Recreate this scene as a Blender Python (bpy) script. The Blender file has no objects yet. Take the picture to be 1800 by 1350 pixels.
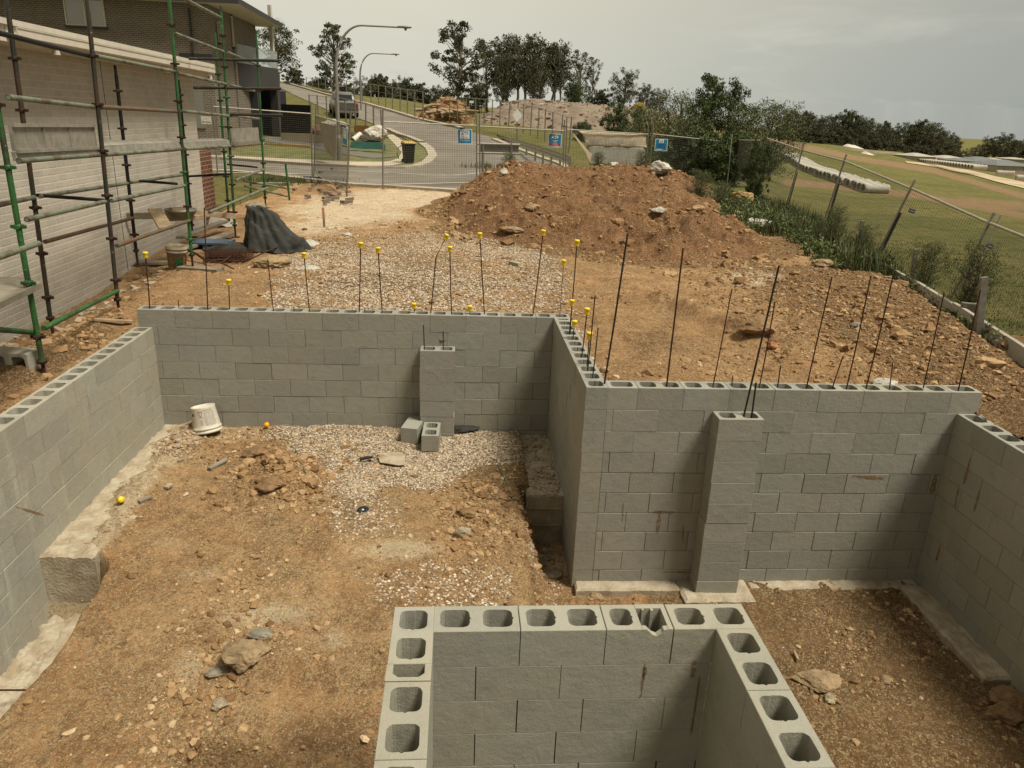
import bpy, math, random
import numpy as np
from mathutils import Vector, Matrix
random.seed(7); RNG = np.random.default_rng(7)
SC = bpy.context.scene
COL = SC.collection
R_ = math.radians
# ------------------------------------------------------------------ camera
CF, CP, CY_, CR = 1310.03, .3416, .0789, .04
CAM = np.array([-1.0961, -5.8723, 2.1154])
_F = np.array([math.sin(CY_)*math.cos(CP), math.cos(CY_)*math.cos(CP), -math.sin(CP)])
_r = np.array([math.cos(CY_), -math.sin(CY_), 0.]); _u = np.cross(_r, _F)
_R = _r*math.cos(CR) + _u*math.sin(CR); _U = -_r*math.sin(CR) + _u*math.cos(CR)
cd = bpy.data.cameras.new("camera"); cam = bpy.data.objects.new("camera", cd); COL.objects.link(cam)
M = Matrix(((_R[0], _U[0], -_F[0], CAM[0]), (_R[1], _U[1], -_F[1], CAM[1]), (_R[2], _U[2], -_F[2], CAM[2]), (0, 0, 0, 1)))
cam.matrix_world = M
cd.sensor_width = 36; cd.lens = 36*CF/1800; cd.clip_start = .05; cd.clip_end = 4000
SC.camera = cam
SC.render.resolution_x = 1024; SC.render.resolution_y = 768
# ------------------------------------------------------------------ light
SUN_EL, SUN_AZ = R_(62), R_(120)       # azimuth clockwise from +Y : behind the camera, to its right
w = bpy.data.worlds.new("World"); SC.world = w; w.use_nodes = True
nt = w.node_tree; N = nt.nodes; L = nt.links; N.clear()
out = N.new('ShaderNodeOutputWorld'); bg = N.new('ShaderNodeBackground')
sky = N.new('ShaderNodeTexSky'); sky.sky_type = 'NISHITA'; sky.sun_disc = False
sky.sun_elevation = SUN_EL; sky.sun_rotation = SUN_AZ; sky.air_density = 1.0; sky.dust_density = 3.0
tc = N.new('ShaderNodeTexCoord')
def wmath(op, a, b=None, clamp=False):
    n = N.new('ShaderNodeMath'); n.operation = op; n.use_clamp = clamp
    for i, v in enumerate((a, b)):
        if v is None: continue
        if isinstance(v, (int, float)): n.inputs[i].default_value = v
        else: L.new(v, n.inputs[i])
    return n.outputs[0]
def wmix(f, a, b):
    n = N.new('ShaderNodeMix'); n.data_type = 'RGBA'
    if isinstance(f, (int, float)): n.inputs[0].default_value = f
    else: L.new(f, n.inputs[0])
    for i, v in ((6, a), (7, b)):
        if isinstance(v, tuple): n.inputs[i].default_value = (*v, 1)
        else: L.new(v, n.inputs[i])
    return n.outputs[2]
sep = N.new('ShaderNodeSeparateXYZ'); L.new(tc.outputs['Generated'], sep.inputs[0])
# cloud deck: stretched noise seen towards the horizon
zz = wmath('MAXIMUM', sep.outputs[2], .03)
cx_ = wmath('DIVIDE', sep.outputs[0], wmath('ADD', zz, .12)); cy_ = wmath('DIVIDE', sep.outputs[1], wmath('ADD', zz, .12))
cmb = N.new('ShaderNodeCombineXYZ'); L.new(cx_, cmb.inputs[0]); L.new(cy_, cmb.inputs[1])
def wnoise(scale, det, rough=.55, dist=0):
    n = N.new('ShaderNodeTexNoise'); n.inputs['Scale'].default_value = scale; n.inputs['Detail'].default_value = det
    n.inputs['Roughness'].default_value = rough; n.inputs['Distortion'].default_value = dist
    L.new(cmb.outputs[0], n.inputs['Vector']); return n.outputs[0]
def wramp(v, a, b):
    n = N.new('ShaderNodeMapRange'); n.interpolation_type = 'SMOOTHSTEP'
    n.inputs[1].default_value = a; n.inputs[2].default_value = b; L.new(v, n.inputs[0]); return n.outputs[0]
# cream high cloud; blue grey break low in the right of the view
lat = wmath('SUBTRACT', sep.outputs[0], wmath('MULTIPLY', sep.outputs[1], .12))
right = wramp(lat, -.25, .75)
low = wramp(sep.outputs[2], .30, .02)
cream = wmix(wnoise(.9, 5), (.52, .462, .325), (.62, .558, .41))
cream = wmix(right, cream, (.285, .27, .225))
blue = wmix(right, (.47, .465, .40), (.215, .235, .222))
c1 = wmix(low, cream, blue)
dark = wmath('MULTIPLY', wramp(wnoise(1.15, 7, .6, .6), .60, .74), .30)
c2 = wmix(dark, c1, (.30, .29, .255))
hi = wmath('MULTIPLY', wramp(wnoise(.8, 5, .6, .4), .5, .8), .30)
c2 = wmix(hi, c2, (.60, .57, .49))
skys = N.new('ShaderNodeVectorMath'); skys.operation = 'SCALE'; skys.inputs[3].default_value = .08
L.new(sky.outputs[0], skys.inputs[0])
zen = wramp(sep.outputs[2], .40, .95); c2 = wmix(zen, c2, (.46, .43, .36)); c2 = wmix(wramp(sep.outputs[1], .05, -.35), c2, (.24, .225, .19))      # unseen sky behind the viewer darkened to deepen shade on camera-facing walls      # unseen sky overhead toned down for stronger sun contrast
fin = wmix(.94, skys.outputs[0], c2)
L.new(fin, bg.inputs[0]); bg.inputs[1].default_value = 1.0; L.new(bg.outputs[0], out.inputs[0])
sd = bpy.data.lights.new("sun", 'SUN'); so = bpy.data.objects.new("sun", sd); COL.objects.link(so)
sd.energy = 3.5; sd.angle = R_(18); sd.color = (1, .94, .84)
_d = Vector((math.sin(SUN_AZ)*math.cos(SUN_EL), math.cos(SUN_AZ)*math.cos(SUN_EL), math.sin(SUN_EL)))
so.rotation_euler = _d.to_track_quat('Z', 'Y').to_euler()
SC.view_settings.view_transform = 'Standard'; SC.view_settings.look = 'None'
SC.view_settings.exposure = 0.52; SC.view_settings.gamma = 1
SC.render.engine = 'CYCLES'
# ------------------------------------------------------------------ survey helpers (photo pixel -> place)
def ray(x, y): return _F + _R*(x-900)/CF - _U*(y-675)/CF
def at(x, y, X=None, Y=None, Z=None):
    d = ray(x, y)
    if X is not None: t = (X-CAM[0])/d[0]
    elif Y is not None: t = (Y-CAM[1])/d[1]
    else: t = (Z-CAM[2])/d[2]
    return CAM + d*t
def proj(P):
    d = np.asarray(P, float) - CAM; z = d@_F
    return 900+CF*(d@_R)/z, 675-CF*(d@_U)/z
def inpoly(x, y, poly):
    r = np.zeros(np.shape(x), bool); n = len(poly)
    for i in range(n):
        x1, y1 = poly[i]; x2, y2 = poly[(i+1) % n]
        c = ((y1 > y) != (y2 > y)) & (x < (x2-x1)*(y-y1)/((y2-y1) or 1e-9)+x1)
        r ^= c
    return r
def sstep(a, b, x):
    t = np.clip((x-a)/(b-a), 0, 1); return t*t*(3-2*t)
# ------------------------------------------------------------------ numpy noise
_perm = RNG.random((256, 256))
def vnoise(x, y):
    xi = np.floor(x).astype(int); yi = np.floor(y).astype(int); fx = x-xi; fy = y-yi
    fx = fx*fx*(3-2*fx); fy = fy*fy*(3-2*fy)
    a = _perm[xi & 255, yi & 255]; b = _perm[(xi+1) & 255, yi & 255]
    c = _perm[xi & 255, (yi+1) & 255]; d = _perm[(xi+1) & 255, (yi+1) & 255]
    return (a*(1-fx)+b*fx)*(1-fy)+(c*(1-fx)+d*fx)*fy
def fbm(x, y, s, o=5, g=.5):
    r = 0; a = 1; t = 0
    for i in range(o):
        r = r+a*vnoise(x*s+17.3*i, y*s+9.1*i); t += a; a *= g; s *= 2.03
    return r/t-.5
def clod(x, y, s, o=3):      # rounded lumps with sharp creases
    r = 0; a = 1; t = 0
    for i in range(o):
        r = r+a*np.sqrt(np.clip(1-np.abs(vnoise(x*s+31*i, y*s+7*i)*2-1), 0, 1)); t += a; a *= .55; s *= 2.1
    return r/t-.6
# ------------------------------------------------------------------ object helpers
WL = {}
def tag(o, label=None, cat=None, group=None, kind=None):
    if label: o['label'] = label
    if cat: o['category'] = cat
    if group: o['group'] = group
    if kind: o['kind'] = kind
    return o
def empty(name, loc, label=None, cat=None, group=None, rz=0):
    o = bpy.data.objects.new(name, None); COL.objects.link(o); o.location = tuple(map(float, loc)); o.rotation_euler[2] = rz
    o.empty_display_size = .1
    WL[o.name] = np.array(loc, float); return tag(o, label, cat, group)
def link(name, me, mat, parent=None, base=None):
    o = bpy.data.objects.new(name, me); COL.objects.link(o)
    if mat: me.materials.append(mat)
    pw = WL[parent.name] if parent is not None else np.zeros(3)
    if base is not None: o.location = tuple(map(float, np.array(base, float)-pw))
    elif parent is not None and False: pass
    if parent is not None: o.parent = parent
    WL[o.name] = np.array(base, float) if base is not None else pw
    return o
def grid_mesh(V, F, name, tint=None, smooth=False, attrs=None):
    me = bpy.data.meshes.new(name)
    V = np.asarray(V, np.float32); F = np.asarray(F, np.int32)
    me.vertices.add(len(V)); me.vertices.foreach_set('co', V.ravel())
    k = F.shape[1]; me.loops.add(F.size); me.loops.foreach_set('vertex_index', F.ravel())
    me.polygons.add(len(F)); me.polygons.foreach_set('loop_start', np.arange(0, F.size, k, dtype=np.int32))
    me.polygons.foreach_set('loop_total', np.full(len(F), k, np.int32))
    me.polygons.foreach_set('use_smooth', np.full(len(F), smooth))
    if tint is not None:
        a = me.attributes.new('tint', 'FLOAT', 'FACE'); a.data.foreach_set('value', np.asarray(tint, np.float32))
    for nm, v in (attrs or {}).items():
        a = me.attributes.new(nm, 'FLOAT', 'POINT'); a.data.foreach_set('value', np.asarray(v, np.float32))
    me.update(calc_edges=True); me.validate()
    return me
class MB:
    def __init__(s): s.v = []; s.f = []; s.t = []; s.tint = .5; s.sm = []
    def add(s, V, F, smooth=False):
        n = len(s.v); s.v += [tuple(map(float, p)) for p in V]
        for f in F: s.f.append([i+n for i in f]); s.t.append(s.tint); s.sm.append(smooth)
        return s
    def box(s, a, b, ax=None):      # corners a,b ; ax optional (origin, ux, uy, uz)
        P = [(x, y, z) for z in (a[2], b[2]) for y in (a[1], b[1]) for x in (a[0], b[0])]
        if ax is not None:
            o, ux, uy, uz = [np.array(q, float) for q in ax]
            P = [o+ux*p[0]+uy*p[1]+uz*p[2] for p in P]
        return s.add(P, [(0, 2, 3, 1), (4, 5, 7, 6), (0, 1, 5, 4), (2, 6, 7, 3), (0, 4, 6, 2), (1, 3, 7, 5)])
    def beam(s, p, q, w, h, up=(0, 0, 1), bev=0):
        p = np.array(p, float); q = np.array(q, float); d = q-p; Ln = np.linalg.norm(d); d /= Ln
        x = np.cross(d, up); x /= np.linalg.norm(x); z = np.cross(x, d)
        if bev:
            prof = [(-w/2+bev, -h/2), (w/2-bev, -h/2), (w/2, -h/2+bev), (w/2, h/2-bev), (w/2-bev, h/2), (-w/2+bev, h/2), (-w/2, h/2-bev), (-w/2, -h/2+bev)]
            n = 8; V = [p+x*a+z*b for a, b in prof]+[q+x*a+z*b for a, b in prof]
            F = [(i, (i+1) % n, n+(i+1) % n, n+i) for i in range(n)]+[tuple(range(n-1, -1, -1)), tuple(range(n, 2*n))]
            return s.add(V, F)
        return s.box((-w/2, 0, -h/2), (w/2, Ln, h/2), (p, x, d, z))
    def tube(s, pts, r, n=8, cap=True, smooth=True):
        pts = [np.array(p, float) for p in pts]; k = len(pts)
        rr = r if isinstance(r, (list, tuple)) else [r]*k
        V = []; ref = np.array([0, 0, 1.])
        for i, p in enumerate(pts):
            d = pts[min(i+1, k-1)]-pts[max(i-1, 0)]; d /= (np.linalg.norm(d) or 1)
            a = np.cross(d, ref if abs(d[2]) < .9 else (1, 0, 0)); a /= np.linalg.norm(a); b = np.cross(d, a)
            V += [p+rr[i]*(a*math.cos(2*math.pi*j/n)+b*math.sin(2*math.pi*j/n)) for j in range(n)]
        F = [(i*n+j, i*n+(j+1) % n, (i+1)*n+(j+1) % n, (i+1)*n+j) for i in range(k-1) for j in range(n)]
        s.add(V, F, smooth)
        if cap: s.add(V[:n], [tuple(range(n))]); s.add(V[-n:], [tuple(range(n-1, -1, -1))])
        return s
    def lathe(s, prof, c=(0, 0, 0), n=24, M3=None, smooth=True):
        V = [(r*math.cos(2*math.pi*j/n), r*math.sin(2*math.pi*j/n), z) for r, z in prof for j in range(n)]
        V = np.array(V)
        if M3 is not None: V = V@np.array(M3).T
        V = V+np.array(c, float); k = len(prof)
        F = [(i*n+j, i*n+(j+1) % n, (i+1)*n+(j+1) % n, (i+1)*n+j) for i in range(k-1) for j in range(n)]
        return s.add(V, F, smooth)
    def prism(s, poly, o, ux, uy, uz, h):     # polygon in ux,uy extruded along uz
        o, ux, uy, uz = [np.array(q, float) for q in (o, ux, uy, uz)]; n = len(poly)
        V = [o+ux*a+uy*b for a, b in poly]; V += [v+uz*h for v in V]
        F = [(i, (i+1) % n, n+(i+1) % n, n+i) for i in range(n)]+[tuple(range(n-1, -1, -1)), tuple(range(n, 2*n))]
        return s.add(V, F)
    def build(s, name, mat, parent=None, base=None, local=False):
        me = bpy.data.meshes.new(name); V = np.array(s.v, float)
        off = np.array(base, float) if base is not None else (WL[parent.name] if parent is not None and not local else np.zeros(3))
        if local and base is None: off = np.zeros(3)
        me.from_pydata((V-off).tolist(), [], s.f)
        a = me.attributes.new('tint', 'FLOAT', 'FACE'); a.data.foreach_set('value', np.array(s.t, np.float32))
        me.polygons.foreach_set('use_smooth', np.array(s.sm, bool)); me.update()
        return link(name, me, mat, parent, base)
def copy_tree(o, parent=None):
    c = o.copy(); COL.objects.link(c); c.parent = parent
    for ch in list(o.children): copy_tree(ch, c)
    return c
ORD = ['first', 'second', 'third', 'fourth', 'fifth', 'sixth', 'seventh', 'eighth', 'ninth', 'tenth', 'eleventh', 'twelfth', 'thirteenth', 'fourteenth', 'fifteenth', 'sixteenth', 'seventeenth', 'eighteenth', 'nineteenth', 'twentieth']
def ordn(i):
    if i < 20: return ORD[i]
    t = {2: 'twenty', 3: 'thirty', 4: 'forty'}[(i+1)//10]
    return {2: 'twentieth', 3: 'thirtieth', 4: 'fortieth'}[(i+1)//10] if (i+1) % 10 == 0 else t+'-'+ORD[(i+1) % 10-1]
# ------------------------------------------------------------------ materials
class Mt:
    def __init__(s, name, rough=.8, metal=0., spec=.3):
        s.m = bpy.data.materials.new(name); s.m.use_nodes = True; s.t = s.m.node_tree; s.n = s.t.nodes; s.l = s.t.links
        s.b = s.n['Principled BSDF']; s.b.inputs['Roughness'].default_value = rough; s.b.inputs['Metallic'].default_value = metal
        s.b.inputs['Specular IOR Level'].default_value = spec
        s.co = s.n.new('ShaderNodeTexCoord').outputs['Object']; s.bh = None
    def put(s, i, v):
        if isinstance(v, tuple): i.default_value = (*v, 1) if len(v) == 3 and len(i.default_value) == 4 else v
        elif isinstance(v, (int, float)): i.default_value = v
        else: s.l.new(v, i)
    def noise(s, sc, det=4, rough=.55, vec=None, dist=0.):
        n = s.n.new('ShaderNodeTexNoise'); n.inputs['Scale'].default_value = sc; n.inputs['Detail'].default_value = det
        n.inputs['Roughness'].default_value = rough; n.inputs['Distortion'].default_value = dist
        s.l.new(vec or s.co, n.inputs['Vector']); return n.outputs[0]
    def vor(s, sc, feat='F1', out='Distance', rnd=1., vec=None):
        n = s.n.new('ShaderNodeTexVoronoi'); n.feature = feat; n.inputs['Scale'].default_value = sc; n.inputs['Randomness'].default_value = rnd
        s.l.new(vec or s.co, n.inputs['Vector']); return n.outputs[out]
    def ramp(s, v, a, b, lo=0., hi=1.):
        n = s.n.new('ShaderNodeMapRange'); n.interpolation_type = 'SMOOTHSTEP'
        for i, q in ((1, a), (2, b), (3, lo), (4, hi)): n.inputs[i].default_value = q
        s.l.new(v, n.inputs[0]); return n.outputs[0]
    def math(s, op, a, b=None):
        n = s.n.new('ShaderNodeMath'); n.operation = op; s.put(n.inputs[0], a)
        if b is not None: s.put(n.inputs[1], b)
        return n.outputs[0]
    def mix(s, f, a, b, mode='MIX'):
        n = s.n.new('ShaderNodeMix'); n.data_type = 'RGBA'; n.blend_type = mode
        s.put(n.inputs[0], f); s.put(n.inputs[6], a); s.put(n.inputs[7], b); return n.outputs[2]
    def scale(s, v, sx, sy, sz):
        n = s.n.new('ShaderNodeVectorMath'); n.operation = 'MULTIPLY'; s.l.new(v, n.inputs[0]); n.inputs[1].default_value = (sx, sy, sz); return n.outputs[0]
    def attr(s, nm):
        n = s.n.new('ShaderNodeAttribute'); n.attribute_name = nm; return n.outputs['Fac']
    def bump(s, h, st=.5, dist=.01):
        n = s.n.new('ShaderNodeBump'); n.inputs['Strength'].default_value = st; n.inputs['Distance'].default_value = dist
        s.l.new(h, n.inputs['Height'])
        if s.bh is not None: s.l.new(s.bh, n.inputs['Normal'])
        s.bh = n.outputs[0]; s.l.new(s.bh, s.b.inputs['Normal']); return s
    def col(s, c): s.put(s.b.inputs['Base Color'], c); return s.m
def plain(name, c, rough=.6, metal=0., var=.25, sc=6., bump=0., spec=.3, c2=None):
    m = Mt(name, rough, metal, spec)
    n = m.noise(sc, 5, .6)
    c2 = c2 or tuple(x*(1-var) for x in c)
    cc = m.mix(m.ramp(n, .35, .65), c2, c)
    cc = m.mix(m.math('MULTIPLY', m.noise(sc*9, 3), .5), cc, tuple(x*(1-var*.7) for x in c))
    if bump: m.bump(m.noise(sc*7, 5), bump, .01)
    return m.col(cc)
MT = {}
def blockmat(name, base, stain=.5, streak=.0):
    m = Mt(name, .95, 0, .15)
    t = m.attr('tint')
    a = m.mix(t, tuple(x*.89 for x in base), tuple(x*1.09 for x in base))
    big = m.noise(1.3, 5, .6)
    a = m.mix(m.ramp(big, .35, .7, 0, .45), a, tuple(x*f for x, f in zip(base, (1.15, 1.05, .86))))
    a = m.mix(m.ramp(m.noise(7, 6, .7), .45, .75, 0, .5), a, tuple(x*.74 for x in base))
    if streak:
        v = m.noise(5, 5, .7, m.scale(m.co, 1, 1, .18))
        a = m.mix(m.ramp(v, .55, .72, 0, streak), a, tuple(min(.6, x*1.55) for x in base))
    a = m.mix(m.ramp(m.noise(2.6, 7, .75, dist=.8), .56, .74, 0, .22), a, (.30, .245, .16))
    sp = m.noise(210, 2, .7)
    a = m.mix(m.ramp(sp, .56, .70, 0, .62), a, tuple(x*.42 for x in base))
    a = m.mix(m.ramp(sp, .42, .30, 0, .38), a, tuple(min(.7, x*1.45) for x in base))
    m.bump(m.noise(170, 4, .7), .55, .006); m.bump(m.noise(16, 5, .7), .45, .014)
    return m.col(a)
def dirtmat(name, pal, dark, light, peb=1., zones=True):
    m = Mt(name, 1., 0, .1)
    a = m.mix(m.ramp(m.noise(1.1, 6, .62, dist=.4), .38, .64), pal[0], pal[1])
    a = m.mix(m.ramp(m.noise(3.7, 6, .65, dist=.6), .5, .72, 0, .75), a, pal[2])
    if zones:
        zp = m.attr('pale'); zb = m.attr('brown'); zg = m.attr('grey')
        wob = m.math('MULTIPLY', m.math('SUBTRACT', m.noise(2.3, 6, .65), .5), 1.0)
        a = m.mix(m.ramp(m.math('ADD', zb, wob), .3, .75), a, dark)
        a = m.mix(m.ramp(m.math('ADD', zp, wob), .35, .75, 0, .9), a, light)
        a = m.mix(m.ramp(m.math('ADD', zg, wob), .35, .7, 0, .8), a, (.17, .13, .085))
    dk = tuple(x*.36 for x in pal[0]); pt = m.ramp(m.noise(1.7, 5, .7), .40, .60, .35, 1.)
    a = m.mix(m.math('MULTIPLY', pt, m.ramp(m.noise(9, 8, .78), .50, .64, 0, .75)), a, dk)
    a = m.mix(m.math('MULTIPLY', pt, m.ramp(m.noise(30, 6, .8), .48, .62, 0, .7)), a, dk)
    a = m.mix(m.ramp(m.noise(16, 6, .75), .44, .30, 0, .5), a, tuple(min(.75, x*1.45) for x in pal[1]))
    # granular crumb structure: every grain its own tone, dark gaps between grains, only where the soil is loose
    loose = m.ramp(m.noise(2.1, 6, .7), .36, .60, .35, 1.)
    if zones: loose = m.math('MULTIPLY', loose, m.ramp(m.math('ADD', zp, wob), .25, .7, 1., .35))
    wv = m.n.new('ShaderNodeVectorMath'); wv.operation = 'ADD'; m.l.new(m.co, wv.inputs[0]); nz_ = m.n.new('ShaderNodeTexNoise'); nz_.inputs['Scale'].default_value = 30; m.l.new(m.co, nz_.inputs['Vector']); sc_ = m.n.new('ShaderNodeVectorMath'); sc_.operation = 'SCALE'; sc_.inputs[3].default_value = .022; m.l.new(nz_.outputs['Color'], sc_.inputs[0]); m.l.new(sc_.outputs[0], wv.inputs[1]); wc = wv.outputs[0]
    for s_, k_, bd in ((34*peb, .55, .03), (88*peb, .8, .012)):
        g = m.vor(s_, 'F1', 'Color', vec=wc); gs = m.n.new('ShaderNodeSeparateColor'); m.l.new(g, gs.inputs[0]); e = m.vor(s_, 'DISTANCE_TO_EDGE', vec=wc); f1 = m.vor(s_, vec=wc)
        a = m.mix(m.math('MULTIPLY', m.math('MULTIPLY', loose, k_), m.ramp(gs.outputs[0], .35, 0)), a, tuple(x*.42 for x in pal[0]))
        a = m.mix(m.math('MULTIPLY', m.math('MULTIPLY', loose, k_*.8), m.ramp(gs.outputs[1], .70, 1.)), a, tuple(min(.75, x*1.35) for x in pal[1]))
        a = m.mix(m.math('MULTIPLY', m.math('MULTIPLY', loose, k_), m.ramp(e, .09, .0)), a, tuple(x*.30 for x in pal[0]))
        m.bump(m.math('MULTIPLY', loose, m.math('SUBTRACT', 1., f1)), .9, bd)
    v = m.vor(75*peb, 'F1', 'Color'); sv = m.n.new('ShaderNodeSeparateColor'); m.l.new(v, sv.inputs[0])
    d1 = m.vor(75*peb)
    pebm = m.math('MULTIPLY', m.ramp(sv.outputs[0], .62, .7), m.ramp(d1, .5, .35))
    pc = m.mix(sv.outputs[1], (.30, .20, .11), (.52, .44, .30))
    a = m.mix(m.math('MULTIPLY', pebm, .85), a, pc)
    a = m.mix(m.ramp(m.noise(120, 3, .8), .55, .7, 0, .5), a, tuple(x*.42 for x in pal[0]))
    m.bump(m.noise(11, 8, .7), 1., .06); m.bump(m.noise(38, 8, .8), 1., .035); m.bump(m.math('MULTIPLY', pebm, m.math('SUBTRACT', 1., d1)), .7, .01)
    m.bump(m.noise(160, 4, .8), .5, .006)
    return m.col(a)
OCH = ((.56, .315, .140), (.70, .455, .225), (.37, .19, .080))
MT['block'] = blockmat('grey_concrete_block', (.282, .275, .228))
MT['blockL'] = blockmat('pale_concrete_block', (.325, .312, .25), streak=.45)
MT['blockF'] = blockmat('speckled_concrete_block', (.305, .294, .236))
MT['pit'] = dirtmat('pit_soil', OCH, (.24, .14, .062), (.74, .60, .38))
MT['site'] = dirtmat('site_soil', ((.54, .30, .135), (.67, .42, .205), (.35, .178, .076)), (.18, .10, .045), (.80, .67, .46))
MT['mound'] = dirtmat('mound_soil', ((.29, .145, .064), (.37, .205, .096), (.15, .075, .034)), (.2, .1, .05), (.5, .4, .25), .7, False)
MT['core'] = plain('dark_joint_backing', (.05, .045, .035), .95)  # colour of the dark slabs added inside the walls behind open joints
MT['conc'] = plain('footing_concrete', (.43, .375, .265), .95, var=.45, sc=6, bump=1., c2=(.29, .22, .135))
MT['concg'] = plain('cast_concrete', (.26, .23, .165), .95, var=.3, sc=6, bump=.5)
def stonemat(name, a, b, c):
    m = Mt(name, .9, 0, .2); t = m.attr('tint')
    k = m.mix(m.ramp(t, 0, .5), a, b); k = m.mix(m.ramp(t, .5, 1.), k, c)
    k = m.mix(m.ramp(m.noise(60, 4), .5, .75, 0, .5), k, tuple(x*.5 for x in b)); m.bump(m.noise(90, 4), .5, .006)
    return m.col(k)
MT['gravel'] = stonemat('gravel', (.17, .12, .07), (.36, .28, .185), (.60, .51, .375))
MT['clod'] = stonemat('soil_clod', (.17, .095, .042), (.27, .165, .075), (.38, .25, .125))
MT['rock'] = stonemat('rock', (.28, .175, .085), (.38, .26, .135), (.50, .38, .23))
MT['steel_rust'] = plain('rusty_rebar', (.085, .035, .015), .85, .3, .5, 40, c2=(.04, .02, .012))
MT['steel_dark'] = plain('dark_rebar', (.05, .04, .03), .7, .4, .4, 30)
MT['yellow'] = plain('yellow_plastic', (.80, .56, .02), .45, 0, .12, 20, spec=.5)
MT['orange'] = plain('orange_plastic', (.85, .40, .01), .45, 0, .12, 20)
MT['galv'] = plain('galvanised_steel', (.27, .25, .20), .5, .55, .3, 12)
MT['rail'] = plain('pale_galvanised_rail', (.42, .385, .30), .5, .4, .25, 12)
MT['white'] = plain('white_plastic', (.66, .62, .50), .5, 0, .22, 9)
MT['black'] = plain('black_plastic', (.012, .012, .011), .5, 0, .2, 9)
MT['timber'] = plain('weathered_timber', (.40, .29, .17), .85, 0, .4, 7, .3)
MT['timberg'] = plain('grey_timber', (.25, .215, .15), .9, 0, .4, 7, .3)
MT['grass'] = plain('grass_blades', (.085, .12, .022), .7, 0, .5, 2, c2=(.15, .15, .045))
MT['weed'] = plain('weed_leaves', (.055, .09, .02), .7, 0, .5, 2, c2=(.10, .12, .035))
# ================================================================== GROUND
LX, RX = -4.45, 3.34
AZ = [-1.6, -.6, -.25, -.1, .05, .25, .38, .47, .56, .68, .85, 1.4]
DD = [0, 15, 30, 41, 60, 80, 110, 160, 230, 400, 2500]
TH = np.array([
 [-.3, -.3, -.3, -.2, .8, 2.5, 5, 8, 10, 14, 20], [-.3, -.3, -.3, -.2, .8, 2.5, 5, 8, 10, 14, 20],
 [-.3, -.3, -.3, -.3, 1.41, 3.2, 5.9, 7, 8, 10, 14], [-.3, -.3, -.3, -.3, 1.41, 2.9, 4.2, 5, 6, 8, 12],
 [-.3, -.3, -.3, -.3, 1.15, 1.6, 2.2, 3, 4.5, 7, 10], [-.3, -.3, -.3, -.4, .1, .6, 1.2, 2, 3, 5, 8],
 [-.45, -.45, -.7, -.9, -1.1, -1.1, -.9, -.3, .5, 2, 4], [-.6, -.6, -1.2, -1.6, -2.3, -2.6, -2.5, -1.6, -.3, 1, 2],
 [-.6, -.6, -1.3, -1.8, -2.7, -3.1, -3.2, -2.8, -1.2, -1, -1], [-.6, -.6, -1.3, -1.8, -2.8, -3.5, -3.9, -4.3, -4.8, -4, -3],
 [-.6, -.6, -1.3, -1.9, -3, -3.8, -4.6, -5.3, -6.8, -7, -6], [-.6, -.6, -1.3, -2, -3, -4, -5, -6, -7, -8, -8]])
def T(x, y):
    x = np.asarray(x, float); y = np.asarray(y, float)
    d = np.maximum(y-CAM[1], .5); a = np.clip((x-CAM[0])/d, -1.59, 1.39); dist = np.clip(d, 0, 2499)
    ia = np.clip(np.searchsorted(AZ, a)-1, 0, len(AZ)-2); idd = np.clip(np.searchsorted(DD, dist)-1, 0, len(DD)-2)
    A = np.array(AZ); D = np.array(DD, float)
    fa = (a-A[ia])/(A[ia+1]-A[ia]); fd = (dist-D[idd])/(D[idd+1]-D[idd]); fa = fa*fa*(3-2*fa)
    return (TH[ia, idd]*(1-fa)+TH[ia+1, idd]*fa)*(1-fd)+(TH[ia, idd+1]*(1-fa)+TH[ia+1, idd+1]*fa)*fd
def wallx(y): return 4.86+.30*np.asarray(y, float) - .004*np.clip(y, 0, 30)**2      # line of the low boundary wall on the right
def S(x, y):        # site pad (upper ground)
    z = -.30+.05*fbm(x, y, .5, 4)+.04*fbm(x+50, y, 2.2, 4)
    rp = sstep(.35, .6, vnoise(x*.9+3, y*.9)); z = z+.08*clod(x, y, 5, 5)*rp+(.016+.04*rp)*fbm(x, y, 12, 5, .7)
    z = z-.22*sstep(-5.2, -6.0, x)*sstep(8, 4, y)                      # lower along the neighbour's wall
    z = z+.10*sstep(-4.9, -5.15, x)*sstep(-5.6, -5.2, x)*sstep(5, 1, y)
    # heaped clods to the right of the pit and a rut across
    rg = sstep(2.2, 4.2, x)*sstep(9, 5, y)
    z = z+rg*(.08+.22*clod(x, y, 2.6, 5)+.09*clod(x, y, 8, 4))-.17*sstep(.45, .1, wallx(y)-x)*sstep(9, 6, y)
    for (ax, ay, bx, by, h) in ((1.75, 4.6, 2.5, 2.6, .16), (.5, 3.4, 1.6, 3.1, .10), (.7, 6.0, 2.4, 5.6, .07), (2.6, 1.6, 3.4, 3.2, .10)):
        t = np.clip(((x-ax)*(bx-ax)+(y-ay)*(by-ay))/((bx-ax)**2+(by-ay)**2), 0, 1)
        dd = np.hypot(x-ax-t*(bx-ax), y-ay-t*(by-ay))
        z = z+h*np.exp(-(dd/.22)**2)*(.7+1.2*clod(x, y, 5, 3))
    return z
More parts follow.
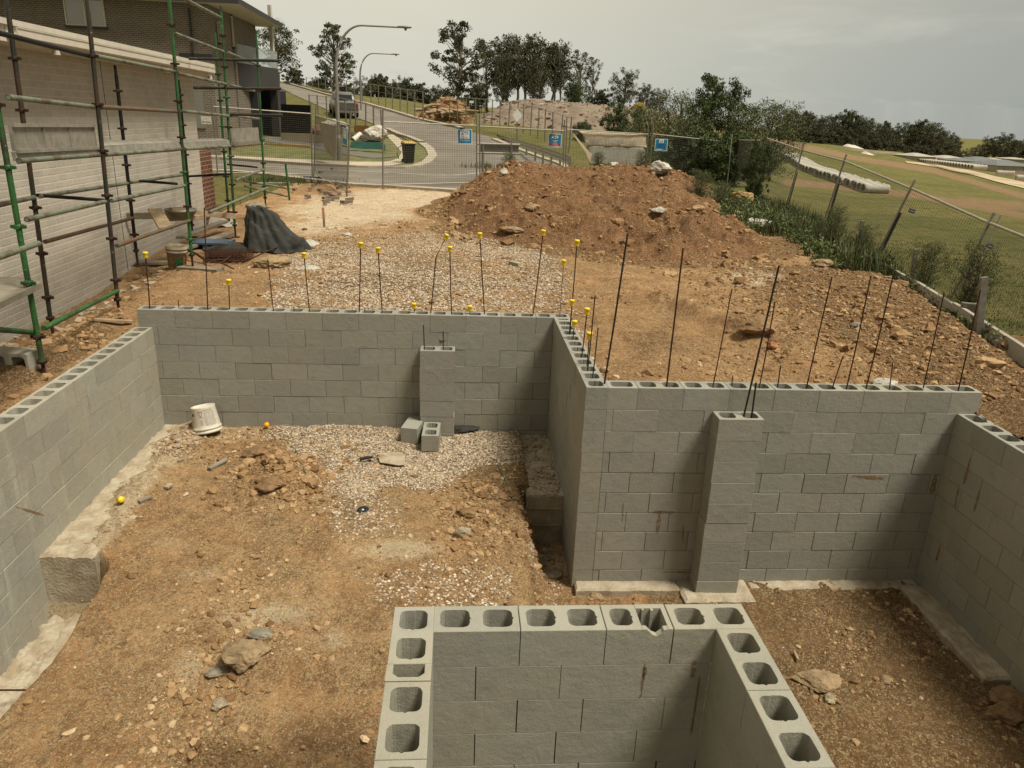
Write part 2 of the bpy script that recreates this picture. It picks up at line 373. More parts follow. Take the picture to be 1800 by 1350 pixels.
# ---- building site ground (fine sheet)
def siteground():
    ys = [-3.2]
    while ys[-1] < 22.5: ys.append(ys[-1]+(.035 if ys[-1] < 3 else .035+.006*(ys[-1]-3)))
    ys = np.array(ys); nx = 360; u = np.linspace(0, 1, nx)
    xl = -7.4; Xs = xl+(wallx(ys)[:, None]-.02-xl)*u[None, :]; Ys = np.repeat(ys[:, None], nx, 1)
    Z = S(Xs, Ys); Z = np.where((Xs < -6.9), -.75, Z)
    # edge drop towards the street
    Z = Z-.25*sstep(21.6, 22.5, Ys)
    V = np.stack([Xs, Ys, Z], -1).reshape(-1, 3); ny = len(ys)
    i = np.arange(ny-1)[:, None]*nx+np.arange(nx-1)[None, :]; i = i.ravel()
    F = np.stack([i, i+1, i+nx+1, i+nx], 1)
    C = V[F].mean(1); x, y = C[:, 0], C[:, 1]
    inside = ((x > LX-.18) & (x < .17) & (y < 2.49)) | ((x > 0) & (x < RX+.17) & (y < .17))
    F = F[~inside]; x, y = V[:, 0], V[:, 1]
    px, py = proj(V)
    def blob(cx, cy, rx, ry): return np.clip(1.15-np.hypot((px-cx)/rx, (py-cy)/ry), 0, 1)
    pale = np.maximum.reduce([blob(620, 370, 190, 45), blob(700, 350, 200, 30)*1.0, blob(1320, 490, 130, 28)*.75, blob(1180, 440, 160, 20)*.4, blob(560, 400, 110, 22)*.9])
    brown = np.maximum.reduce([sstep(2.6, 4.2, x)*sstep(9.5, 6, y), blob(1150, 600, 130, 60)*.6, blob(1300, 570, 120, 50)*.6, sstep(-4.7, -5, x)*sstep(3.2, 2, y)])
    near = np.maximum.reduce([Mh(x+.7*math.cos(a), y+.7*math.sin(a)) for a in np.arange(0, 6.28, .8)]); brown = np.maximum(brown, sstep(-.02, .12, near)*.9); pale = pale*(1-sstep(-.02, .1, near))
    grey = np.maximum.reduce([blob(700, 500, 260, 90)*.8, blob(950, 470, 90, 60)*.7, blob(560, 330, 120, 20)*.4])
    me = grid_mesh(V, F, 'building_site_ground', smooth=True, attrs=dict(pale=pale, brown=brown, grey=grey))
    tag(link('building_site_ground', me, MT['site']), kind='structure')
# ---- pit floor
def G(x, y):
    lx_ = -3.90-.22*sstep(-.5, -.2, y); bench = sstep(lx_-.15, lx_+.05, x+.14*fbm(x, y, 2, 3))*sstep(-.30, -.50, x+.22*fbm(x, y, 1.6, 3))
    bench = np.maximum(bench*sstep(-2.95, -2.6, y+.25*fbm(x, y, 1.3, 3)), sstep(-.55, -.35, y+.05*fbm(x, y, 3, 2))*sstep(-.2, -.5, x)*sstep(-.52, -.3, y))
    bench = np.maximum(bench, sstep(.88, .98, y)*sstep(.3, 0, x)*(1-.16*sstep(-.37, -.30, x)))
    hi = -1.40-.13*sstep(.3, -2.5, y)
    lo = -2.0+.05*sstep(-1, -3, y)
    z = lo+(hi-lo)*bench
    rp = np.maximum(sstep(.38, .62, vnoise(x*1.3+11, y*1.3)), sstep(.6, 1, x)*.8); z = z+.10*fbm(x+7, y, .8, 4)+.035*fbm(x, y, 4, 4)+(.012+.045*rp)*clod(x, y, 6, 5)+(.016+.024*rp)*fbm(x, y, 15, 5, .7)
    def hump(cx, cy, r, h): return h*np.exp(-(((x-cx)**2+(y-cy)**2)/r**2))*(.8+.8*clod(x, y, 6, 3))
    z = z+hump(-2.80, .98, .40, .24)+hump(-2.35, -1.55, .28, .13)+hump(-2.7, 1.7, .5, .04)+hump(-.85, .75, .3, .08)
    z = z+hump(-.6, .2, .2, .06)
    z = z+.10*np.exp(-((x+4.08)/.20)**2)*sstep(-.45, -.2, y)*(.6+1.1*clod(x, y, 5, 3))
    # ragged break in the bench in front, dark undercut
    z = z-.34*sstep(-2.2, -2.38, y+.16*fbm(x, y, 2.2, 4))*sstep(-2.9, -2.5, x)*bench
    # right-hand room
    z = z+sstep(.6, 1.2, x)*(.05*clod(x, y, 3.5, 3)+.06*np.exp(-((x-2.1)**2+(y+1.4)**2)/.8))
    return z
def pitfloor():
    st = .018; xs = np.arange(LX-.12, RX+.12, st); ys = np.arange(-5.2, 2.42, st)
    X, Y = np.meshgrid(xs, ys); Z = G(X, Y)
    V = np.stack([X, Y, Z], -1).reshape(-1, 3); nx = len(xs); ny = len(ys)
    i = (np.arange(ny-1)[:, None]*nx+np.arange(nx-1)[None, :]).ravel()
    F = np.stack([i, i+1, i+nx+1, i+nx], 1); px, py = proj(V); x, y = V[:, 0], V[:, 1]
    def blob(cx, cy, rx, ry): return np.clip(1.15-np.hypot((px-cx)/rx, (py-cy)/ry), 0, 1)
    pale = np.maximum.reduce([sstep(-3.75, -4.15, x)*.9, blob(390, 750, 150, 40)*.8, blob(300, 960, 90, 35)*.5, blob(980, 1000, 60, 40)*.7, blob(690, 965, 170, 34)*.75, blob(470, 1085, 190, 45)*.7, blob(360, 1010, 120, 30)*.55, blob(330, 1180, 60, 90)*.6, blob(560, 870, 60, 40)*.5, blob(590, 1120, 70, 50)*.6, sstep(-.4, -.1, x)*sstep(0, -.5, y)*.0])
    brown = np.maximum.reduce([blob(870, 840, 110, 80)*.8, blob(450, 820, 70, 60)*.6, sstep(.3, .9, x)*.75, blob(580, 1290, 140, 60)*.9, blob(250, 1330, 200, 60)*.5])
    grey = np.maximum.reduce([blob(720, 790, 240, 70), blob(620, 900, 60, 40)*.7, blob(760, 1010, 140, 40)*.55])
    me = grid_mesh(V, F, 'pit_floor', smooth=True, attrs=dict(pale=pale, brown=brown, grey=grey))
    tag(link('pit_floor', me, MT['pit']), kind='structure')
pitfloor()
# ---- spoil mound
MC = dict()
def Mh(x, y):
    # union of a main ridge and a front right lobe (heights above the pad)
    def cap(ax, ay, bx, by, r, h):
        t = np.clip(((x-ax)*(bx-ax)+(y-ay)*(by-ay))/((bx-ax)**2+(by-ay)**2), 0, 1)
        q = np.hypot(x-ax-t*(bx-ax), (y-ay-t*(by-ay)))/r
        return h*np.clip(1-q*q, 0, 1)**.9
    wob = .9*fbm(x, y, .45, 3)
    x0, y0 = x, y
    m = np.maximum.reduce([cap(1.5, 16.9, 4.4, 17.8, 2.8, .98), cap(1.0, 14.6, 3.4, 13.8, 2.7, .70), cap(2.2, 11.8, 3.9, 10.4, 1.9, .46), cap(3.4, 12.6, 4.5, 14.8, 1.9, .62), cap(.9, 11.4, 3.0, 9.8, 2.2, .36)])
    s = sstep(0, .25, m)
    m = m+wob*.75*s+s*(.50*clod(x, y, 1.25, 3)+.36*clod(x, y, 3.1, 4)+.14*fbm(x, y, 8, 4, .7))
    return np.where(m > 0, m, m)-.06*(1-s)
def mound():
    xs = np.arange(-3.0, 9.0, .045); ys = np.concatenate([np.arange(7.0, 13, .045), np.arange(13, 20.6, .06)])
    X, Y = np.meshgrid(xs, ys); Z = S(X, Y)*0-.30+Mh(X, Y)
    V = np.stack([X, Y, Z], -1).reshape(-1, 3); nx = len(xs); ny = len(ys)
    i = (np.arange(ny-1)[:, None]*nx+np.arange(nx-1)[None, :]).ravel()
    F = np.stack([i, i+1, i+nx+1, i+nx], 1); C = V[F].mean(1)
    keep = (C[:, 2] > -.36) & (C[:, 0] < wallx(C[:, 1])+.3)
    me = grid_mesh(V, F[keep], 'soil_mound', smooth=True)
    tag(link('soil_mound', me, MT['mound']), 'long heap of brown clodded soil between the excavation and the street fence', 'soil mound')
mound()
siteground()
# ---- wide terrain outside the pad
def wide():
    az = np.concatenate([np.linspace(-1.55, 1.4, 420)]); r = [2.5]
    while r[-1] < 2400: r.append(r[-1]*1.022+.02)
    r = np.array(r); A, Rr = np.meshgrid(az, r)
    Yd = Rr; X = CAM[0]+A*Yd; Y = CAM[1]+Yd; Z = T(X, Y)
    far = sstep(110, 200, Yd); Z = Z+(.06*fbm(X, Y, .35, 4)+.02*fbm(X, Y, 3, 3))*(X > 4)*sstep(0, 1, X-wallx(np.clip(Y, -8, 40)))+far*.3*fbm(X, Y, .03, 3)
    onpad = (X > -7.4) & (X < wallx(Y)+.0) & (Y < 22.5)
    Z = np.where(onpad, Z-.35, Z)
    V = np.stack([X, Y, Z], -1).reshape(-1, 3); nx = len(az); ny = len(r)
    i = (np.arange(ny-1)[:, None]*nx+np.arange(nx-1)[None, :]).ravel()
    F = np.stack([i, i+1, i+nx+1, i+nx], 1); C = V[F].mean(1)
    ok = ~((C[:, 0] > -7.2) & (C[:, 0] < wallx(np.clip(C[:, 1], -8, 40))-.25) & (C[:, 1] < 22.1))
    px, py = proj(V); zc = (V-CAM)@_F; x, y = V[:, 0], V[:, 1]
    px = np.where(zc > 0, px, -999)
    def band(pts, wd):     # distance in px from a polyline
        b = np.full(len(px), 9e9)
        for (x1, y1), (x2, y2) in zip(pts[:-1], pts[1:]):
            t = np.clip(((px-x1)*(x2-x1)+(py-y1)*(y2-y1))/((x2-x1)**2+(y2-y1)**2), 0, 1)
            b = np.minimum(b, np.hypot(px-x1-t*(x2-x1), (py-y1-t*(y2-y1))))
        return np.clip(1.3-b/wd, 0, 1)
    bare = np.maximum.reduce([band([(1360, 246), (1500, 277), (1640, 300), (1800, 345)], 7), band([(1380, 320), (1480, 328), (1620, 345), (1710, 362), (1830, 385)], 9)*.95,
                              band([(1690, 355), (1800, 362)], 14)*.8, band([(1620, 275), (1700, 288), (1800, 305)], 7)])
    me = grid_mesh(V, F[ok], 'grass_field', smooth=True, attrs=dict(bare=bare*(px > 1300)))
    m = Mt('grassland', .95, 0, .1)
    big = m.noise(.14, 8, .7); a = m.mix(m.ramp(big, .35, .65), (.13, .125, .036), (.21, .175, .062))
    a = m.mix(m.ramp(m.noise(1.2, 7, .7), .42, .68, 0, .7), a, (.068, .082, .02))
    a = m.mix(m.ramp(m.noise(.45, 7, .7, m.scale(m.co, .5, 2.2, 1)), .55, .72, 0, .55), a, (.26, .20, .095))
    bw = m.math('ADD', m.attr('bare'), m.math('MULTIPLY', m.math('SUBTRACT', m.noise(.6, 7, .75), .5), 1.3))
    a = m.mix(m.ramp(bw, .45, .85), a, (.26, .165, .09))
    a = m.mix(m.ramp(m.noise(3.2, 8, .8, m.scale(m.co, .6, 1.5, 1)), .48, .62, 0, .65), a, (.045, .055, .016)); a = m.mix(m.ramp(m.noise(5, 7, .8), .55, .68, 0, .5), a, (.22, .19, .08)); a = m.mix(m.ramp(m.noise(14, 5, .8), .5, .7, 0, .6), a, (.04, .047, .014))
    m.bump(m.noise(9, 6, .8), .9, .12); m.bump(m.noise(40, 4, .8), .6, .03)
    tag(link('grass_field', me, m.col(a)), kind='structure')
wide()
# ================================================================== BLOCKWORK
JR = random.Random(3)
def cell_pts(w, d, hw, hd, r=.032, notch=True):
    # hole outline and the matching outer outline, centred
    H = []; O = []; NB = []
    for sx, sy, a0 in ((1, 1, 0), (-1, 1, 90), (-1, -1, 180), (1, -1, 270)):
        cx, cy = sx*(hw/2-r), sy*(hd/2-r)
        for k in range(5):
            a = R_(a0+22.5*k); H.append((cx+r*math.cos(a), cy+r*math.sin(a)))
            f = k/4
            if k == 2: O.append((sx*w/2, sy*d/2))
            else:
                hx, hy = H[-1]
                vert = (k < 2) == (a0 in (0, 180))     # on the x-facing side
                if vert: O.append((sx*w/2, hy if k in (0, 4) else sy*(d/2+abs(hy))/2))
                else: O.append((hx if k in (0, 4) else sx*(w/2+abs(hx))/2, sy*d/2))
        if a0 in (90, 270):
            s = -1 if a0 == 90 else 1
            for q, e in ((.010, 0), (.0, .007 if (notch and a0 == 270) else 0), (-.010, 0)):
                yy = q if a0 == 90 else -q
                H.append((s*(hw/2+e), yy)); NB.append((len(H)-1, s*hw/2, yy)); O.append((s*w/2, yy))
    B_ = list(H)
    for i, a_, b_ in NB: B_[i] = (a_, b_)
    return H, O, B_
def hollow_block(mb, ax, x0, x1, th, z1, z0, fr=1., notch=True):
    """ax=(origin, ux, uy): ux runs along the wall, uy from the visible face to the back"""
    o, ux, uy = ax; L_ = x1-x0; n = max(1, int(round(L_/.2))); cw = L_/n; uz = np.array([0, 0, 1.]); ch = .0025
    P = lambda a, b, z: o+ux*a+uy*b+uz*z
    for c in range(n):
        cx = x0+(c+.5)*cw; hw = cw-(.062 if n > 1 else .066); hd = th-.062
        H, O, B_ = cell_pts(cw, th, hw, hd, notch=notch); k = len(H)
        def clip(p):
            a, b = p; a += cx
            a = min(max(a, x0+ch), x1-ch); b = min(max(b+th/2, ch), th-ch); return a, b
        V = [P(*clip(p), z1) for p in O]
        jit = [(JR.uniform(-.0012, .0012), JR.uniform(-.0012, .0012)) for _ in H]
        V += [P(cx+a+j[0], th/2+b+j[1], z1) for (a, b), j in zip(H, jit)]
        V += [P(cx+a*.94, th/2+b*.94, z0) for a, b in B_]
        F = [(i, (i+1) % k, k+(i+1) % k, k+i) for i in range(k)]+[(k+i, k+(i+1) % k, 2*k+(i+1) % k, 2*k+i) for i in range(k)]
        mb.add(V, F)
    a = [(x0, 0), (x1, 0), (x1, th), (x0, th)]; b = [(x0+ch, ch), (x1-ch, ch), (x1-ch, th-ch), (x0+ch, th-ch)]
    V = [P(*p, z0) for p in a]+[P(*p, z1-ch) for p in a]+[P(*p, z1) for p in b]
    F = [(i, (i+1) % 4, 4+(i+1) % 4, 4+i) for i in range(4)]+[(4+i, 4+(i+1) % 4, 8+(i+1) % 4, 8+i) for i in range(4)]
    mb.add(V, F)
def solid_block(mb, ax, x0, x1, th, z1, z0):
    o, ux, uy = ax; ch = .0035; uz = np.array([0, 0, 1.]); P = lambda a, b, z: o+ux*a+uy*b+uz*z
    V = [P(x0, th, z0), P(x1, th, z0), P(x1, th, z1), P(x0, th, z1), P(x0, ch, z0), P(x1, ch, z0), P(x1, ch, z1), P(x0, ch, z1),
         P(x0+ch, 0, z0+ch), P(x1-ch, 0, z0+ch), P(x1-ch, 0, z1-ch), P(x0+ch, 0, z1-ch)]
    F = [(3, 2, 1, 0)]
    for s in (0, 4): F += [(s+i, s+(i+1) % 4, s+4+(i+1) % 4, s+4+i) for i in range(4)]
    F += [(8, 9, 10, 11)]
    mb.add(V, F)
def block_wall(name, label, mat, o, ux, uy, a, b, ztop, zbot, top=None, phase=(0., .2), hol=3, th=.19, skip=None, stains=(), flush_end=False):
    o = np.array((o[0], o[1], 0), float); ux = np.array((*ux, 0), float); uy = np.array((*uy, 0), float)
    root = empty(name, o+ux*(a+b)/2+np.array([0, 0, zbot]), label, 'block wall')
    mb = MB(); r = 0; z = ztop
    while z > zbot+.02:
        z0 = max(z-.2, zbot); ph = phase[r % 2]
        if r == 0 and top: J = list(top)
        else:
            k0 = math.floor((a-ph)/.4)-1; J = [a]+[ph+.4*k for k in range(k0, k0+60) if a+.05 < ph+.4*k < b-.05]+[b]
        for j0, j1 in zip(J[:-1], J[1:]):
            if skip and skip(r, (j0+j1)/2): continue
            g0 = JR.choice([.001, .0013, .0016, .0024]); g1 = JR.choice([.001, .0013, .0016, .0024])
            if j0 == a: g0 = 0
            if j1 == b: g1 = 0
            dz = JR.uniform(.002, .0032); off = JR.uniform(-.0016, .0016); mb.tint = JR.random()
            ax = (o+uy*off, ux, uy)
            za = z-(dz if r else 0)+JR.uniform(-.0006, .0006)
            if r < hol: hollow_block(mb, ax, j0+g0, j1-g1, th, za, z0+.0004, notch=(r == 0))
            else: solid_block(mb, ax, j0+g0, j1-g1, th, za, z0+.0004)
        z -= .2; r += 1
    mb.build('blockwork', MT[mat], root)
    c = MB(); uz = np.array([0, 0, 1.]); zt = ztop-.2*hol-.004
    if zt > zbot: c.box((a+.012, .03, zbot+.01), (b-.012, th-.015, zt), (o, ux, uy, uz)); c.build('dark_backing', MT['core'], root)  # dark slab added inside the wall so no light shows through the joints
    for (s, z, w_, h_, ang) in stains:
        m = MB(); n = 9; P = []
        for k in range(n):
            t = k/(n-1); wv = w_*(.35+.65*math.sin(math.pi*min(1, t*1.1+.05)))*JR.uniform(.6, 1.2)
            P.append((t, wv))
        ca, sa = math.cos(ang), math.sin(ang)
        pts = [(-wv/2, -h_/2+h_*t) for t, wv in P]+[(wv/2, -h_/2+h_*t) for t, wv in reversed(P)]
        pts = [(x*ca-y*sa, x*sa+y*ca) for x, y in pts]
        m.prism(pts, o+ux*s+uz*z-uy*.0035, ux, uz, uy, .0016); m.build('mud_smear', MT['mud'], root)
    return root
_m = Mt('dry_mud', 1., 0, .1); _m.put(_m.b.inputs['Alpha'], _m.ramp(_m.math('ADD', _m.noise(38, 6, .75), _m.math('MULTIPLY', _m.noise(7, 2), .35)), .60, .72, 0, .85)); MT['mud'] = _m.col(_m.mix(_m.noise(50), (.21, .125, .055), (.30, .20, .10)))
V3 = lambda *a: np.array(a, float)
bk = [-4.6]+[-4.2+.4*i for i in range(11)]+[.19]
block_wall('block_wall', 'long low grey block wall across the back, its rods mostly tipped with yellow caps', 'block', (0, 2.33), (1, 0), (0, 1), -4.6, .19, 0, -1.64,
           top=bk, phase=(-.2, 0.))
block_wall('block_wall', 'short grey block wall running from the back wall to the front corner', 'block', (0, 0), (0, 1), (1, 0), 0, 2.328, 0, -1.98,
           top=[0, .2]+[.2+.4*i for i in range(1, 6)]+[2.328], phase=(.2, 0.))
tR = [.192, .45, .85, 1.25, 1.65, 2.05, 2.45, 2.85, 3.25, 3.53]
block_wall('block_wall', 'tall grey block wall with bare rusty rods along its top, right of the middle corner', 'block', (0, 0), (1, 0), (0, 1), .192, 3.53, 0, -1.98,
           top=tR, phase=(.05, .25), stains=((.42, -1.18, .012, .20, .05), (.76, -1.29, .035, .22, 0), (.80, -1.19, .03, .22, 1.5), (1.0, -1.42, .02, .19, .1),
                                             (2.65, -.83, .035, .30, 1.5), (3.29, -.90, .07, .19, 0), (1.0, -1.83, .02, .3, 1.55)))
# the corner stack shared by those two walls
cr = empty('corner_blockwork', (.095, .0, -1.98)); 
bpy.data.objects.remove(cr)
block_wall('block_wall', 'block wall at the right edge with mud smeared joints, one course lower', 'block', (3.34, -.002), (0, -1), (1, 0), 0, 5.0, -.2, -2.25,
           top=[0, .24]+[.24+.4*i for i in range(1, 12)]+[5.0], phase=(.1, .3), stains=((.30, -.62, .03, .26, 0), (.26, -.88, .02, .22, .1), (.50, -.80, .03, .20, 0), (.22, -1.5, .03, .2, 0)))
block_wall('block_wall', 'pale block wall at the left beside the scaffold, a row of hollows along its top', 'blockL', (LX, 2.328), (0, -1), (-1, 0), 0, 7.0, -.2, -2.25,
           top=[0, .2]+[.2+.4*i for i in range(1, 17)]+[7.0], phase=(.2, 0.), stains=((2.75, -.95, .02, .42, -.9),))
# foreground box of blocks (three sides of one enclosure)
XF, YF, WF, ZF = -1.186, -3.038, 1.3196, -.1
def enclosure():
    root = empty('block_enclosure', (XF+WF/2, YF+.1, -2.2), 'three-sided box of speckled hollow blocks nearest the camera, seen from above', 'block wall')
    mb = MB(); uz = V3(0, 0, 1)
    for r in range(11):
        z1 = ZF-.2*r; z0 = z1-.1985; hol = r < 4
        # front run (between the legs on even rows, over them on odd rows)
        o = V3(XF, YF, 0); ax = (o, V3(1, 0, 0), V3(0, 1, 0))
        if r == 0: J = [(-.002, .4), (.4, .8), None, (1.12, WF+.19)]
        elif r % 2: J = [(0, .2), (.2, .6), (.6, 1.0), (1.0, WF)]
        else: J = [(0, .4), (.4, .72), (.72, 1.12), (1.12, WF)]
        for j in J:
            if j is None: continue
            mb.tint = JR.random(); g = JR.choice([.001, .002, .004])
            (hollow_block if hol else solid_block)(mb, ax, j[0]+(g if j[0] > .01 else 0), j[1]-(g if j[1] < WF else 0), .19, z1, z0, **(dict(notch=r == 0) if hol else {}))
        if r == 0:      # cut block with an open notch: square hole, two slots, chipped face
            mb.tint = .62; x0, x1 = .802, 1.116; hx = .97
            P = lambda a, b, z: o+V3(a, b, z)
            hollow_block(mb, ax, x0, hx, .19, z1, z0)
            mb.box((hx, .158, z0), (x1, .19, z1), (o, V3(1, 0, 0), V3(0, 1, 0), uz))
            mb.box((hx+.030, .146, z0), (hx+.040, .158, z1-.001), (o, V3(1, 0, 0), V3(0, 1, 0), uz))
            mb.box((hx+.072, .142, z0), (hx+.086, .158, z1-.001), (o, V3(1, 0, 0), V3(0, 1, 0), uz))
            mb.box((x1-.022, .0, z0), (x1, .158, z1), (o, V3(1, 0, 0), V3(0, 1, 0), uz))
            mb.prism([(hx, z0), (x1-.022, z0), (x1-.022, z1-.002), (x1-.045, z1-.004), (x1-.052, z1-.020), (x1-.075, z1-.040), (x1-.098, z1-.030), (hx+.02, z1-.001), (hx, z1)],
                     o+V3(0, 0, 0), V3(1, 0, 0), uz, V3(0, 1, 0), .030)
        # legs: left runs back along -Y from the outer edge, right likewise
        for side in (0, 1):
            lx = XF-.19 if side == 0 else XF+WF
            uxx = V3(0, -1, 0); o2 = V3(lx, YF+.19, 0); uyy = V3(1, 0, 0)
            Lg = 3.4
            if side == 0:
                if r == 0: J = [(0, .4), 'cut', (.505, .905), (.905, 1.305), (1.305, 1.705), (1.705, 2.105), (2.105, 2.5)]
                else: J = [(0, .19)] if r % 2 == 0 else []
                if r: s = .19 if r % 2 == 0 else 0; J = J+[(s+(.2 if r % 2 else 0)+.4*k-.2*(r % 2), s+.4*(k+1)) for k in range(6)]
            else:
                s = .19
                J = [(s+.4*k+(.2 if r % 2 and k else 0), s+.4*(k+1)+(.2 if r % 2 else 0)) for k in range(6)]
            for j in J:
                mb.tint = JR.random()
                if j == 'cut':
                    a0, a1 = .402, .502; A = (o2, uxx, uyy, uz)
                    mb.prism([(a0, 0), (a1, 0), (a1, .19), (a0, .19), (a0, .162), (a1-.045, .162), (a1-.022, .138), (a1-.022, .052), (a1-.045, .028), (a0, .028)], o2+uz*z0, uxx, uyy, uz, z1-z0)
                    continue
                (hollow_block if hol else solid_block)(mb, (o2, uxx, uyy), j[0]+.0015, j[1]-.0015, .19, z1, z0, **(dict(notch=r == 0) if hol else {}))
    mb.build('blockwork', MT['blockF'], root)
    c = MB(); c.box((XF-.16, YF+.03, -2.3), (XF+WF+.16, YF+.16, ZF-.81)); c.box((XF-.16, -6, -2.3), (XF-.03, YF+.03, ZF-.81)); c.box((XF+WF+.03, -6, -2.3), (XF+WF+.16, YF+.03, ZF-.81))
    c.build('dark_backing', MT['core'], root)  # dark slabs added inside the legs and front run to close see-through joints
    for (a, z, w_, h_) in ((1.0, -.40, .010, .19), (1.005, -.35, .018, .07), (1.275, -.55, .012, .36), (1.24, -.33, .02, .10)):
        m = MB(); m.prism([(-w_/2, -h_/2), (w_/3, -h_/2), (w_/2, 0), (w_/2.5, h_/2), (-w_/2.5, h_/2)], V3(XF+a, YF-.003, z), V3(1, 0, 0), V3(0, 0, 1), V3(0, 1, 0), .0012); m.build('mud_smear', MT['mud'], root)
enclosure()
def pier(label, x0, x1, yf, ztop, zbot, rows):
    root = empty('block_pier', ((x0+x1)/2, yf+.095, zbot), label, 'block pier')
    mb = MB(); z = ztop
    for r in range(rows):
        j = JR.uniform(-.004, .004); mb.tint = JR.random(); k = JR.uniform(-.002, .002)
        z0 = max(z-.1985, zbot)
        (hollow_block if r < 3 else solid_block)(mb, (V3(j, yf+k, 0), V3(1, 0, 0), V3(0, 1, 0)), x0, x1, .189, z, z0); z -= .2
    # left side skin is the block end; solid blocks already carry it
    mb.build('blockwork', MT['block'], root)
pier('tall column of nine stacked blocks against the right-hand wall, two rods in its top', 1.12, 1.51, -.195, -.2, -1.96, 9)
pier('short column of stacked blocks against the back wall, two thin rods in its top', -1.51, -1.12, 2.135, -.36, -1.45, 6)
# loose blocks
def loose_block(label, c, rz, lie=False, s=(.39, .19, .19), M=None, mat='block'):
    root = empty('loose_block', c, label, 'concrete block')
    mb = MB(); mb.tint = .7; ca, sa = math.cos(rz), math.sin(rz)
    hollow_block(mb, (V3(0, 0, 0), V3(1, 0, 0), V3(0, 1, 0)), -s[0]/2, s[0]/2, s[1], s[2], 0)
    mb.v = [(x, y-s[1]/2, z) for x, y, z in mb.v]
    # closed underside rim is hidden; lie=True turns the hollows to face sideways
    Q = []
    for x, y, z in mb.v:
        if lie: y, z = -(z-s[2]/2), y+s[1]/2
        Q.append((x*ca-y*sa+c[0], x*sa+y*ca+c[1], z+c[2]))
    mb.v = Q; mb.build('shell', MT[mat], root)
    return root
g1 = at(757, 788, Z=-1.36); loose_block('loose hollow block on the gravel with its two holes facing up', (g1[0], g1[1]+.2, -1.40), R_(88))
def plain_block():
    c = at(724, 776, Z=-1.36); c = V3(c[0]-.01, c[1]+.19, -1.40)
    root = empty('loose_block', c, 'loose block on the gravel showing only its flat sides', 'concrete block')
    mb = MB(); mb.tint = .75; d = R_(78)
    solid_block(mb, (c+V3(.07, -.19, 0), V3(math.cos(d), math.sin(d), 0), V3(-math.sin(d), math.cos(d), 0)), 0, .39, .19, .19, 0)
    mb.build('shell', MT['block'], root)
plain_block()
# ================================================================== FOOTINGS
def rough_slab(name, label, x0, x1, y0, y1, z1, z0, mat, n=.02, amp=.012, seed=0):
    nx = max(2, int((x1-x0)/n)); ny = max(2, int((y1-y0)/n)); X, Y = np.meshgrid(np.linspace(x0, x1, nx), np.linspace(y0, y1, ny))
    Z = z1+amp*clod(X+seed, Y, 6, 3)+amp*.8*fbm(X, Y+seed, 18, 3)
    ed = np.minimum.reduce([X-x0, x1-X, Y-y0, y1-Y]); 
    Xw = X+np.where((X < x1-1e-6) & (X > x0+1e-6), 0, 0)+.03*fbm(X*0+seed, Y, 5, 3)*((X-x0 < 1e-6) | (x1-X < 1e-6)); Yw = Y+.03*fbm(X, Y*0+seed, 5, 3)*((Y-y0 < 1e-6) | (y1-Y < 1e-6))
    Z = Z-.02*(ed < 1e-6)
    V = np.stack([Xw, Yw, Z], -1).reshape(-1, 3).tolist()
    F = [(j*nx+i, j*nx+i+1, (j+1)*nx+i+1, (j+1)*nx+i) for j in range(ny-1) for i in range(nx-1)]
    loop = [i for i in range(nx)]+[j*nx+nx-1 for j in range(1, ny)]+[(ny-1)*nx+i for i in range(nx-2, -1, -1)]+[j*nx for j in range(ny-2, 0, -1)]
    b = len(V); V += [(V[k][0], V[k][1], z0) for k in loop]; m = len(loop)
    F += [(loop[k], b+k, b+(k+1) % m, loop[(k+1) % m]) for k in range(m)]
    mb = MB(); mb.add(V, F); c = V3((x0+x1)/2, (y0+y1)/2, z0)
    return tag(mb.build(name, MT[mat], base=c), label, 'concrete footing')
rough_slab('concrete_footing', 'upper pale concrete footing along the left wall, ending in a cut face', LX-.05, -4.02, -.42, 2.40, -1.375, -2.3, 'conc', amp=.05)
rough_slab('concrete_footing', 'lower crumbling footing along the left wall below the step', LX-.05, -4.08, -4.5, -.43, -1.955, -2.4, 'conc', amp=.10, seed=4)
rough_slab('concrete_footing', 'stepped footing with board-marked end face at the foot of the middle side wall', -.37, .05, .80, 2.40, -1.465, -2.3, 'conc', amp=.045, seed=9)
rough_slab('concrete_footing', 'smooth pale footing lip in front of the tall column wall', .02, 1.0, -.13, .05, -1.925, -2.3, 'conc', amp=.012, seed=2)
rough_slab('concrete_footing', 'footing pad under the tall block column', 1.0, 1.66, -.31, .04, -1.925, -2.3, 'conc', amp=.015, seed=5)
rough_slab('concrete_footing', 'footing lip between the tall column and the right corner', 1.66, 3.34, -.12, .05, -1.935, -2.3, 'conc', amp=.02, seed=6)
rough_slab('concrete_footing', 'footing strip along the right-hand side wall', 3.12, 3.40, -1.35, -.10, -1.925, -2.4, 'conc', amp=.03, seed=7)
rough_slab('concrete_footing', 'broken lower end of the right-hand footing near the frame edge', 3.14, 3.40, -3.2, -1.5, -2.0, -2.5, 'conc', amp=.05, seed=8)
for z in (-1.60, -1.79): m = MB(); m.box((-.365, .783, z-.004), (-.005, .80, z+.004)); o = m.build('form_line', MT['conc'], bpy.data.objects['concrete_footing.002'])
# earth and brick under the neighbour scaffold, left foreground
c = V3(-5.05, .0, -.42)
c0 = at(0, 650, Z=-.55); c1 = at(24, 656, Y=.95)
loose_block('weathered hollow block lying on its side behind the left wall', (c1[0]-.02, c1[1]+.1, c1[2]), R_(-8), lie=True, mat='blockL')
m = MB(); m.box((c1[0]-.75, c1[1]-.02, -.9), (c1[0]+.10, c1[1]+.30, c1[2]-.002)); tag(m.build('timber_crate', MT['timberg'], base=(c1[0]-.3, c1[1], -.9)), 'dark low box under the weathered block at the left edge', 'box')
